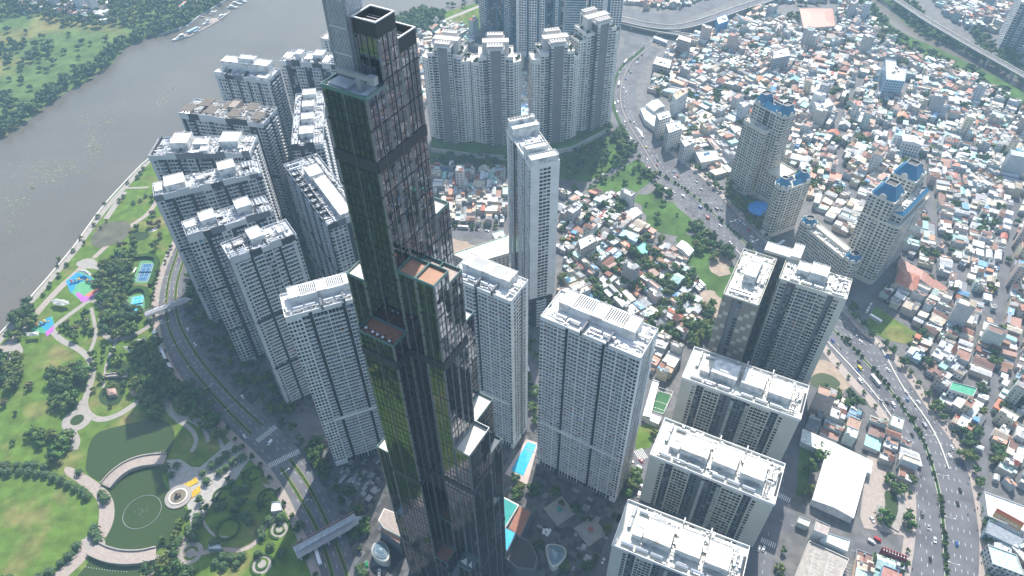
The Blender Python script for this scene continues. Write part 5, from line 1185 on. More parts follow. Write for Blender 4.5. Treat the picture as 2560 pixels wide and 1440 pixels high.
bld('warehouse', [(2067, 1130), (2168, 1172), (2134, 1294), (2032, 1248)], 8, 'big white gable roofed hall beside the small green pond and highway', 'warehouse', (.5, .51, .52), (.74, .74, .72), 'gable', ridge=2.2)
bld('long_shed', [(2008, 1072), (2180, 1152), (2176, 1184), (2003, 1104)], 6, 'long pale mint metal roof shed behind the big white hall', 'shed', W_, (.60, .66, .60), 'gable', ridge=.6)
bld('parking_deck', [(2022, 1352), (2122, 1398), (2085, 1490), (1975, 1470)], 7, 'concrete rooftop parking deck with faded bays at the bottom edge', 'car park', (.5, .48, .44), (.30, .27, .24), 'flat')
P0 = G(2032, 1362, 7.2); b = MB(); aa = math.atan2(G(2122, 1398, 7)[1]-G(2022, 1352, 7)[1], G(2122, 1398, 7)[0]-G(2022, 1352, 7)[0])
for c_ in (2, 11, 20):
    b.box(c_, c_+.15, -26, -1, 7.08, 7.1)
    for k in range(11): b.box(c_, c_+4.6, -2-k*2.4, -1.85-k*2.4, 7.08, 7.1)
tag(b.build('bay_marking', LINE, None, (P0[0], P0[1], 0), aa), kind='structure')
bld('office', [(2060, 1330), (2124, 1352), (2118, 1380), (2052, 1350)], 10, 'pale mint roofed office block beside the rooftop parking deck', 'building', W_, (.62, .68, .62), 'flat', extra=0)
bld('gatehouse', [(2040, 1300), (2074, 1315), (2068, 1340), (2034, 1326)], 14, 'white stair block with grimy sunken roof next to the parking deck', 'building', W_, (.34, .29, .27), 'flat')
bld('kiosk', [(1998, 1292), (2026, 1303), (2020, 1318), (1992, 1306)], 5, 'small mint roofed kiosk under a tree by the side street', 'kiosk', W_, (.60, .68, .62), 'flat')
bld('brown_roof_hall', [(2142, 1390), (2170, 1400), (2160, 1460), (2128, 1450)], 6, 'long rust brown tiled roof hall near the red billboard', 'building', (.6, .55, .45), (.30, .15, .11), 'gable', ridge=1.5)
bld('blue_rimmed_house', [(2208, 1413), (2246, 1428), (2240, 1470), (2196, 1460)], 9, 'house with red brown roof and blue edge at the bottom', 'house', (.3, .45, .6), (.34, .15, .12), 'flat')
bld('courtyard_school', [(2000, 22), (2080, 22), (2087, 64), (2010, 70)], 12, 'salmon red roofed courtyard building in the far houses near the canal', 'school', (.5, .42, .38), (.52, .22, .16), 'hip', ridge=2)
bld('grey_deck_building', [(2213, 148), (2240, 152), (2242, 168), (2267, 172), (2262, 205), (2215, 200)], 24, 'large grey roofed block with pale blue walls among far houses', 'building', (.30, .45, .58), (.36, .34, .31), 'flat', extra=4, wins=3)
bld('brown_block', [(1698, 86), (1730, 96), (1726, 108), (1694, 98)], 24, 'plain brown block standing alone beside the end of the ramp bridge', 'building', (.36, .32, .30), (.45, .38, .34), 'flat', wins=3.4)
bld('grey_office', [(1642, 140), (1680, 150), (1674, 172), (1632, 160)], 14, 'grey office block with pale flat roof above the underpass bend', 'building', (.36, .36, .36), (.60, .58, .52), 'flat', extra=3, wins=3)
bld('wedge_hall', [(1600, 272), (1625, 265), (1645, 300), (1640, 322), (1612, 300)], 6, 'curved pale roofed hall filling the bend of the highway', 'hall', W_, (.64, .67, .64), 'flat')
bld('teal_roof_hall', [(1615, 262), (1645, 248), (1662, 265), (1636, 278)], 10, 'pale teal gable roofed hall beside the curved pale hall', 'hall', W_, (.50, .62, .58), 'gable', ridge=2)
for k, (pts, z, lab, wc_, rc_) in enumerate((
    ([(1682, 236), (1714, 218), (1720, 230), (1690, 250)], 26, 'tall thin white hotel with orange roof top among the houses', (.68, .69, .70), (.50, .25, .14)),
    ([(1640, 285), (1672, 276), (1678, 292), (1648, 302)], 24, 'white five storey block nearest the highway bend', W_, (.55, .62, .58)),
    ([(1664, 310), (1700, 302), (1706, 322), (1672, 334)], 24, 'white block with blue solar panels on its flat roof', W_, (.58, .64, .62)),
    ([(1702, 352), (1728, 342), (1738, 356), (1712, 368)], 22, 'white block with slanted roof beside the highway trees', (.62, .62, .62), (.62, .62, .6)),
    ([(2035, 255), (2072, 245), (2085, 262), (2045, 278)], 18, 'white hotel slab with curved glass end behind the blue roofed towers', W_, (.55, .55, .54)),
    ([(1935, 128), (1970, 118), (1976, 140), (1932, 148)], 22, 'grey office block with rounded steel roof high in the houses', (.34, .36, .40), (.56, .58, .60)),
    ([(2255, 335), (2312, 348), (2306, 364), (2258, 352)], 20, 'long white gabled slab far right of the blue roofed towers', (.62, .63, .66), (.52, .53, .54)),
    ([(1738, 380), (1790, 376), (1805, 398), (1752, 408)], 8, 'wide grey roofed market hall beside the road trees', W_, (.58, .60, .60)),
    ([(1790, 45), (1815, 35), (1822, 52), (1796, 62)], 16, 'bright blue clad building near the ramp bridge', (.10, .30, .55), (.5, .55, .58)),
    ([(2380, 955), (2442, 972), (2432, 992), (2372, 974)], 12, 'building with a deep green roof panel right of the highway', W_, (.03, .30, .17)),
    ([(2460, 1230), (2570, 1270), (2560, 1330), (2468, 1290)], 8, 'large white roofed showroom at the right edge', W_, (.70, .71, .70)),
    ([(2468, 1362), (2540, 1388), (2560, 1440), (2480, 1410)], 10, 'mint green roofed block at the bottom right corner', W_, (.42, .60, .52)),
    ([(2250, 645), (2368, 720), (2360, 738), (2244, 668)], 5, 'very long rust tiled roof building beside the bulky cream tower', (.5, .45, .4), (.32, .15, .11)),
    ([(2248, 672), (2300, 690), (2290, 730), (2238, 706)], 9, 'hip roofed villa with red brown tiles by the shaded lot', (.55, .50, .42), (.36, .14, .09)),
    ([(1584, 625), (1608, 606), (1630, 612), (1614, 640), (1600, 634)], 4.5, 'bright turquoise tarpaulin roof in the shack quarter', (.3, .3, .3), (.02, .50, .38)),
    ([(1560, 530), (1592, 518), (1606, 532), (1570, 560)], 5, 'long white vaulted shed beside the turquoise roof', W_, (.62, .62, .62)),
    ([(1540, 570), (1600, 590), (1590, 604), (1535, 586)], 4.5, 'blue roofed hut row next to the white vaulted shed', (.3, .5, .65), (.30, .48, .62)),
    ([(1705, 600), (1735, 625), (1722, 640), (1690, 615)], 4.5, 'pair of white gable sheds at the edge of the wild lot', W_, (.66, .66, .64)),
    ([(1445, 600), (1480, 585), (1492, 602), (1452, 625)], 14, 'cream six storey block beside the slim white tower', (.55, .50, .45), (.62, .60, .56)),
    ([(1292, 260), (1326, 256), (1326, 290), (1294, 290)], 14, 'cream block with flat light blue roof between roof garden towers', (.6, .56, .48), (.30, .50, .68)))):
    st = 'gable' if ('gable' in lab or 'tiled' in lab or 'vaulted' in lab) and len(pts) == 4 else ('hip' if 'hip' in lab else 'flat')
    bld('building', pts, z, lab, 'building', wc_, rc_, st, extra=3 if z > 12 else 0, wins=3 if z > 9 else 0, ridge=1.8, seed=k)
mall = bld('mall', [(1129, 636), (1272, 588), (1272, 634), (1183, 660)], 20, 'mall with mint green flat roof behind the half hidden white slab', 'mall', (.58, .54, .46), (.45, .68, .55), 'flat', wins=4)
bld('annex', [(1229, 584), (1258, 575), (1266, 598), (1240, 602)], 14, 'small white annex with mint roof beside the mall', 'building', W_, (.48, .66, .56), 'flat', extra=2)
bld('sports_hall', [(1606, 1040), (1632, 950), (1648, 955), (1626, 1045)], 6, 'long white roofed gallery between the louvred slab and green pitch', 'hall', W_, (.66, .66, .64), 'flat')
sheet('pitch', GP([(1646, 978), (1680, 988), (1658, 1036), (1622, 1024)]), .3, mat('artificial_turf', (.02, .12, .03), noise=.1))
b = MB()
for p, q in (((1646, 978), (1680, 988)), ((1680, 988), (1658, 1036)), ((1658, 1036), (1622, 1024)), ((1622, 1024), (1646, 978)), ((1634, 1001), (1669, 1012))):
    a, c = G(*p), G(*q); strip(b, [a, c], .3, .34)
tag(b.build('pitch_marking', LINE), kind='structure')
b = MB()
for p, q in (((1646, 978), (1680, 988)), ((1680, 988), (1658, 1036)), ((1658, 1036), (1622, 1024)), ((1622, 1024), (1646, 978))):
    a, c = G(*p), G(*q)
    for k in range(9): b.cyl((a[0]+(c[0]-a[0])*k/8, a[1]+(c[1]-a[1])*k/8, 0), (a[0]+(c[0]-a[0])*k/8, a[1]+(c[1]-a[1])*k/8, 5), .08, n=4)
    b.cyl((*a, 5), (*c, 5), .07, n=4); b.cyl((*a, 1.2), (*c, 1.2), .05, n=4)
tag(b.build('pitch_fence', GALV), 'tall wire fence posts round the small green football pitch', 'fence')
bld('pavilion', [(1626, 1030), (1655, 1042), (1646, 1062), (1612, 1048)], 4, 'shiny white roofed pavilion at the foot of the green pitch', 'pavilion', W_, (.74, .75, .74), 'flat')
# resident pool beside the louvred slab
sheet('pool_terrace', GP([(1316, 1098), (1346, 1108), (1318, 1212), (1262, 1185)]), .2, mat('pale_pink_tiles', (.50, .40, .36), noise=.1))
pl = sheet('swimming_pool', GP([(1319, 1105), (1341, 1113), (1308, 1190), (1277, 1176)]), .34, POOL, None, 'bright blue swimming pool between the two right hand white slabs', 'pool')
b = MB(); strip(b, GP([(1311, 1122), (1338, 1132)]), .8, .4); b.build('divider', BLUER, pl)
sheet('swimming_pool', smoothc(GP([(480, 12), (486, 20), (465, 24), (448, 22), (455, 12), (468, 8)]), 1), .4, POOL, None, 'irregular turquoise pool of the villa resort beside the yacht quay', 'pool')
sheet('pool_terrace', smoothc(GP([(440, 5), (500, -5), (505, 20), (490, 26), (450, 28)]), 1), .3, mat('peach_paving', (.50, .33, .26), noise=.1))
# billboard
B0, B1 = G(2206, 1372, 9), G(2271, 1397, 9); ba = math.atan2(B1[1]-B0[1], B1[0]-B0[0]); bl = math.hypot(B1[0]-B0[0], B1[1]-B0[1])
bb = empty('billboard', (B0[0], B0[1], 0), ba, 'long tilted deep red billboard with white lamp arms beside the highway', 'billboard')
RED = mat('billboard_red', (.30, .02, .03), noise=.15, nscale=.5, rough=.4)
m = MB(); m.add([(0, 0, 2.5), (bl, 0, 2.5), (bl, 1.5, 9), (0, 1.5, 9), (0, .3, 2.5), (bl, .3, 2.5), (bl, 1.8, 9), (0, 1.8, 9)], [(0, 1, 2, 3), (5, 4, 7, 6), (3, 2, 6, 7), (1, 5, 6, 2), (4, 0, 3, 7)]); m.build('panel', RED, bb)
for k in range(9):
    m = MB(); x = bl*(k+.5)/9; m.cyl((x, 1.5, 9), (x, -.6, 9.6), .07, n=4); m.box(x-.3, x+.3, -1, -.5, 9.5, 9.7); m.build('lamp_arm', WHITEP, bb)
m = MB()
for k in range(4): m.cyl((bl*(k+.5)/4, 2, 0), (bl*(k+.5)/4, 1.6, 8.5), .22, n=6)
m.build('post', GALV, bb)
def text_on(parent, s_, size, M_, m_, name='lettering', track=1.0):
    cu = bpy.data.curves.new(name, 'FONT'); cu.body = s_; cu.size = size; cu.extrude = .03; cu.align_x = 'CENTER'; cu.space_character = track
    o_ = bpy.data.objects.new('tmp', cu); col.objects.link(o_); d_ = bpy.context.evaluated_depsgraph_get(); me = bpy.data.meshes.new_from_object(o_.evaluated_get(d_)); bpy.data.objects.remove(o_)
    me.materials.clear(); me.materials.append(m_); t_ = put(name, me, parent); t_.matrix_local = M_; return t_
for k, (x0, x1, q) in enumerate(((.22, .5, .62), (.52, .86, .62), (.3, .42, .42), (.45, .72, .42), (.1, .9, .2))):
    m = MB(); zq = 2.5+6.5*q; yq = 1.5*q; m.add([(bl*x0, yq-.06, zq), (bl*x1, yq-.06, zq), (bl*x1, yq+.1, zq+.7), (bl*x0, yq+.1, zq+.7)], [(0, 1, 2, 3)]); m.build('printed_line', mat('sign_print', (.40, .16, .15), noise=.5, nscale=3) if k == 0 else bpy.data.materials['sign_print'], bb)
TX = mat('sign_lettering', (.5, .35, .33), noise=0)
tl = math.atan2(6.5, 1.5)
text_on(bb, 'CHO THUE BANG QUANG CAO', .95, Matrix.Translation((bl*.52, .62, 5.3)) @ Matrix.Rotation(tl, 4, 'X'), TX) if False else None
# orange sign board on the shop roof at the right edge
S0, S1 = G(2493, 1270, 13), G(2562, 1308, 13); sa_ = math.atan2(S1[1]-S0[1], S1[0]-S0[0]); sl = math.hypot(S1[0]-S0[0], S1[1]-S0[1])
sg = empty('shop_sign', (S0[0], S0[1], 0), sa_, 'tilted orange and ochre rooftop sign board with a white phone number', 'sign')
m = MB(); m.add([(0, -4.4, 8.6), (sl, -4.4, 8.6), (sl, 0, 13), (0, 0, 13), (0, -4.2, 8.3), (sl, -4.2, 8.3), (sl, .3, 12.8), (0, .3, 12.8)], [(0, 1, 2, 3), (5, 4, 7, 6), (3, 2, 6, 7), (1, 5, 6, 2), (4, 0, 3, 7)]); m.build('board', mat('orange_board', (.42, .12, .05), noise=.1), sg)
m = MB(); m.add([(0.1, -4.2, 8.85), (sl-.1, -4.2, 8.85), (sl-.1, -2, 11.05), (.1, -2, 11.05)], [(0, 1, 2, 3)]); m.build('lower_band', mat('ochre_board', (.34, .24, .10), noise=.1), sg)
m = MB()
for k in range(5): m.cyl((sl*(k+.5)/5, 1, 8), (sl*(k+.5)/5, .4, 12.6), .15, n=5)
m.build('post', GALV, sg)
text_on(sg, '09 77 68 66 88', 1.7, Matrix.Translation((sl*.5, -3.75, 9.38)) @ Matrix.Rotation(R(45), 4, 'X'), LINE, track=1.15)
bld('shop', [(2472, 1300), (2560, 1345), (2545, 1372), (2462, 1332)], 8, 'grey blue shop block carrying the orange rooftop sign board', 'shop', (.25, .32, .38), (.22, .25, .28), 'flat', wins=3)
# ================================================================= PARK FURNITURE
def ring_strip(b, P, z0, z1, wd, mi=0):
    Q = P+[P[0]]; strip(b, Q, wd, z1, mi, z0)
def bridge(name, pts, wd, z, label, arch=1.2):
    P = smooth(GP(pts), 2); c = P[len(P)//2]; r = empty(name, (c[0], c[1], 0), 0, label, 'bridge'); Q = [(x-c[0], y-c[1]) for x, y in P]; n = len(Q)
    L, Rr = ribbon(Q, wd); zz = [z+arch*math.sin(math.pi*i/(n-1)) for i in range(n)]
    b = MB(); b.add([(x, y, zz[i]) for i, (x, y) in enumerate(L)]+[(x, y, zz[i]) for i, (x, y) in enumerate(Rr)], [(n+i, n+i+1, i+1, i) for i in range(n-1)]); b.build('deck', PINKPAVE, r)
    for S_ in (L, Rr):
        l2, r2 = ribbon(S_, .8); b = MB()
        b.add([(x, y, zz[i]+1.1) for i, (x, y) in enumerate(l2)]+[(x, y, zz[i]+1.1) for i, (x, y) in enumerate(r2)]+[(x, y, max(.3, zz[i]-1.4-2.2*abs(math.sin(i*2.2*math.pi*2/n)))) for i, (x, y) in enumerate(l2)]+[(x, y, max(.3, zz[i]-1.4-2.2*abs(math.sin(i*2.2*math.pi*2/n)))) for i, (x, y) in enumerate(r2)],
              [(n+i, n+i+1, i+1, i) for i in range(n-1)]+[(i, i+1, 2*n+i+1, 2*n+i) for i in range(n-1)]+[(n+i+1, n+i, 3*n+i, 3*n+i+1) for i in range(n-1)]); b.build('parapet', CRP, r)
    return r
bridge('stone_bridge', [(266, 1218), (290, 1192), (322, 1169), (362, 1155), (416, 1150)], 9, 1.6, 'long curved pink stone bridge crossing the middle of the green lake')
bridge('stone_bridge', [(232, 1372), (262, 1388), (300, 1398), (350, 1398), (392, 1386)], 9, 1.6, 'curved stone bridge at the bottom end of the green lake')
bridge('garden_bridge', [(262, 943), (290, 940), (320, 942)], 3.2, .8, 'small red brown footbridge over the dark garden pond', .8)
def box_bridge(name, a, c, wd, z, label):
    A, C_ = G(*a, z), G(*c, z); h = math.atan2(C_[1]-A[1], C_[0]-A[0]); l = math.hypot(C_[0]-A[0], C_[1]-A[1])
    r = empty(name, (A[0], A[1], 0), h, label, 'footbridge'); b = MB(); b.box(0, l, -wd/2, wd/2, z-1, z, 0, None, True); b.build('deck', GREYW, r)
    b = MB(); b.box(1, l-1, -wd*.16, wd*.16, z+2.6, z+2.75); b.build('canopy_strip', mat('canopy_panel', (.35, .4, .43), rough=.3), r)
    RD = mat('truss_paint', (.36, .22, .22), noise=.2)
    for s_ in (-1, 1):
        b = MB(); y = s_*wd/2; n = max(4, int(l/5))
        for k in range(n):
            x0, x1 = l*k/n, l*(k+1)/n; b.cyl((x0, y, z+3), (x1, y, z+3), .16, n=4); b.cyl((x0, y, z), (x1, y, z+3), .12, n=4); b.cyl((x0, y, z+3), (x1, y, z), .12, n=4); b.cyl((x0, y, z), (x0, y, z+3), .14, n=4)
            b.cyl((x0, -wd/2, z+3), (x1, wd/2, z+3), .1, n=4) if s_ > 0 else None
        b.build('truss', RD, r)
    for q in (.04, .48, .96): b = MB(); b.box(l*q-.6, l*q+.6, -wd/2+.4, wd/2-.4, 0, z-1.02); b.build('pier', GREYW, r)
    b = MB()
    for k in range(8): b.box(l-.2+k*.9, l+.7+k*.9, -1.6, 1.6, z-.7-k*.7, z-.1-k*.7)
    b.build('stair', GREYW, r)
box_bridge('footbridge', (362, 788), (470, 748), 5.5, 6, 'grey truss footbridge over the boulevard near the pale blue tennis court')
box_bridge('footbridge', (738, 1382), (892, 1296), 9, 6, 'wide truss footbridge with red frames over the boulevard at the glass tower')
# fountain on its round platform
c = G(447, 1243); r = empty('fountain', (c[0], c[1], 0), 0, 'round stone fountain with a dark sculpture on a pale platform in the lake', 'fountain')
b = MB(); b.cyl((0, 0, -.1), (0, 0, 1.0), 9.2, n=32); b.build('platform', CRP, r)
b = MB(); b.cyl((0, 0, 1.01), (0, 0, 1.5), 6.4, n=28); b.build('basin_rim', CREAM, r)
b = MB(); b.cyl((0, 0, 1.2), (0, 0, 1.56), 5.4, n=28); b.build('basin_water', mat('brown_water', (.20, .17, .12), rough=.15), r)
b = MB(); b.cyl((0, 0, 1.5), (0, 0, 3.2), 1.3, .9, n=10); b.dome((0, 0, 3.2), 1.7, 1.7, .7, 10, 3); b.cyl((0, 0, 3.6), (0, 0, 5.2), .7, .4, n=8); b.dome((0, 0, 5.2), .9, .9, .9, 8, 3, full=True)
for k in range(5): a = k*1.256; b.dome((1.9*math.cos(a), 1.9*math.sin(a), 2.2), .6, .6, 1.0, 7, 3)
b.build('sculpture', BARK, r)
FLW = mat('yellow_flowers', (.55, .36, .02), noise=.5, nscale=1.5, second=((.40, .13, .02), .5, .6), bump=.5)
for k, q in enumerate(([(453, 1216), (490, 1194), (497, 1206), (470, 1220)], [(480, 1230), (500, 1214), (502, 1230), (479, 1247)])):
    b = MB(); b.prism(GP(q), .1, .55); tag(b.build('flower_bed', FLW), ('upper' if k == 0 else 'lower')+' of two yellow flower beds beside the round fountain', 'flower bed')
# jets and float line in the lake
c = G(356, 1280); b = MB(); n = 60
for k in range(n): a, e = 6.283*k/n, 6.283*(k+1)/n; b.cyl((c[0]+12.6*math.cos(a), c[1]+12.6*math.sin(a), .4), (c[0]+12.6*math.cos(e), c[1]+12.6*math.sin(e), .4), .14, n=4)
for k in range(26): a = k*2.4; q = (k % 6)*.9+.6; b.cyl((c[0]+q*math.cos(a), c[1]+q*math.sin(a), .2), (c[0]+q*math.cos(a), c[1]+q*math.sin(a), .7), .16, n=5)
tag(b.build('fountain_ring', GALV), 'thin ring of water jets floating on the green lake', 'fountain ring')
b = MB()
for P in ([(415, 1125), (360, 1140), (310, 1160), (265, 1190), (252, 1205)], [(215, 1418), (262, 1426), (320, 1430)]):
    for x, y, h in along(smooth(GP(P), 2), 1.9): b.dome((x, y, .3), .28, .28, .28, 6, 2)
tag(b.build('float_line', WHITEP), 'dotted white float line across the green lake', 'float line')
# clipped hedges in rings on the shaded lawn
for k, (px, ra, lab) in enumerate((((570, 1323), 7.5, 'thick dark ring hedge on the half shaded lawn'), ((556, 1240), 6, 'ring hedge with paved spiral just right of the fountain plaza'), ((632, 1190), 7, 'spiral hedge beside the boulevard crossing'), ((668, 1243), 6, 'ring hedge nearest the boulevard kerb'), ((700, 1322), 7, 'bright ring hedge by the footbridge stair'), ((655, 1412), 7, 'ring hedge at the bottom below the palms'))):
    c = G(*px); n = 26; P = [(ra*math.cos(6.283*i/n), ra*math.sin(6.283*i/n)) for i in range(n-(0 if k == 0 else 5))]
    b = MB(); (ring_strip(b, P, 0, 1.0, 1.8) if k == 0 else strip(b, P, 1.6, .9, 0, 0)); P2 = [(ra*.5*math.cos(6.283*i/20+2), ra*.5*math.sin(6.283*i/20+2)) for i in range(14)]; strip(b, P2, 1.3, .8, 0, 0) if k else None
    tag(b.build('ring_hedge', HEDGE, None, (c[0], c[1], 0)), lab, 'hedge')
# tennis courts
CG = mat('court_green', (.10, .27, .13), noise=.08); CB = mat('court_blue', (.035, .14, .27), noise=.06); CB2 = mat('court_light_blue', (.06, .42, .60), noise=.06)
def court(q, px, mb, lab):
    TLc, TR, BR, BL = GP(px); r = empty('tennis_court', ((TLc[0]+BR[0])/2, (TLc[1]+BR[1])/2, 0), 0, lab, 'tennis court')
    ox, oy = r.location.x, r.location.y; o_ = MB(); o_.flat([(x-ox, y-oy) for x, y in GP(q)], .18); o_.build('surround', CG, r)
    def L_(u, v): a = (TLc[0]+(TR[0]-TLc[0])*u, TLc[1]+(TR[1]-TLc[1])*u); e = (BL[0]+(BR[0]-BL[0])*u, BL[1]+(BR[1]-BL[1])*u); return (a[0]+(e[0]-a[0])*v-ox, a[1]+(e[1]-a[1])*v-oy)
    b = MB(); b.flat([L_(0, 0), L_(1, 0), L_(1, 1), L_(0, 1)], .22); b.build('playing_surface', mb, r)
    b = MB()
    for a, e in (((0, 0), (1, 0)), ((1, 0), (1, 1)), ((1, 1), (0, 1)), ((0, 1), (0, 0)), ((.125, 0), (.125, 1)), ((.875, 0), (.875, 1)), ((.125, .23), (.875, .23)), ((.125, .77), (.875, .77)), ((.5, .23), (.5, .77))): strip(b, [L_(*a), L_(*e)], .22, .26)
    b.build('court_line', LINE, r)
    b = MB(); a, e = L_(-.06, .5), L_(1.06, .5); b.add([(*a, .2), (*e, .2), (*e, 1.15), (*a, 1.15)], [(0, 1, 2, 3), (3, 2, 1, 0)]); b.cyl((*a, .2), (*a, 1.3), .08, n=5); b.cyl((*e, .2), (*e, 1.3), .08, n=5); b.build('net', mat('net', (.08, .09, .1)), r)
    b = MB(); a = L_(-.35, .45); b.box(a[0]-.8, a[0]+.8, a[1]-3.5, a[1]+3.5, 2.3, 2.5); b.box(a[0]-.7, a[0]-.5, a[1]-3.4, a[1]-3.2, .1, 2.3); b.box(a[0]-.7, a[0]-.5, a[1]+3.2, a[1]+3.4, .1, 2.3); b.build('shelter', WHITEP, r)
    return r
court([(352, 652), (392, 650), (373, 708), (328, 708)], [(355.6, 660), (384, 659.7), (370, 703), (341, 703)], CB, 'darker blue tennis court inside tall hedges, the upper of two')
court([(319, 742), (366, 732), (364, 776), (313, 782)], [(331, 744), (360, 738.5), (353.5, 779), (325, 784)], CB2, 'bright light blue tennis court, the lower of two beside the boulevard')
for q, lab in (([(340, 646), (372, 642), (398, 648), (388, 690), (377, 716)], 'tall clipped hedge wrapping the upper tennis court'), ([(318, 738), (345, 722), (368, 726), (374, 750), (370, 785)], 'tall clipped hedge wrapping the lower tennis court')):
    b = MB(); strip(b, smooth(GP(q), 2), 4, 3.4, 0, 0); tag(b.build('hedge', HEDGE), lab, 'hedge')
# play areas
def ply(nm, q, z, rgb): b = MB(); b.flat(GP(q), z, 0, rgb); tag(b.build(nm, PAINT), kind='structure')
ply('playground_surface', [(165, 702), (198, 678), (244, 700), (258, 694), (252, 726), (236, 744), (206, 757), (178, 732)], .20, (.10, .33, .16))
ply('playground_surface', [(165, 704), (192, 681), (232, 695), (212, 702), (190, 712), (186, 726), (176, 732)], .23, (.02, .25, .50))
ply('playground_surface', [(248, 700), (258, 695), (252, 726), (236, 744), (206, 757), (188, 736), (196, 730), (212, 742), (238, 728), (245, 712)], .23, (.38, .12, .42))
ply('playground_surface', [(212, 738), (246, 718), (245, 730), (222, 744)], .26, (.55, .18, .12))
ply('playground_surface', [(74, 826), (108, 800), (132, 790), (136, 812), (120, 834), (84, 832)], .20, (.06, .30, .16)); ply('playground_surface', [(98, 808), (126, 792), (134, 808), (118, 828), (104, 818)], .23, (.02, .25, .45))
ply('playground_surface', [(112, 832), (136, 812), (134, 828), (118, 842)], .24, (.38, .12, .42))
def playkit(px, lab, seed):
    c = G(*px); r = random.Random(seed); o = empty('play_frame', (c[0], c[1], 0), r.uniform(0, 3), lab, 'play frame'); cols = [(.5, .1, .08), (.1, .3, .5), (.6, .45, .05), (.5, .5, .5), (.2, .15, .12)]
    for k in range(3):
        x = k*3-3; b = MB()
        for a, e in ((-.8, -.8), (.8, -.8), (.8, .8), (-.8, .8)): b.cyl((x+a, e, 0), (x+a, e, 3), .1, n=5)
        b.box(x-.9, x+.9, -.9, .9, 1.4, 1.5, 0, cols[4]); b.build('climbing_tower', PAINT, o); b = MB(); b.add([(x-1.2, -1.2, 3), (x+1.2, -1.2, 3), (x+1.2, 1.2, 3), (x-1.2, 1.2, 3), (x, 0, 4.2)], [(0, 1, 4), (1, 2, 4), (2, 3, 4), (3, 0, 4)], 0, cols[k]); b.build('roof', PAINT, o)
    b = MB(); b.add([(3.8, -.5, 1.5), (3.8, .5, 1.5), (7, .5, .2), (7, -.5, .2)], [(0, 3, 2, 1), (0, 1, 2, 3)], 0, cols[2]); b.build('slide', PAINT, o)
playkit((190, 705), 'wooden climbing frame on the blue part of the larger playground', 1); playkit((228, 706), 'small play frame on the green part of the larger playground', 2); playkit((104, 812), 'play frame with slide on the smaller playground', 3)
def sail(px, z, lab, sc1=1.0):
    P = GP(px, z); n = len(P); c = (sum(p[0] for p in P)/n, sum(p[1] for p in P)/n); r = empty('shade_canopy', (c[0], c[1], 0), 0, lab, 'shade canopy')
    b = MB(); vs = []; 
    for i in range(n):
        a, e = P[i], P[(i+1) % n]; vs.append((a[0]-c[0], a[1]-c[1], z)); vs.append(((a[0]+e[0])/2*.93+c[0]*.07-c[0], (a[1]+e[1])/2*.93+c[1]*.07-c[1], z-.5))
    k = len(vs); b.add(vs+[(0, 0, z+1.5)], [(i, (i+1) % k, k) for i in range(k)]+[((i+1) % k, i, k) for i in range(k)]); b.build('fabric', WHITEP, r)
    b = MB()
    for i in range(0, k, 2): b.cyl((vs[i][0], vs[i][1], 0), vs[i], .12, n=5)
    b.build('pole', GALV, r)
sail([(193, 677), (212, 672), (222, 678), (230, 684), (226, 690), (206, 682)], 5, 'white scalloped shade canopy over the top of the larger playground')
sail([(126, 750), (140, 746), (160, 749), (172, 752), (174, 760), (155, 764), (134, 761)], 5, 'long white scalloped canopy between the two playgrounds')
sail([(63, 831), (98, 827), (96, 838), (66, 841)], 5, 'white curved canopy below the smaller playground')
sail([(306, 866), (328, 862), (344, 848), (363, 842), (367, 862), (346, 876), (338, 893), (322, 880)], 5, 'large white star shaped canopy beside the garden pond')
bld('garden_pavilion', [(266, 972), (288, 970), (290, 985), (270, 988)], 4, 'pinkish tile roofed pavilion on the island of the garden pond', 'pavilion', (.4, .3, .25), (.38, .25, .20), 'hip', ridge=1.2)
bld('garden_pavilion', [(322, 968), (340, 968), (342, 982), (326, 984)], 4, 'pinkish tile roofed pavilion right of the garden pond', 'pavilion', (.4, .3, .25), (.38, .26, .21), 'hip', ridge=1.2)
bld('park_pavilion', [(680, 1256), (700, 1255), (706, 1276), (678, 1280)], 4, 'small white pavilion at the lit corner of the park by the boulevard', 'pavilion', (.6, .6, .6), (.62, .64, .64), 'flat')
bld('park_shelter', [(522, 1362), (550, 1362), (556, 1373), (520, 1374)], 3.4, 'glass roofed shelter on the lawn among the palms', 'shelter', (.3, .35, .35), (.40, .46, .48), 'flat')
# lotus sculpture by the small pond
c = G(2200, 1280); o = empty('lotus_sculpture', (c[0], c[1], 0), 0, 'white flower shaped sculpture with pointed petals beside the small pond', 'sculpture')
for k in range(7):
    a = k*.9; b = MB(); u = (math.cos(a), math.sin(a)); v = (-u[1], u[0]); pts = [(0, 0, 1.2), (2.6, 1.0, 2.0), (5.2, 0, 3.4), (2.6, -1.0, 2.0)]
    b.add([(u[0]*p+v[0]*q, u[1]*p+v[1]*q, z) for p, q, z in pts], [(0, 1, 2), (0, 2, 3), (2, 1, 0), (3, 2, 0)]); b.build('petal', WHITEP, o)
b = MB(); b.cyl((0, 0, 0), (0, 0, 1.3), 1.1, n=10); b.build('base', WHITEP, o)
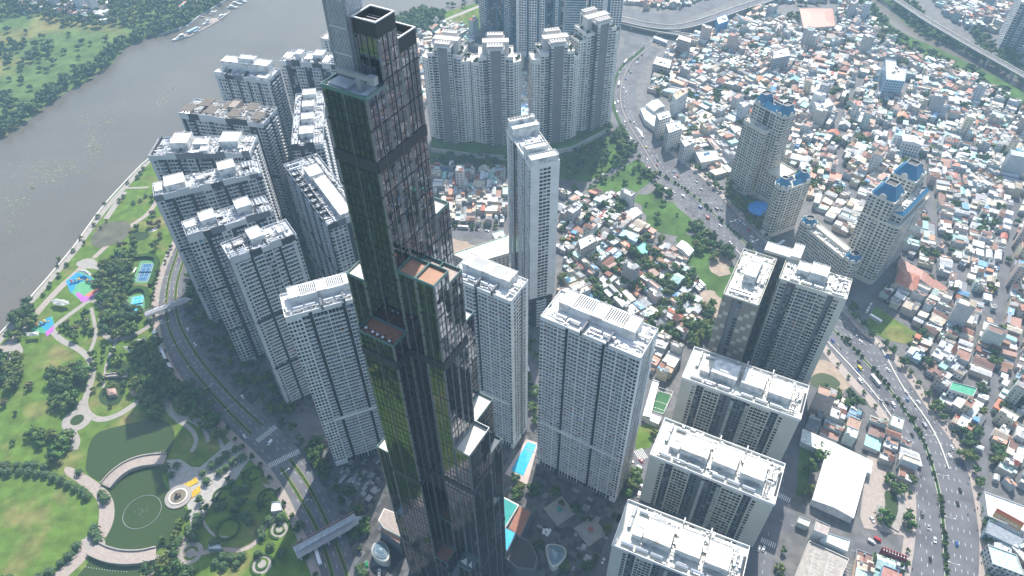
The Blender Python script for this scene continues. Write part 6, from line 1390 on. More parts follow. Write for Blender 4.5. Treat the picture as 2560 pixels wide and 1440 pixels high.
# dark cafe deck with white parasols and small marks on the shaded plaza
for k, (px, lab) in enumerate((((1360, 1329), 'first'), ((1367, 1329), 'second'), ((1374, 1330), 'third'), ((1371, 1335), 'fourth'), ((1359, 1336), 'fifth'), ((1367, 1341), 'sixth'))):
    c = G(*px); b = MB(); b.cyl((0, 0, 0), (0, 0, 2.4), .05, n=4); b.cyl((0, 0, 2.4), (0, 0, 3.0), 1.3, .05, n=8); tag(b.build('parasol', WHITEP, None, (c[0], c[1], .1)), lab+' nearest the stage deck of six white parasols on the shaded plaza', 'parasol', 'white parasols on the shaded plaza')
TEAL = mat('teal_lacquer', (.01, .30, .28), rough=.3); CORAL = mat('coral_lacquer', (.45, .14, .08), rough=.3)
for px, m_, lab in (((1399, 1278), TEAL, 'teal figure sculpture on a square stone base in the shaded plaza'), ((1476, 1328), CORAL, 'coral ring sculpture on a diamond stone base in the shaded plaza')):
    c = G(*px); o = empty('plaza_sculpture', (c[0], c[1], 0), .6, lab, 'sculpture'); b = MB(); b.box(-8, 8, -8, 8, 0, .5); b.build('base', CRP, o)
    b = MB()
    for k in range(5): b.dome((math.sin(k*1.3)*1.0, math.cos(k*1.3)*1.0, 1.2+k*.9), 1.2-.1*k, 1.0, .8, 8, 3, full=True)
    b.build('figure', m_, o)
r_ = random.Random(3); b = MB()
for k in range(70):      # planters and paving blocks in relief on the shaded plazas
    px, py = r_.choice([(r_.uniform(1320, 1520), r_.uniform(1220, 1430)), (r_.uniform(850, 950), r_.uniform(1150, 1260)), (r_.uniform(860, 950), r_.uniform(1180, 1250))])
    x, y = G(px, py); b.M = Matrix.Translation((x, y, 0)) @ Matrix.Rotation(UA, 4, 'Z'); a, e = r_.uniform(1.5, 5), r_.uniform(1.5, 5); g = r_.uniform(.12, .4)
    b.box(-a/2, a/2, -e/2, e/2, 0, r_.uniform(.15, .7), 0, (g, g, g*1.02))
b.M = None; tag(b.build('paving_blocks', PAINT), kind='structure')

# ================================================================= TREES AND PALMS
def crown_mesh(seed, tint, n=300, card=.085, r_=None):
    rd = random.Random(seed); b = MB(); cl = []
    for k in range(13): t = rd.uniform(0, 6.28); q = math.sqrt(rd.random())*.34; cl.append((q*math.cos(t), q*math.sin(t), rd.uniform(.42, .80)-q*.35, rd.uniform(.13, .22), rd.uniform(.55, 1.35)))
    for cx_, cy_, cz_, cr, g in cl:
        b.dome((cx_, cy_, cz_), cr*.72, cr*.72, cr*.6, 6, 2, tint=tuple(v*g*.8 for v in tint), full=True)
        for k in range(n//13):
            a = Vector((rd.gauss(0, 1), rd.gauss(0, 1), rd.gauss(.25, 1))).normalized(); c = Vector((cx_, cy_, cz_))+Vector((a.x*cr, a.y*cr, a.z*cr*.8))*rd.uniform(.75, 1.2)
            nrm = (a+Vector((rd.uniform(-.6, .6), rd.uniform(-.6, .6), rd.uniform(-.3, .6)))).normalized(); u = nrm.orthogonal().normalized(); u.rotate(Matrix.Rotation(rd.uniform(0, 6.28), 3, nrm)); v = nrm.cross(u)
            s_ = card*rd.uniform(.5, 1.1); g2 = g*rd.uniform(.75, 1.3); yl = rd.uniform(.9, 1.25)
            b.add([c-u*s_, c+v*s_*.6, c+u*s_, c-v*s_*.6], [(0, 1, 2, 3)], 0, (tint[0]*g2*yl, tint[1]*g2, tint[2]*g2))
    return b
def trunk_mb(seed):
    rd = random.Random(seed); b = MB(); b.cyl((0, 0, 0), (0, 0, .35), .03, .02, n=6)
    for k in range(5): a = k*1.25+rd.random(); b.cyl((0, 0, .27), (.24*math.cos(a), .24*math.sin(a), .6), .015, .006, n=4)
    return b
TI = [(.052, .105, .026), (.072, .130, .030), (.040, .085, .028), (.115, .160, .035), (.115, .120, .055), (.055, .125, .022)]
CR = [crown_mesh(50+i, TI[i]).mesh('crown', LEAF) for i in range(6)]
CRL = [crown_mesh(80+i, TI[i], 78, .15) for i in range(6)]
TRK = trunk_mb(1).mesh('trunk', BARK)
KN = ['dark green', 'green', 'deep bluish green', 'yellowish green', 'olive brown', 'bright green']
trees = []
def scatter(px, sp, s0, s1, seed, kinds=(0, 1, 2, 3, 5), jit=.5, world=None):
    P = world or GP(px); xs = [p[0] for p in P]; ys = [p[1] for p in P]; r = random.Random(seed); y = min(ys)
    while y < max(ys):
        x = min(xs)
        while x < max(xs):
            a, e = x+r.uniform(-jit, jit)*sp, y+r.uniform(-jit, jit)*sp
            if inpoly(a, e, P): trees.append((a, e, r.uniform(s0, s1), r.choice(kinds), r.uniform(0, 6.28)))
            x += sp
        y += sp
for i, (q, sp, s0, s1) in enumerate((
    ([(255, 690), (300, 635), (332, 635), (326, 700), (318, 760), (300, 812), (262, 775), (246, 740)], 6.5, 9, 14), ([(255, 782), (300, 770), (352, 790), (357, 835), (300, 848), (262, 832)], 7, 9, 14),
    ([(-60, 900), (20, 890), (62, 905), (60, 960), (10, 1000), (-80, 1000)], 7.5, 10, 15), ([(130, 965), (178, 895), (218, 905), (215, 965), (180, 1030), (135, 1030)], 9, 10, 15), ([(70, 1065), (130, 1065), (186, 1105), (180, 1150), (150, 1160), (85, 1120)], 9.5, 10, 15),
    ([(32, 790), (80, 752), (95, 795), (62, 850), (25, 850)], 7, 9, 14), ([(338, 970), (380, 925), (432, 930), (442, 1000), (400, 1045), (345, 1015)], 8, 9, 14), ([(440, 965), (500, 962), (545, 1040), (585, 1100), (560, 1112), (480, 1042), (432, 1035)], 8, 9, 13),
    ([(330, 862), (400, 850), (425, 925), (370, 945), (335, 925)], 8, 8, 13), ([(375, 1395), (450, 1382), (480, 1450), (375, 1450)], 8, 9, 13), ([(372, 1355), (440, 1330), (462, 1290), (480, 1262), (502, 1295), (470, 1348), (402, 1388)], 11, 6, 9),
    ([(462, 700), (485, 800), (555, 905), (620, 975), (690, 1040), (745, 1032), (690, 950), (600, 860), (530, 780), (495, 690)], 10, 6, 10), ([(765, 1088), (800, 1092), (835, 1190), (795, 1185)], 7, 7, 11), ([(845, 1235), (885, 1235), (945, 1330), (925, 1340), (895, 1335)], 7, 7, 11), ([(760, 1120), (790, 1140), (830, 1230), (800, 1200)], 9, 6, 9),
    ([(745, 560), (775, 640), (805, 700), (780, 722), (742, 620)], 9, 8, 12), ([(1285, 1200), (1335, 1205), (1345, 1235), (1290, 1245)], 6, 7, 11), ([(1300, 930), (1345, 945), (1338, 1085), (1300, 1090)], 11, 7, 11), ([(1565, 1180), (1592, 1165), (1588, 1245), (1562, 1262)], 6, 7, 10),
    ([(1400, 1262), (1480, 1288), (1490, 1340), (1400, 1335)], 12, 5, 9), ([(1330, 1330), (1362, 1350), (1352, 1440), (1320, 1430)], 8, 6, 10), ([(1440, 1380), (1500, 1400), (1480, 1440), (1430, 1440)], 10, 6, 9),
    ([(1540, 640), (1622, 652), (1645, 700), (1600, 732), (1550, 705)], 8.5, 8, 13), ([(1650, 680), (1720, 668), (1742, 722), (1702, 800), (1640, 762)], 9, 8, 13), ([(1600, 775), (1780, 825), (1792, 872), (1640, 862)], 9, 9, 14), ([(1520, 500), (1562, 510), (1558, 552), (1525, 548)], 8, 10, 14),
    ([(1722, 562), (1790, 590), (1838, 645), (1802, 662), (1738, 632)], 8, 8, 12), ([(1475, 690), (1542, 755), (1505, 790), (1470, 742)], 8, 8, 12), ([(1590, 590), (1620, 600), (1660, 655), (1630, 660)], 10, 7, 11),
    ([(1066, 385), (1270, 398), (1270, 428), (1066, 422)], 8, 7, 11), ([(1395, 398), (1500, 345), (1595, 392), (1560, 412), (1420, 455)], 11, 7, 12), ([(1515, 330), (1545, 320), (1600, 385), (1560, 395)], 8, 8, 12), ([(1600, 420), (1650, 450), (1700, 520), (1680, 520), (1620, 460)], 10, 8, 11), ([(1070, 556), (1265, 562), (1265, 572), (1110, 578)], 6, 4, 6),
    ([(1990, 1230), (2040, 1118), (2062, 1130), (2012, 1252)], 8, 7, 12), ([(2045, 968), (2165, 1000), (2172, 1035), (2080, 1022)], 9, 9, 13), ([(2208, 1200), (2252, 1200), (2252, 1235), (2212, 1230)], 9, 9, 13), ([(2165, 1272), (2215, 1285), (2208, 1332), (2170, 1325)], 9, 9, 13), ([(2268, 1195), (2296, 1195), (2296, 1225), (2272, 1225)], 9, 9, 13), ([(2262, 1300), (2295, 1300), (2297, 1345), (2268, 1345)], 9, 9, 13),
    ([(1935, 1440), (1962, 1330), (1978, 1335), (1955, 1440)], 6, 5, 8), ([(2165, 1388), (2185, 1385), (2272, 1415), (2262, 1432), (2200, 1415)], 6, 6, 9), ([(2380, 1085), (2430, 1080), (2440, 1130), (2405, 1150)], 9, 10, 14), ([(2250, 850), (2310, 830), (2330, 850), (2275, 880)], 11, 8, 12), ([(2120, 770), (2135, 770), (2150, 790), (2130, 800)], 9, 9, 11), ([(1600, 1080), (1640, 1060), (1645, 1080), (1600, 1120)], 9, 5, 8),
    ([(1800, 460), (1850, 430), (1870, 470), (1905, 560), (1890, 590), (1830, 520)], 9, 7, 11), ([(1250, 730), (1262, 700), (1300, 850), (1300, 870)], 10, 6, 9), ([(60, 1190), (62, 1190), (61, 1195)], 9, 5, 8),
    ([(1300, 860), (1345, 850), (1345, 930), (1305, 930)], 8, 6, 10), ([(1330, 1210), (1540, 1270), (1530, 1340), (1340, 1260)], 13, 5, 8), ([(1400, 1350), (1520, 1350), (1490, 1440), (1400, 1440)], 15, 5, 8), ([(1600, 500), (1690, 520), (1735, 570), (1640, 570)], 19, 4, 8), ([(1480, 450), (1600, 395), (1640, 440), (1560, 480)], 15, 4, 9),
    ([(1260, 860), (1290, 1000), (1300, 1000), (1285, 860)], 8, 5, 8), ([(1430, 470), (1480, 445), (1580, 400), (1590, 412), (1500, 458), (1440, 490)], 9, 4, 8), ([(2140, 800), (2160, 790), (2170, 830), (2150, 830)], 8, 6, 9), ([(880, 1150), (940, 1120), (950, 1250), (890, 1270)], 11, 4, 7), ([(1750, 760), (1790, 760), (1790, 830), (1740, 830)], 8, 8, 12),
    )): scatter(q, sp, s0, s1, 100+i)
# light cover: scattered small trees on the open lawns, the marsh, the canal and in the house quarters
scatter([(0, 905), (130, 900), (60, 1180), (0, 1190)], 26, 5, 9, 201, (3, 4, 1)); scatter([(240, 640), (400, 480), (430, 600), (400, 650), (330, 640)], 17, 6, 11, 202, (1, 3, 4, 0)); scatter([(205, 780), (240, 770), (235, 850), (170, 850), (150, 830)], 8, 6, 10, 203, (4, 0, 1))
scatter([(230, 880), (262, 860), (300, 870), (330, 1000), (250, 1040), (232, 1000)], 10, 4, 8, 204); scatter([(520, 1150), (680, 1190), (680, 1290), (500, 1350), (480, 1320)], 15, 5, 9, 205, (0, 2)); scatter([(100, 700), (180, 620), (260, 540), (280, 545), (200, 640), (110, 740)], 13, 4, 7, 206, (1, 3))
FBW = FB[:-8]
L1 = ribbon(FBW, 40)[0]; scatter(None, 9, 10, 17, 210, (0, 2, 0, 1), world=FBW+L1[::-1]) if FBW else None
scatter([(-60, -80), (600, -80), (560, -5), (500, 30), (420, 78), (330, 70), (280, 66), (200, 75), (100, 45), (-60, 55)], 12, 9, 16, 211, (0, 1, 2, 3)); scatter([(-60, 60), (120, 80), (330, 105), (280, 150), (200, 190), (60, 300), (-60, 330)], 27, 7, 12, 212, (0, 1, 2)); scatter([(-40, 110), (130, 110), (160, 150), (60, 170), (-40, 165)], 14, 8, 13, 213, (0, 2))
scatter([(-20, 230), (40, 240), (30, 300), (-60, 330)], 12, 8, 12, 214, (0, 2)); scatter([(985, 95), (990, 60), (1040, 35), (1115, 40), (1100, 80), (1040, 100)], 9, 12, 18, 215, (0, 1)); scatter([(1120, 15), (1200, -15), (1200, 5), (1130, 30)], 16, 6, 9, 216)
CW = smooth(GP(CAN), 2); cl, cr_ = ribbon(CW, 88); ci, cj = ribbon(CW, 34); scatter(None, 10, 8, 14, 217, world=cl+ci[::-1]); scatter(None, 11, 8, 14, 218, world=cr_+cj[::-1]); scatter([(2420, 60), (2500, 120), (2560, 150), (2560, 190), (2440, 120)], 12, 9, 14, 219)
r_ = random.Random(77); RP = REG[0][0]; k = 0; xs = [p[0] for p in RP]; ys = [p[1] for p in RP]
while k < 330:
    x, y = r_.uniform(min(xs), max(xs)), r_.uniform(min(ys), max(ys))
    if inpoly(x, y, RP):
        k += 1
        for j in range(r_.choice([1, 1, 2, 4])): trees.append((x+r_.uniform(-6, 6), y+r_.uniform(-6, 6), r_.uniform(7, 12), r_.choice((0, 1, 2, 3)), r_.random()*6))
RP = REG[3][0]; xs = [p[0] for p in RP]; ys = [p[1] for p in RP]
for k in range(130):
    x, y = r_.uniform(min(xs), max(xs)), r_.uniform(min(ys), max(ys))
    if inpoly(x, y, RP): trees.append((x, y, r_.uniform(6, 11), r_.choice((0, 1, 2, 3)), r_.random()*6))
for P, d, st, a, e in ((HR[34:], 4.5, 11, 5, 11), (HL[70:], -4.5, 15, 4, 6), (BLV_L, -4.0, 12, 4, 7), (BLV_R, 6, 13, 5, 8)):
    for x, y, h in along(shift(P, d), st): trees.append((x+r_.uniform(-1.5, 1.5), y+r_.uniform(-1.5, 1.5), r_.uniform(a, e), r_.choice((0, 1, 2)), r_.random()*6))
nvis = len(trees)
scatter(None, 9, 10, 16, 300, (0, 2, 0, 2), world=[(-700, -60), (-125, -60), (-140, 60), (-235, 150), (-300, 190), (-470, 200), (-660, 180)])  # unseen dark trees below the frame, added to darken the glass tower's reflections
bpy.context.view_layer.update(); dg = bpy.context.evaluated_depsgraph_get()
sco = []
for i, (x, y, s_, k, a) in enumerate(trees):
    px, py = PX(x, y, s_); sco.append(s_*s_/(x*x+y*y+CAMH**2) if (0 < px < 2560 and 0 < py < 1440) else 0)
order = sorted(range(len(trees)), key=lambda i: -sco[i]); tch = []
for i in order:
    if len(tch) >= 298 or sco[i] == 0: break
    t = trees[i]
    if not hidden(t[0], t[1], t[2]*.8, 6): tch.append(i)
tset = set(tch); TREES = []
Vs = []; Fs = []; Ts = []; n0 = 0; base = []
for b in CRL:
    base.append((np.array(b.v), b.f, b.c))
acc = [[], [], []]
off = 0
for i, (x, y, s_, k, a) in enumerate(trees):
    wd = s_*(1.05 if s_ > 7 else .9)
    if i in tset:
        o = empty('tree', (x, y, 0), a); o['group'] = 'broadleaf trees'; put('crown', CR[k], o, sc_=(wd, wd, s_)); put('trunk', TRK, o, sc_=(wd, wd, s_)); TREES.append((o, 'tree', KN[k], s_))
    else:
        px, py = PX(x, y, s_)
        if i < nvis and not (-120 < px < 2680 and -120 < py < 1560): continue
        v, f, c = base[k]; ca, sa = math.cos(a), math.sin(a)
        q = np.empty_like(v); q[:, 0] = (v[:, 0]*ca-v[:, 1]*sa)*wd+x; q[:, 1] = (v[:, 0]*sa+v[:, 1]*ca)*wd+y; q[:, 2] = v[:, 2]*s_
        acc[0].append(q); acc[1] += [tuple(j+off for j in g) for g in f]; acc[2] += c; off += len(v)
mb = MB(); mb.v = np.concatenate(acc[0]).tolist(); mb.f = acc[1]; mb.c = acc[2]; mb.m = [0]*len(mb.f)
tag(mb.build('distant_woodland', LEAF), 'mass of trees along the far river bank, the canal and between houses', 'trees', None, 'stuff')  # also holds the unseen trees added for the mirror glass
print('trees', len(trees), 'individual', len(TREES))
# palms
def palm_mesh():
    rd = random.Random(4); b = MB(); t = (.045, .085, .030)
    for k in range(34):
        a = k*2.4+rd.random()*.3; up = rd.uniform(.1, .95); L = rd.uniform(.85, 1.1); pr = None
        for j in range(5):
            q = j/4; x = L*q*math.cos(up*.9); z = .9+L*(math.sin(up*.9)*q)-.75*L*q*q; w_ = .17*(1-q*.6)
            cur = (Vector((x*math.cos(a)-w_*math.sin(a), x*math.sin(a)+w_*math.cos(a), z)), Vector((x*math.cos(a)+w_*math.sin(a), x*math.sin(a)-w_*math.cos(a), z)))
            g = rd.uniform(.7, 1.4)
            if pr: b.add([pr[0], pr[1], cur[1], cur[0]], [(0, 1, 2, 3)], 0, tuple(v*g for v in t))
            pr = cur
    return b.mesh('fronds', LEAF)
FR = palm_mesh(); b = MB(); b.cyl((0, 0, 0), (0, 0, .95), .085, .07, n=7); PT = b.mesh('trunk', BARK); PALMS = []
PP = [(x/3, 960+y/3) for x, y in ((75, 640), (155, 635), (225, 640), (290, 650), (350, 655), (410, 680), (470, 700), (520, 730), (570, 760), (625, 780), (655, 820), (10, 640), (60, 585), (140, 590), (205, 585), (265, 585), (340, 600), (5, 590), (600, 640), (585, 1195), (530, 1270), (465, 1320), (385, 1390), (310, 1430), (1600, 590), (1650, 555), (1700, 510), (1755, 565), (1770, 465), (1820, 530), (1650, 640), (1700, 605), (1525, 645), (1555, 710), (1350, 1150), (1465, 1130), (1430, 1100), (1490, 1020), (1610, 1170), (1620, 1320), (1680, 1270), (1680, 1340), (1745, 1280), (1780, 1330), (1820, 1270), (700, 1090), (730, 1110), (740, 1150), (1250, 1270), (1290, 1290), (1240, 1330), (770, 800), (800, 840), (720, 1060), (1490, 980), (1420, 1060), (1780, 780), (1740, 720), (1850, 760), (1680, 890), (1760, 920), (1640, 900), (1850, 960), (1800, 860), (1880, 1010), (1250, 600), (1330, 590), (1290, 660))]
PP += [(640+x/3, 960+y/3) for x, y in ((40, 1080), (100, 1000), (190, 980), (50, 1120), (20, 1250), (110, 1200), (200, 1250), (740, 1120), (780, 1360), (800, 1400), (330, 1040))]
PP += [(365, 488), (352, 500), (335, 505), (320, 455), (310, 490), (300, 500), (262, 508), (247, 540), (236, 560), (168, 660), (150, 690), (125, 715), (110, 735), (185, 625), (345, 442), (360, 420), (352, 432), (1610, 560), (1618, 572), (1345, 1215), (1330, 1228), (1248, 1240)]
for i, p in enumerate(PP):
    x, y = G(p[0], p[1]+(11 if i < 79 else 4)); rd = random.Random(i); s_ = rd.uniform(4.2, 5.6)*(0.75 if i > 78 else 1); o = empty('palm', (x, y, 0), rd.random()*6); o['group'] = 'date palms in the park'
    put('fronds', FR, o, sc_=(s_*.78, s_*.78, s_)); put('trunk', PT, o, sc_=(s_*.7, s_*.7, s_)); PALMS.append((o, 'palm', ['tall', 'squat', 'full crowned'][i % 3], s_))
b = MB()
for P, d in ((HC, 0),):
    for x, y, h in along(P, 3.2, 0): pass
for P, grp in ((HC, 1), ):
    for i, (x, y, h) in enumerate(along(P, 4.6)):
        if r_.random() < .22: continue
        px, py = PX(x, y, 1)
        if 0 < px < 2560 and 0 < py < 1440: k_ = r_.uniform(1.0, 2.0); x += r_.uniform(-.5, .5); o = put('median_shrub', SHR[i % 3], None, (x, y, .4), r_.random()*6, (k_, k_, k_*r_.uniform(.8, 1.5))); tag(o, None, 'shrub', 'shrubs clipped along the highway median'); TREES.append((o, 'shrub', ['round', 'ragged', 'low'][i % 3], 2))
# floating weed on the river
r_ = random.Random(9); b = MB()
for px, py, n, s1, s2 in ((250, 300, 60, 22, 9), (232, 345, 70, 12, 22), (240, 370, 40, 12, 8), (110, 425, 90, 25, 14), (165, 410, 40, 20, 8), (40, 500, 60, 18, 25), (410, 240, 16, 8, 14), (432, 221, 14, 3, 2), (80, 465, 20, 6, 4), (128, 455, 14, 4, 2), (390, 262, 16, 10, 10), (300, 300, 14, 20, 3), (205, 430, 12, 8, 4), (20, 560, 20, 5, 20), (60, 700, 3, 3, 3)):
    for k in range(n*2):
        x, y = G(px+r_.gauss(0, s1), py+r_.gauss(0, s2)); q = r_.uniform(.25, 1.15); m = 6; g = r_.choice([(.15, .18, .09), (.11, .16, .07), (.26, .25, .17), (.18, .19, .11)])
        P = [(x+q*math.cos(6.28*j/m)*r_.uniform(.5, 1.3), y+q*math.sin(6.28*j/m)*r_.uniform(.5, 1.3)) for j in range(m)]
        b.add([(a, e, .12) for a, e in P], [tuple(range(m))], 0, g)
tag(b.build('floating_weed', PAINT), 'patches of pale green weed drifting on the brown river', 'water weed', None, 'stuff')
# ================================================================= VEHICLES
def loft(b, secs, mi=0):
    """secs: (x, halfwidth, z0, z1) rings joined along x"""
    vs = []
    for x, w_, z0, z1 in secs: vs += [(x, -w_, z0), (x, w_, z0), (x, w_, z1-.08), (x, w_-.12, z1), (x, -w_+.12, z1), (x, -w_, z1-.08)]
    fs = []; n = len(secs)
    for i in range(n-1):
        for j in range(6): a = i*6+j; c = i*6+(j+1) % 6; fs.append((a, a+6, c+6, c))
    fs += [tuple(range(5, -1, -1))[::-1][::-1], tuple((n-1)*6+j for j in range(6))]
    b.add(vs, fs, mi)
def car_kit(kind):
    D = {}
    if kind == 'car':
        b = MB(); loft(b, [(-2.2, .75, .35, .75), (-2.05, .88, .25, .95), (-1.0, .9, .22, 1.0), (.9, .9, .22, .98), (1.9, .86, .25, .85), (2.2, .7, .35, .65)]); D['body'] = b.mesh('body', CARPAINT)
        b = MB(); loft(b, [(-1.75, .70, .95, 1.05), (-1.2, .74, .95, 1.40), (.1, .74, .95, 1.42), (.95, .72, .95, 1.05)]); D['window'] = b.mesh('window', PANE)
        b = MB(); b.box(-1.25, .15, -.66, .66, 1.425, 1.47); D['roof'] = b.mesh('roof', CARPAINT); wx, wr, ln, hw = 1.35, .33, 2.18, .6
    elif kind == 'van':
        b = MB(); loft(b, [(-2.4, .88, .3, 1.75), (-2.3, .95, .25, 1.9), (1.2, .95, .25, 1.9), (1.7, .93, .25, 1.2), (2.4, .85, .3, .95)]); D['body'] = b.mesh('body', CARPAINT)
        b = MB(); b.box(-2.1, 1.3, -.97, .97, 1.15, 1.6); b.add([(1.3, -.8, 1.8), (1.3, .8, 1.8), (1.76, .82, 1.25), (1.76, -.82, 1.25)], [(0, 3, 2, 1)]); D['window'] = b.mesh('window', PANE)
        b = MB(); b.box(-2.2, 1.1, -.85, .85, 1.905, 1.95); D['roof'] = b.mesh('roof', CARPAINT); wx, wr, ln, hw = 1.5, .36, 2.35, .7
    else:
        b = MB(); loft(b, [(-5.4, 1.2, .5, 3.0), (-5.2, 1.25, .4, 3.15), (5.2, 1.25, .4, 3.15), (5.5, 1.18, .5, 2.9)]); D['body'] = b.mesh('body', CARPAINT)
        b = MB(); b.box(-5, 5, -1.27, 1.27, 1.5, 2.5); b.box(5.4, 5.53, -1.1, 1.1, 1.4, 2.6); D['window'] = b.mesh('window', PANE)
        b = MB(); b.box(-5, 5, -1, 1, 3.16, 3.2); b.box(-2, 0, -.7, .7, 3.2, 3.45); b.box(2, 3.5, -.7, .7, 3.2, 3.45); D['roof'] = b.mesh('roof', CARPAINT); wx, wr, ln, hw = 3.4, .5, 5.5, .9
    b = MB(); b.cyl((0, -.12, 0), (0, .12, 0), wr, n=10); D['wheel'] = b.mesh('wheel', BLACK)
    b = MB(); b.box(-.05, .06, -.18, .18, -.08, .08); D['headlight'] = b.mesh('headlight', WHITEP)
    D['_'] = (wx, wr, ln, hw); return D
KIT = {k: car_kit(k) for k in ('car', 'van', 'bus')}
CC = [('white', (.72, .72, .72), 12), ('black', (.015, .015, .018), 5), ('silver', (.38, .39, .41), 5), ('red', (.38, .02, .02), 2), ('blue', (.03, .10, .30), 2), ('yellow', (.55, .42, .03), 1), ('green', (.02, .30, .10), 1), ('grey', (.12, .12, .13), 2)]
CARS = []; rv = random.Random(21)
def vehicle(x, y, h, kind=None, colr=None, z=.1, full=True, grp='vehicles on the roads'):
    kind = kind or rv.choices(['car', 'van', 'bus'], (.78, .17, .05))[0]
    if colr is None: nm, c, _ = rv.choices(CC, [q[2] for q in CC])[0]
    else: nm, c = [(q[0], q[1]) for q in CC if q[0] == colr][0]
    if kind == 'bus' and colr is None: nm, c = 'white', (.7, .7, .7)
    D = KIT[kind]; wx, wr, ln, hw = D['_']; o = empty({'car': 'car', 'van': 'van', 'bus': 'bus'}[kind], (x, y, z), h); o['group'] = grp
    bo_ = put('body', D['body'], o); bo_.color = (*c, 1); q = put('roof', D['roof'], o); q.color = (*c, 1)
    put('window', D['window'], o)
    if full:
        for sx in (-wx, wx):
            for sy in (-hw*1.18, hw*1.18): put('wheel', D['wheel'], o, (sx, sy, wr))
        for sy in (-hw*.85, hw*.85): put('headlight', D['headlight'], bo_, (ln, sy, .65 if kind != 'bus' else .9))
    CARS.append((o, kind, nm, 0)); return o
def onroad(P, d, gap, rev, rng, n0=0):
    Q = shift(P, d) if d else P; t = rng.uniform(0, gap); last = None
    for x, y, h in along(Q, 4):
        t -= 4
        if t > 0: continue
        t = gap*rng.uniform(.35, 1.9); px, py = PX(x, y, 1)
        if -10 < px < 2570 and -10 < py < 1450: vehicle(x, y, h+(math.pi if rev else 0))
for d, g, rev in ((-6, 45, 0), (-9.6, 52, 0), (-13, 60, 0), (-17.5, 75, 0), (7.4, 60, 1), (11, 55, 1), (14.6, 60, 1), (19, 70, 1)): onroad(HC, d, g, rev, rv)
for d, g, rev in ((3.5, 30, 1), (7, 38, 1), (-3.5, 55, 0), (-7.5, 45, 0)): onroad(HM2, d, g, rev, rv)
for x, y, c, k, hx in ((1012+640-640, 0, None, None, 0),): pass
for px, py, qx, qy, k, c in ((413, 880, 417, 895, 'car', 'black'), (470, 825, 467, 810, 'car', 'white'), (488, 862, 494, 870, 'car', 'white'), (460, 792, 461, 780, 'car', 'blue'), (607, 993, 600, 983, 'car', 'white'), (612, 1092, 605, 1080, 'car', 'white'), (676, 1108, 668, 1118, 'van', 'white'), (775, 1240, 768, 1228, 'car', 'black'), (848, 1338, 853, 1350, 'car', 'white'), (797, 1396, 792, 1380, 'bus', 'white'), (917, 1412, 914, 1398, 'car', 'green'),
    (920, 1436, 923, 1422, 'car', 'black'), (949, 1432, 950, 1418, 'car', 'white'), (1602, 1152, 1596, 1145, 'car', 'red'), (1598, 1170, 1590, 1163, 'van', 'white'), (1602, 1218, 1598, 1232, 'van', 'white'), (1597, 1238, 1594, 1252, 'van', 'white'), (1577, 1155, 1585, 1156, 'car', 'white'), (1508, 1403, 1502, 1416, 'car', 'white'), (1897, 1372, 1902, 1360, 'car', 'white'), (1908, 1373, 1913, 1361, 'car', 'white'), (2178, 1355, 2190, 1362, 'van', 'white'), (2193, 1350, 2203, 1356, 'van', 'red'),
    (1317, 922, 1321, 935, 'bus', 'white'), (1313, 955, 1313, 968, 'van', 'red'), (1127, 570, 1127, 580, 'van', 'white'), (1158, 571, 1170, 572, 'bus', 'white'), (1193, 576, 1205, 577, 'car', 'black'), (1218, 578, 1230, 580, 'car', 'white'), (1739, 722, 1752, 735, 'bus', 'white'), (1745, 716, 1758, 729, 'bus', 'white'), (1751, 711, 1764, 723, 'bus', 'white'), (1530, 426, 1538, 421, 'car', 'white'), (1506, 438, 1513, 434, 'car', 'white'), (1398, 718, 1402, 728, 'car', 'black'), (1402, 728, 1406, 738, 'car', 'white'),
    (2187, 800, 2200, 808, 'bus', 'white'), (2216, 757, 2225, 762, 'van', 'black'), (2176, 762, 2180, 755, 'car', 'white'), (2171, 772, 2175, 765, 'car', 'white'), (2167, 780, 2171, 773, 'car', 'white'), (1918, 612, 1908, 620, 'car', 'green'), (1950, 612, 1962, 604, 'bus', 'white'), (1848, 552, 1858, 562, 'car', 'white'), (1860, 561, 1870, 570, 'car', 'white'), (2180, 1300, 2185, 1308, 'car', 'white')):
    a, c_ = G(px, py), G(qx, qy); vehicle(a[0], a[1], math.atan2(c_[1]-a[1], c_[0]-a[0]), k, c, z=.12)
for k, (px, py, qx, qy) in enumerate(((390, 842, 393, 858), (404, 872, 408, 886), (412, 893, 419, 910), (426, 918, 433, 930))):
    a, c_ = G(px, py), G(qx, qy); vehicle(a[0], a[1], math.atan2(c_[1]-a[1], c_[0]-a[0]), 'bus', 'white', z=.22)
# motorbikes with riders
def bike_kit():
    b = MB(); b.cyl((-.65, -.06, .3), (-.65, .06, .3), .3, n=8); b.cyl((.65, -.06, .3), (.65, .06, .3), .3, n=8); b.box(-.6, .5, -.13, .13, .35, .7); b.cyl((.6, 0, .4), (.45, 0, 1.05), .05, n=4); b.box(.38, .5, -.35, .35, 1.0, 1.06)
    body = b.mesh('bike_body', BLACK)
    b = MB(); vs = [(-.25, -.2, .75), (.1, -.2, .75), (.1, .2, .75), (-.25, .2, .75), (-.2, -.24, 1.3), (.12, -.24, 1.35), (.12, .24, 1.35), (-.2, .24, 1.3)]
    b.add(vs, [(0, 1, 5, 4), (1, 2, 6, 5), (2, 3, 7, 6), (3, 0, 4, 7), (4, 5, 6, 7)]); b.cyl((.05, .22, 1.28), (.45, .3, 1.05), .06, n=4); b.cyl((.05, -.22, 1.28), (.45, -.3, 1.05), .06, n=4); b.cyl((0, .15, .78), (.4, .2, .45), .09, n=4); b.cyl((0, -.15, .78), (.4, -.2, .45), .09, n=4); b.dome((0, 0, 1.5), .14, .14, .17, 7, 3, full=True)
    return body, b.mesh('rider', CARPAINT)
BK = bike_kit(); BIKES = []
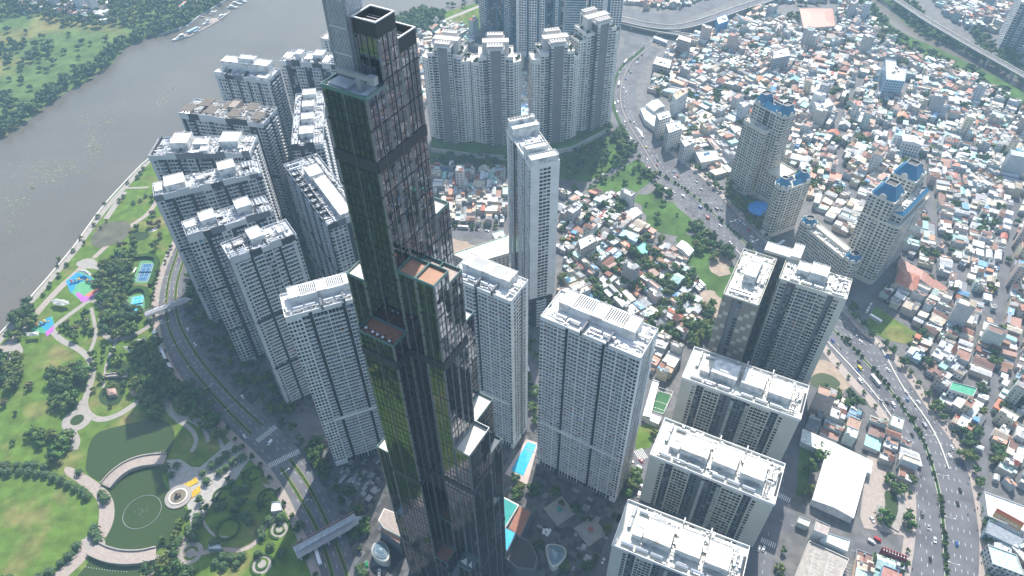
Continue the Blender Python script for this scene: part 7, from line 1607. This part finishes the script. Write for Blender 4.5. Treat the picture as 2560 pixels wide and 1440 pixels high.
def bike(x, y, h):
    o = empty('motorbike', (x, y, .12), h); o['group'] = 'motorbikes on the highway'; put('bike_body', BK[0], o); nm, c = rv.choice((('red', (.4, .05, .05)), ('white', (.6, .6, .6)), ('blue', (.1, .15, .35)), ('dark', (.05, .05, .06)), ('pink', (.5, .2, .25)))); q = put('rider', BK[1], o); q.color = (*c, 1); BIKES.append((o, 'motorbike', nm, 0))
for d, g in ((21.5, 13), (23.5, 16), (-20.5, 20), (16.5, 40), (10, 60), (-10, 55)):
    Q = shift(HC, d); t = 5
    for x, y, h in along(Q, 3):
        t -= 3
        if t > 0: continue
        t = g*rv.uniform(.3, 1.8); px, py = PX(x, y, 1)
        if 0 < px < 2560 and 0 < py < 1440: bike(x, y, h+(math.pi if d > 0 else 0))
# street lamps along the highway median
LAMPS = []
b = MB(); b.cyl((0, 0, 0), (0, 0, 10.5), .16, .1, n=6); PO = b.mesh('pole', GALV); b = MB(); b.cyl((0, 0, 10.4), (0, 2.4, 11), .07, n=4); b.box(-.2, .2, 2.2, 3.6, 10.9, 11.1); AR = b.mesh('lamp_arm', WHITEP)
for P, st in ((HC, 33), (MED1[0], 30), (MED1[1], 30), (HM2, 40)):
    for x, y, h in along(smooth(P, 1), st, 12):
        px, py = PX(x, y, 8)
        if 0 < px < 2560 and 0 < py < 1440: o = empty('street_lamp', (x, y, .4), h); o['group'] = 'double armed street lamps'; put('pole', PO, o); put('lamp_arm', AR, o); put('lamp_arm', AR, o, rz=math.pi); LAMPS.append((o, 'street lamp', 'double armed', 0))
# ================================================================= BOATS
def yacht(px, py, qx, qy, L, label, col_=WHITEP, kind='yacht'):
    a, c = G(px, py), G(qx, qy); h = math.atan2(c[1]-a[1], c[0]-a[0]); o = empty(kind, (a[0], a[1], .1), h, label, 'boat', 'boats moored at the far quay'); w_ = L*.13
    b = MB(); n = 7; S_ = []
    for i in range(n): q = i/(n-1); S_.append((-L/2+L*q, w_*(1 if q < .55 else max(.03, math.cos((q-.55)/.45*1.5))), -.2, L*.075*(1+.35*q)))
    vs = []
    for x, hw, z0, z1 in S_: vs += [(x, -hw*.75, z0), (x, hw*.75, z0), (x, hw, z1), (x, -hw, z1)]
    fs = [(i*4+j, i*4+4+j, i*4+4+(j+1) % 4, i*4+(j+1) % 4) for i in range(n-1) for j in range(4)]+[(0, 1, 2, 3), tuple((n-1)*4+j for j in (3, 2, 1, 0))]; b.add(vs, fs); b.build('hull', col_, o)
    z = L*.085
    if kind == 'yacht':
        b = MB(); b.box(-L*.33, L*.18, -w_*.7, w_*.7, z, z+L*.055); b.box(-L*.25, L*.06, -w_*.6, w_*.6, z+L*.075, z+L*.11); b.build('cabin', WHITEP, o)
        b = MB(); b.box(-L*.32, L*.2, -w_*.72, w_*.72, z+L*.02, z+L*.045); b.box(-L*.24, L*.075, -w_*.61, w_*.61, z+L*.085, z+L*.1); b.build('window', PANE, o)
        b = MB(); b.box(-L*.27, -L*.02, -w_*.6, w_*.6, z+L*.15, z+L*.158); b.cyl((-L*.1, 0, z+L*.1), (-L*.1, 0, z+L*.2), .1, n=4); b.build('sun_top', WHITEP, o)
        b = MB(); b.box(-L*.48, -L*.34, -w_*.8, w_*.8, z-.15, z-.05); b.build('aft_deck', DECK, o)
    else:
        b = MB(); b.box(-L*.4, L*.35, -w_*.85, w_*.85, z+1.6, z+1.8); b.build('roof', mat('boat_canopy', (.30, .42, .5)), o); b = MB(); b.box(-L*.38, L*.33, -w_*.7, w_*.7, z, z+1.6); b.build('cabin', BLUEG, o)
for q in (((451, 97), (433, 103), 24, 'largest white motor yacht, nearest the weedy bank end'), ((518, 58), (508, 63), 18, 'white yacht lying against the timber pontoon'), ((534, 33), (541, 29), 15, 'white cruiser on the shore side of the pontoon'), ((557, 43), (566, 37), 20, 'long white cruiser at the outer corner of the pontoon'), ((583, 20), (595, 20), 18, 'white yacht nearest of three in the upper berth'), ((592, 11), (603, 11), 18, 'middle white yacht of three in the upper berth'), ((606, 4), (616, 6), 19, 'furthest white yacht of three in the upper berth'), ((514, 49), (518, 47), 7, 'tiny white launch beside the pontoon')): yacht(*q[0], *q[1], q[2], q[3])
yacht(482, 80, 470, 86, 26, 'blue roofed ferry barge between the yachts', GREYW, 'ferry'); yacht(492, 81, 500, 77, 11, 'white open boat alongside the blue roofed ferry', WHITEP, 'launch')
b = MB(); strip(b, GP([(470, 93), (505, 75), (522, 66), (545, 53), (575, 30)]), 3, .9, 0, .1); b.flat(GP([(527, 47), (546, 46), (545, 53), (522, 62)]), 1.0); strip(b, GP([(498, 41), (527, 47)]), 2, 1, 0, .1); tag(b.build('pontoon', PINKPAVE), 'narrow timber pontoon linking the moored boats', 'pontoon')

# ================================================================= AIR
hz = bpy.data.materials.new('haze'); hz.use_nodes = True; nn = hz.node_tree; nn.nodes.remove(nn.nodes['Principled BSDF'])
pv = nn.nodes.new('ShaderNodeVolumePrincipled'); pv.inputs['Color'].default_value = (.46, .73, .98, 1); pv.inputs['Density'].default_value = HAZE; pv.inputs['Anisotropy'].default_value = .1
nn.links.new(pv.outputs[0], nn.nodes['Material Output'].inputs['Volume'])
if HAZE > 0:
    b = MB(); b.box(-9200, 9200, -3200, 14200, -1, 486, 0, None, True); o = b.build('haze', hz); o['kind'] = 'stuff'

# ================================================================= LABELS
ANCH = [('the louvred white slab', G(1450, 1240)), ('the foot of the glass tower', (-40, 190)), ('the boulevard crossing', G(710, 1110)), ('the round fountain', G(447, 1243)), ('the long lake bridge', G(322, 1169)), ('the lower lake bridge', G(310, 1398)), ('the garden pond', G(290, 960)), ('the upper tennis court', G(362, 682)), ('the lower tennis court', G(341, 760)), ('the larger playground', G(210, 718)), ('the smaller playground', G(105, 815)), ('the riverside lawn end', G(300, 540)), ('the circular paved pond', G(193, 1050)), ('the big lawn corner', G(60, 1180)),
        ('the wide red truss footbridge', G(815, 1340)), ('the slim white tower', (20, 410)), ('the half hidden white slab', (-20, 300)), ('the turquoise tarpaulin', G(1605, 622)), ('the dirt yard buses', G(1750, 720)), ('the cream six storey block', G(1465, 605)), ('the tallest blue roofed tower', (250, 600)), ('the smaller blue turret tower', (265, 530)), ('the low turret slab', (265, 440)), ('the bulky blue roofed tower', (330, 470)), ('the joined olive towers', (205, 340)), ('the rearmost broad pale slab', (150, 290)), ('the middle broad pale slab', (120, 230)), ('the front broad pale slab', (90, 175)),
        ('the big white hall', G(2100, 1215)), ('the small lotus pond', G(2225, 1270)), ('the red billboard', G(2240, 1385)), ('the orange rooftop sign', G(2525, 1300)), ('the deep green roof panel', G(2405, 975)), ('the shaded grass lot', G(2230, 810)), ('the long rust tiled roof', G(2310, 690)), ('the green round pond', G(2065, 950)), ('the highway bend', G(1560, 260)), ('the underpass portal', G(1650, 105)), ('the green wild field', G(1660, 530)), ('the roof garden towers', (0, 690)), ('the resident pool', G(1310, 1150)), ('the right edge showroom', G(2510, 1260)), ('the green football pitch', G(1650, 1010)), ('the mall with mint roof', G(1200, 625)), ('the curved pale hall', G(1625, 292)), ('the concrete parking deck', G(2050, 1410))]
ORD = ['nearest', 'second nearest', 'third nearest', 'fourth nearest', 'fifth nearest', 'sixth nearest', 'seventh nearest', 'eighth nearest', 'ninth nearest', 'tenth nearest', '11th nearest', '12th nearest', '13th nearest', '14th nearest', '15th nearest', '16th nearest', '17th nearest', '18th nearest', '19th nearest', '20th nearest']
def name_all(lst, descf, cat):
    used = {}
    bk = {}
    for e in lst:
        o = e[0]; x, y = o.location.x, o.location.y
        a = min(ANCH, key=lambda q: math.hypot(q[1][0]-x, q[1][1]-y)); d = math.hypot(a[1][0]-x, a[1][1]-y); dx, dy = x-a[1][0], y-a[1][1]
        side = ('right of' if dx > 0 else 'left of') if abs(dx) > abs(dy) else ('beyond' if dy > 0 else 'in front of')
        bk.setdefault((descf(e), side, a[0]), []).append((d, o))
    for (ds, side, an_), l in bk.items():
        l.sort(key=lambda q: q[0])
        for k, (d, o) in enumerate(l):
            o['category'] = cat
            if len(l) == 1: o['label'] = '%s %s %s' % (ds, side, an_)
            else: o['label'] = '%s %s, %s of those %s it' % (ds, ORD[k] if k < 20 else '%dth nearest' % (k+1), 'QQ', side); o['label'] = '%s %s %s, %s' % (ds, side, an_, (ORD[k] if k < 20 else '%dth nearest' % (k+1)))
def hd(e): _, _, form, rn, h, ar = e; return '%s %s house, %s roof,' % ('tall' if h > 10 else ('low' if h < 5 else 'middling'), form.replace(' ', '-'), rn)
name_all(HI, hd, 'house')
name_all([e for e in TREES if e[1] == 'tree'], lambda e: '%s %s tree' % ('large' if e[3] > 11 else ('small' if e[3] < 7.5 else 'medium'), e[2]), 'tree')
name_all([e for e in TREES if e[1] == 'shrub'], lambda e: e[2]+' median shrub', 'shrub')
name_all(PALMS, lambda e: e[2]+' date palm', 'palm tree')
for e in CARS: pass
for k_, c_ in (('car', 'car'), ('van', 'van'), ('bus', 'bus')): name_all([e for e in CARS if e[1] == k_], lambda e: e[2]+' '+k_, c_)
name_all(BIKES, lambda e: 'motorbike with rider in '+e[2], 'motorbike'); name_all(LAMPS, lambda e: 'double armed street lamp', 'street lamp')
for o in bpy.data.objects:
    if o.parent is None and 'label' in o and len(o['label'].split()) > 16: print('LONG', o.name, o['label'])
print('objects', len(bpy.data.objects), 'cars', len(CARS), 'bikes', len(BIKES), 'lamps', len(LAMPS))
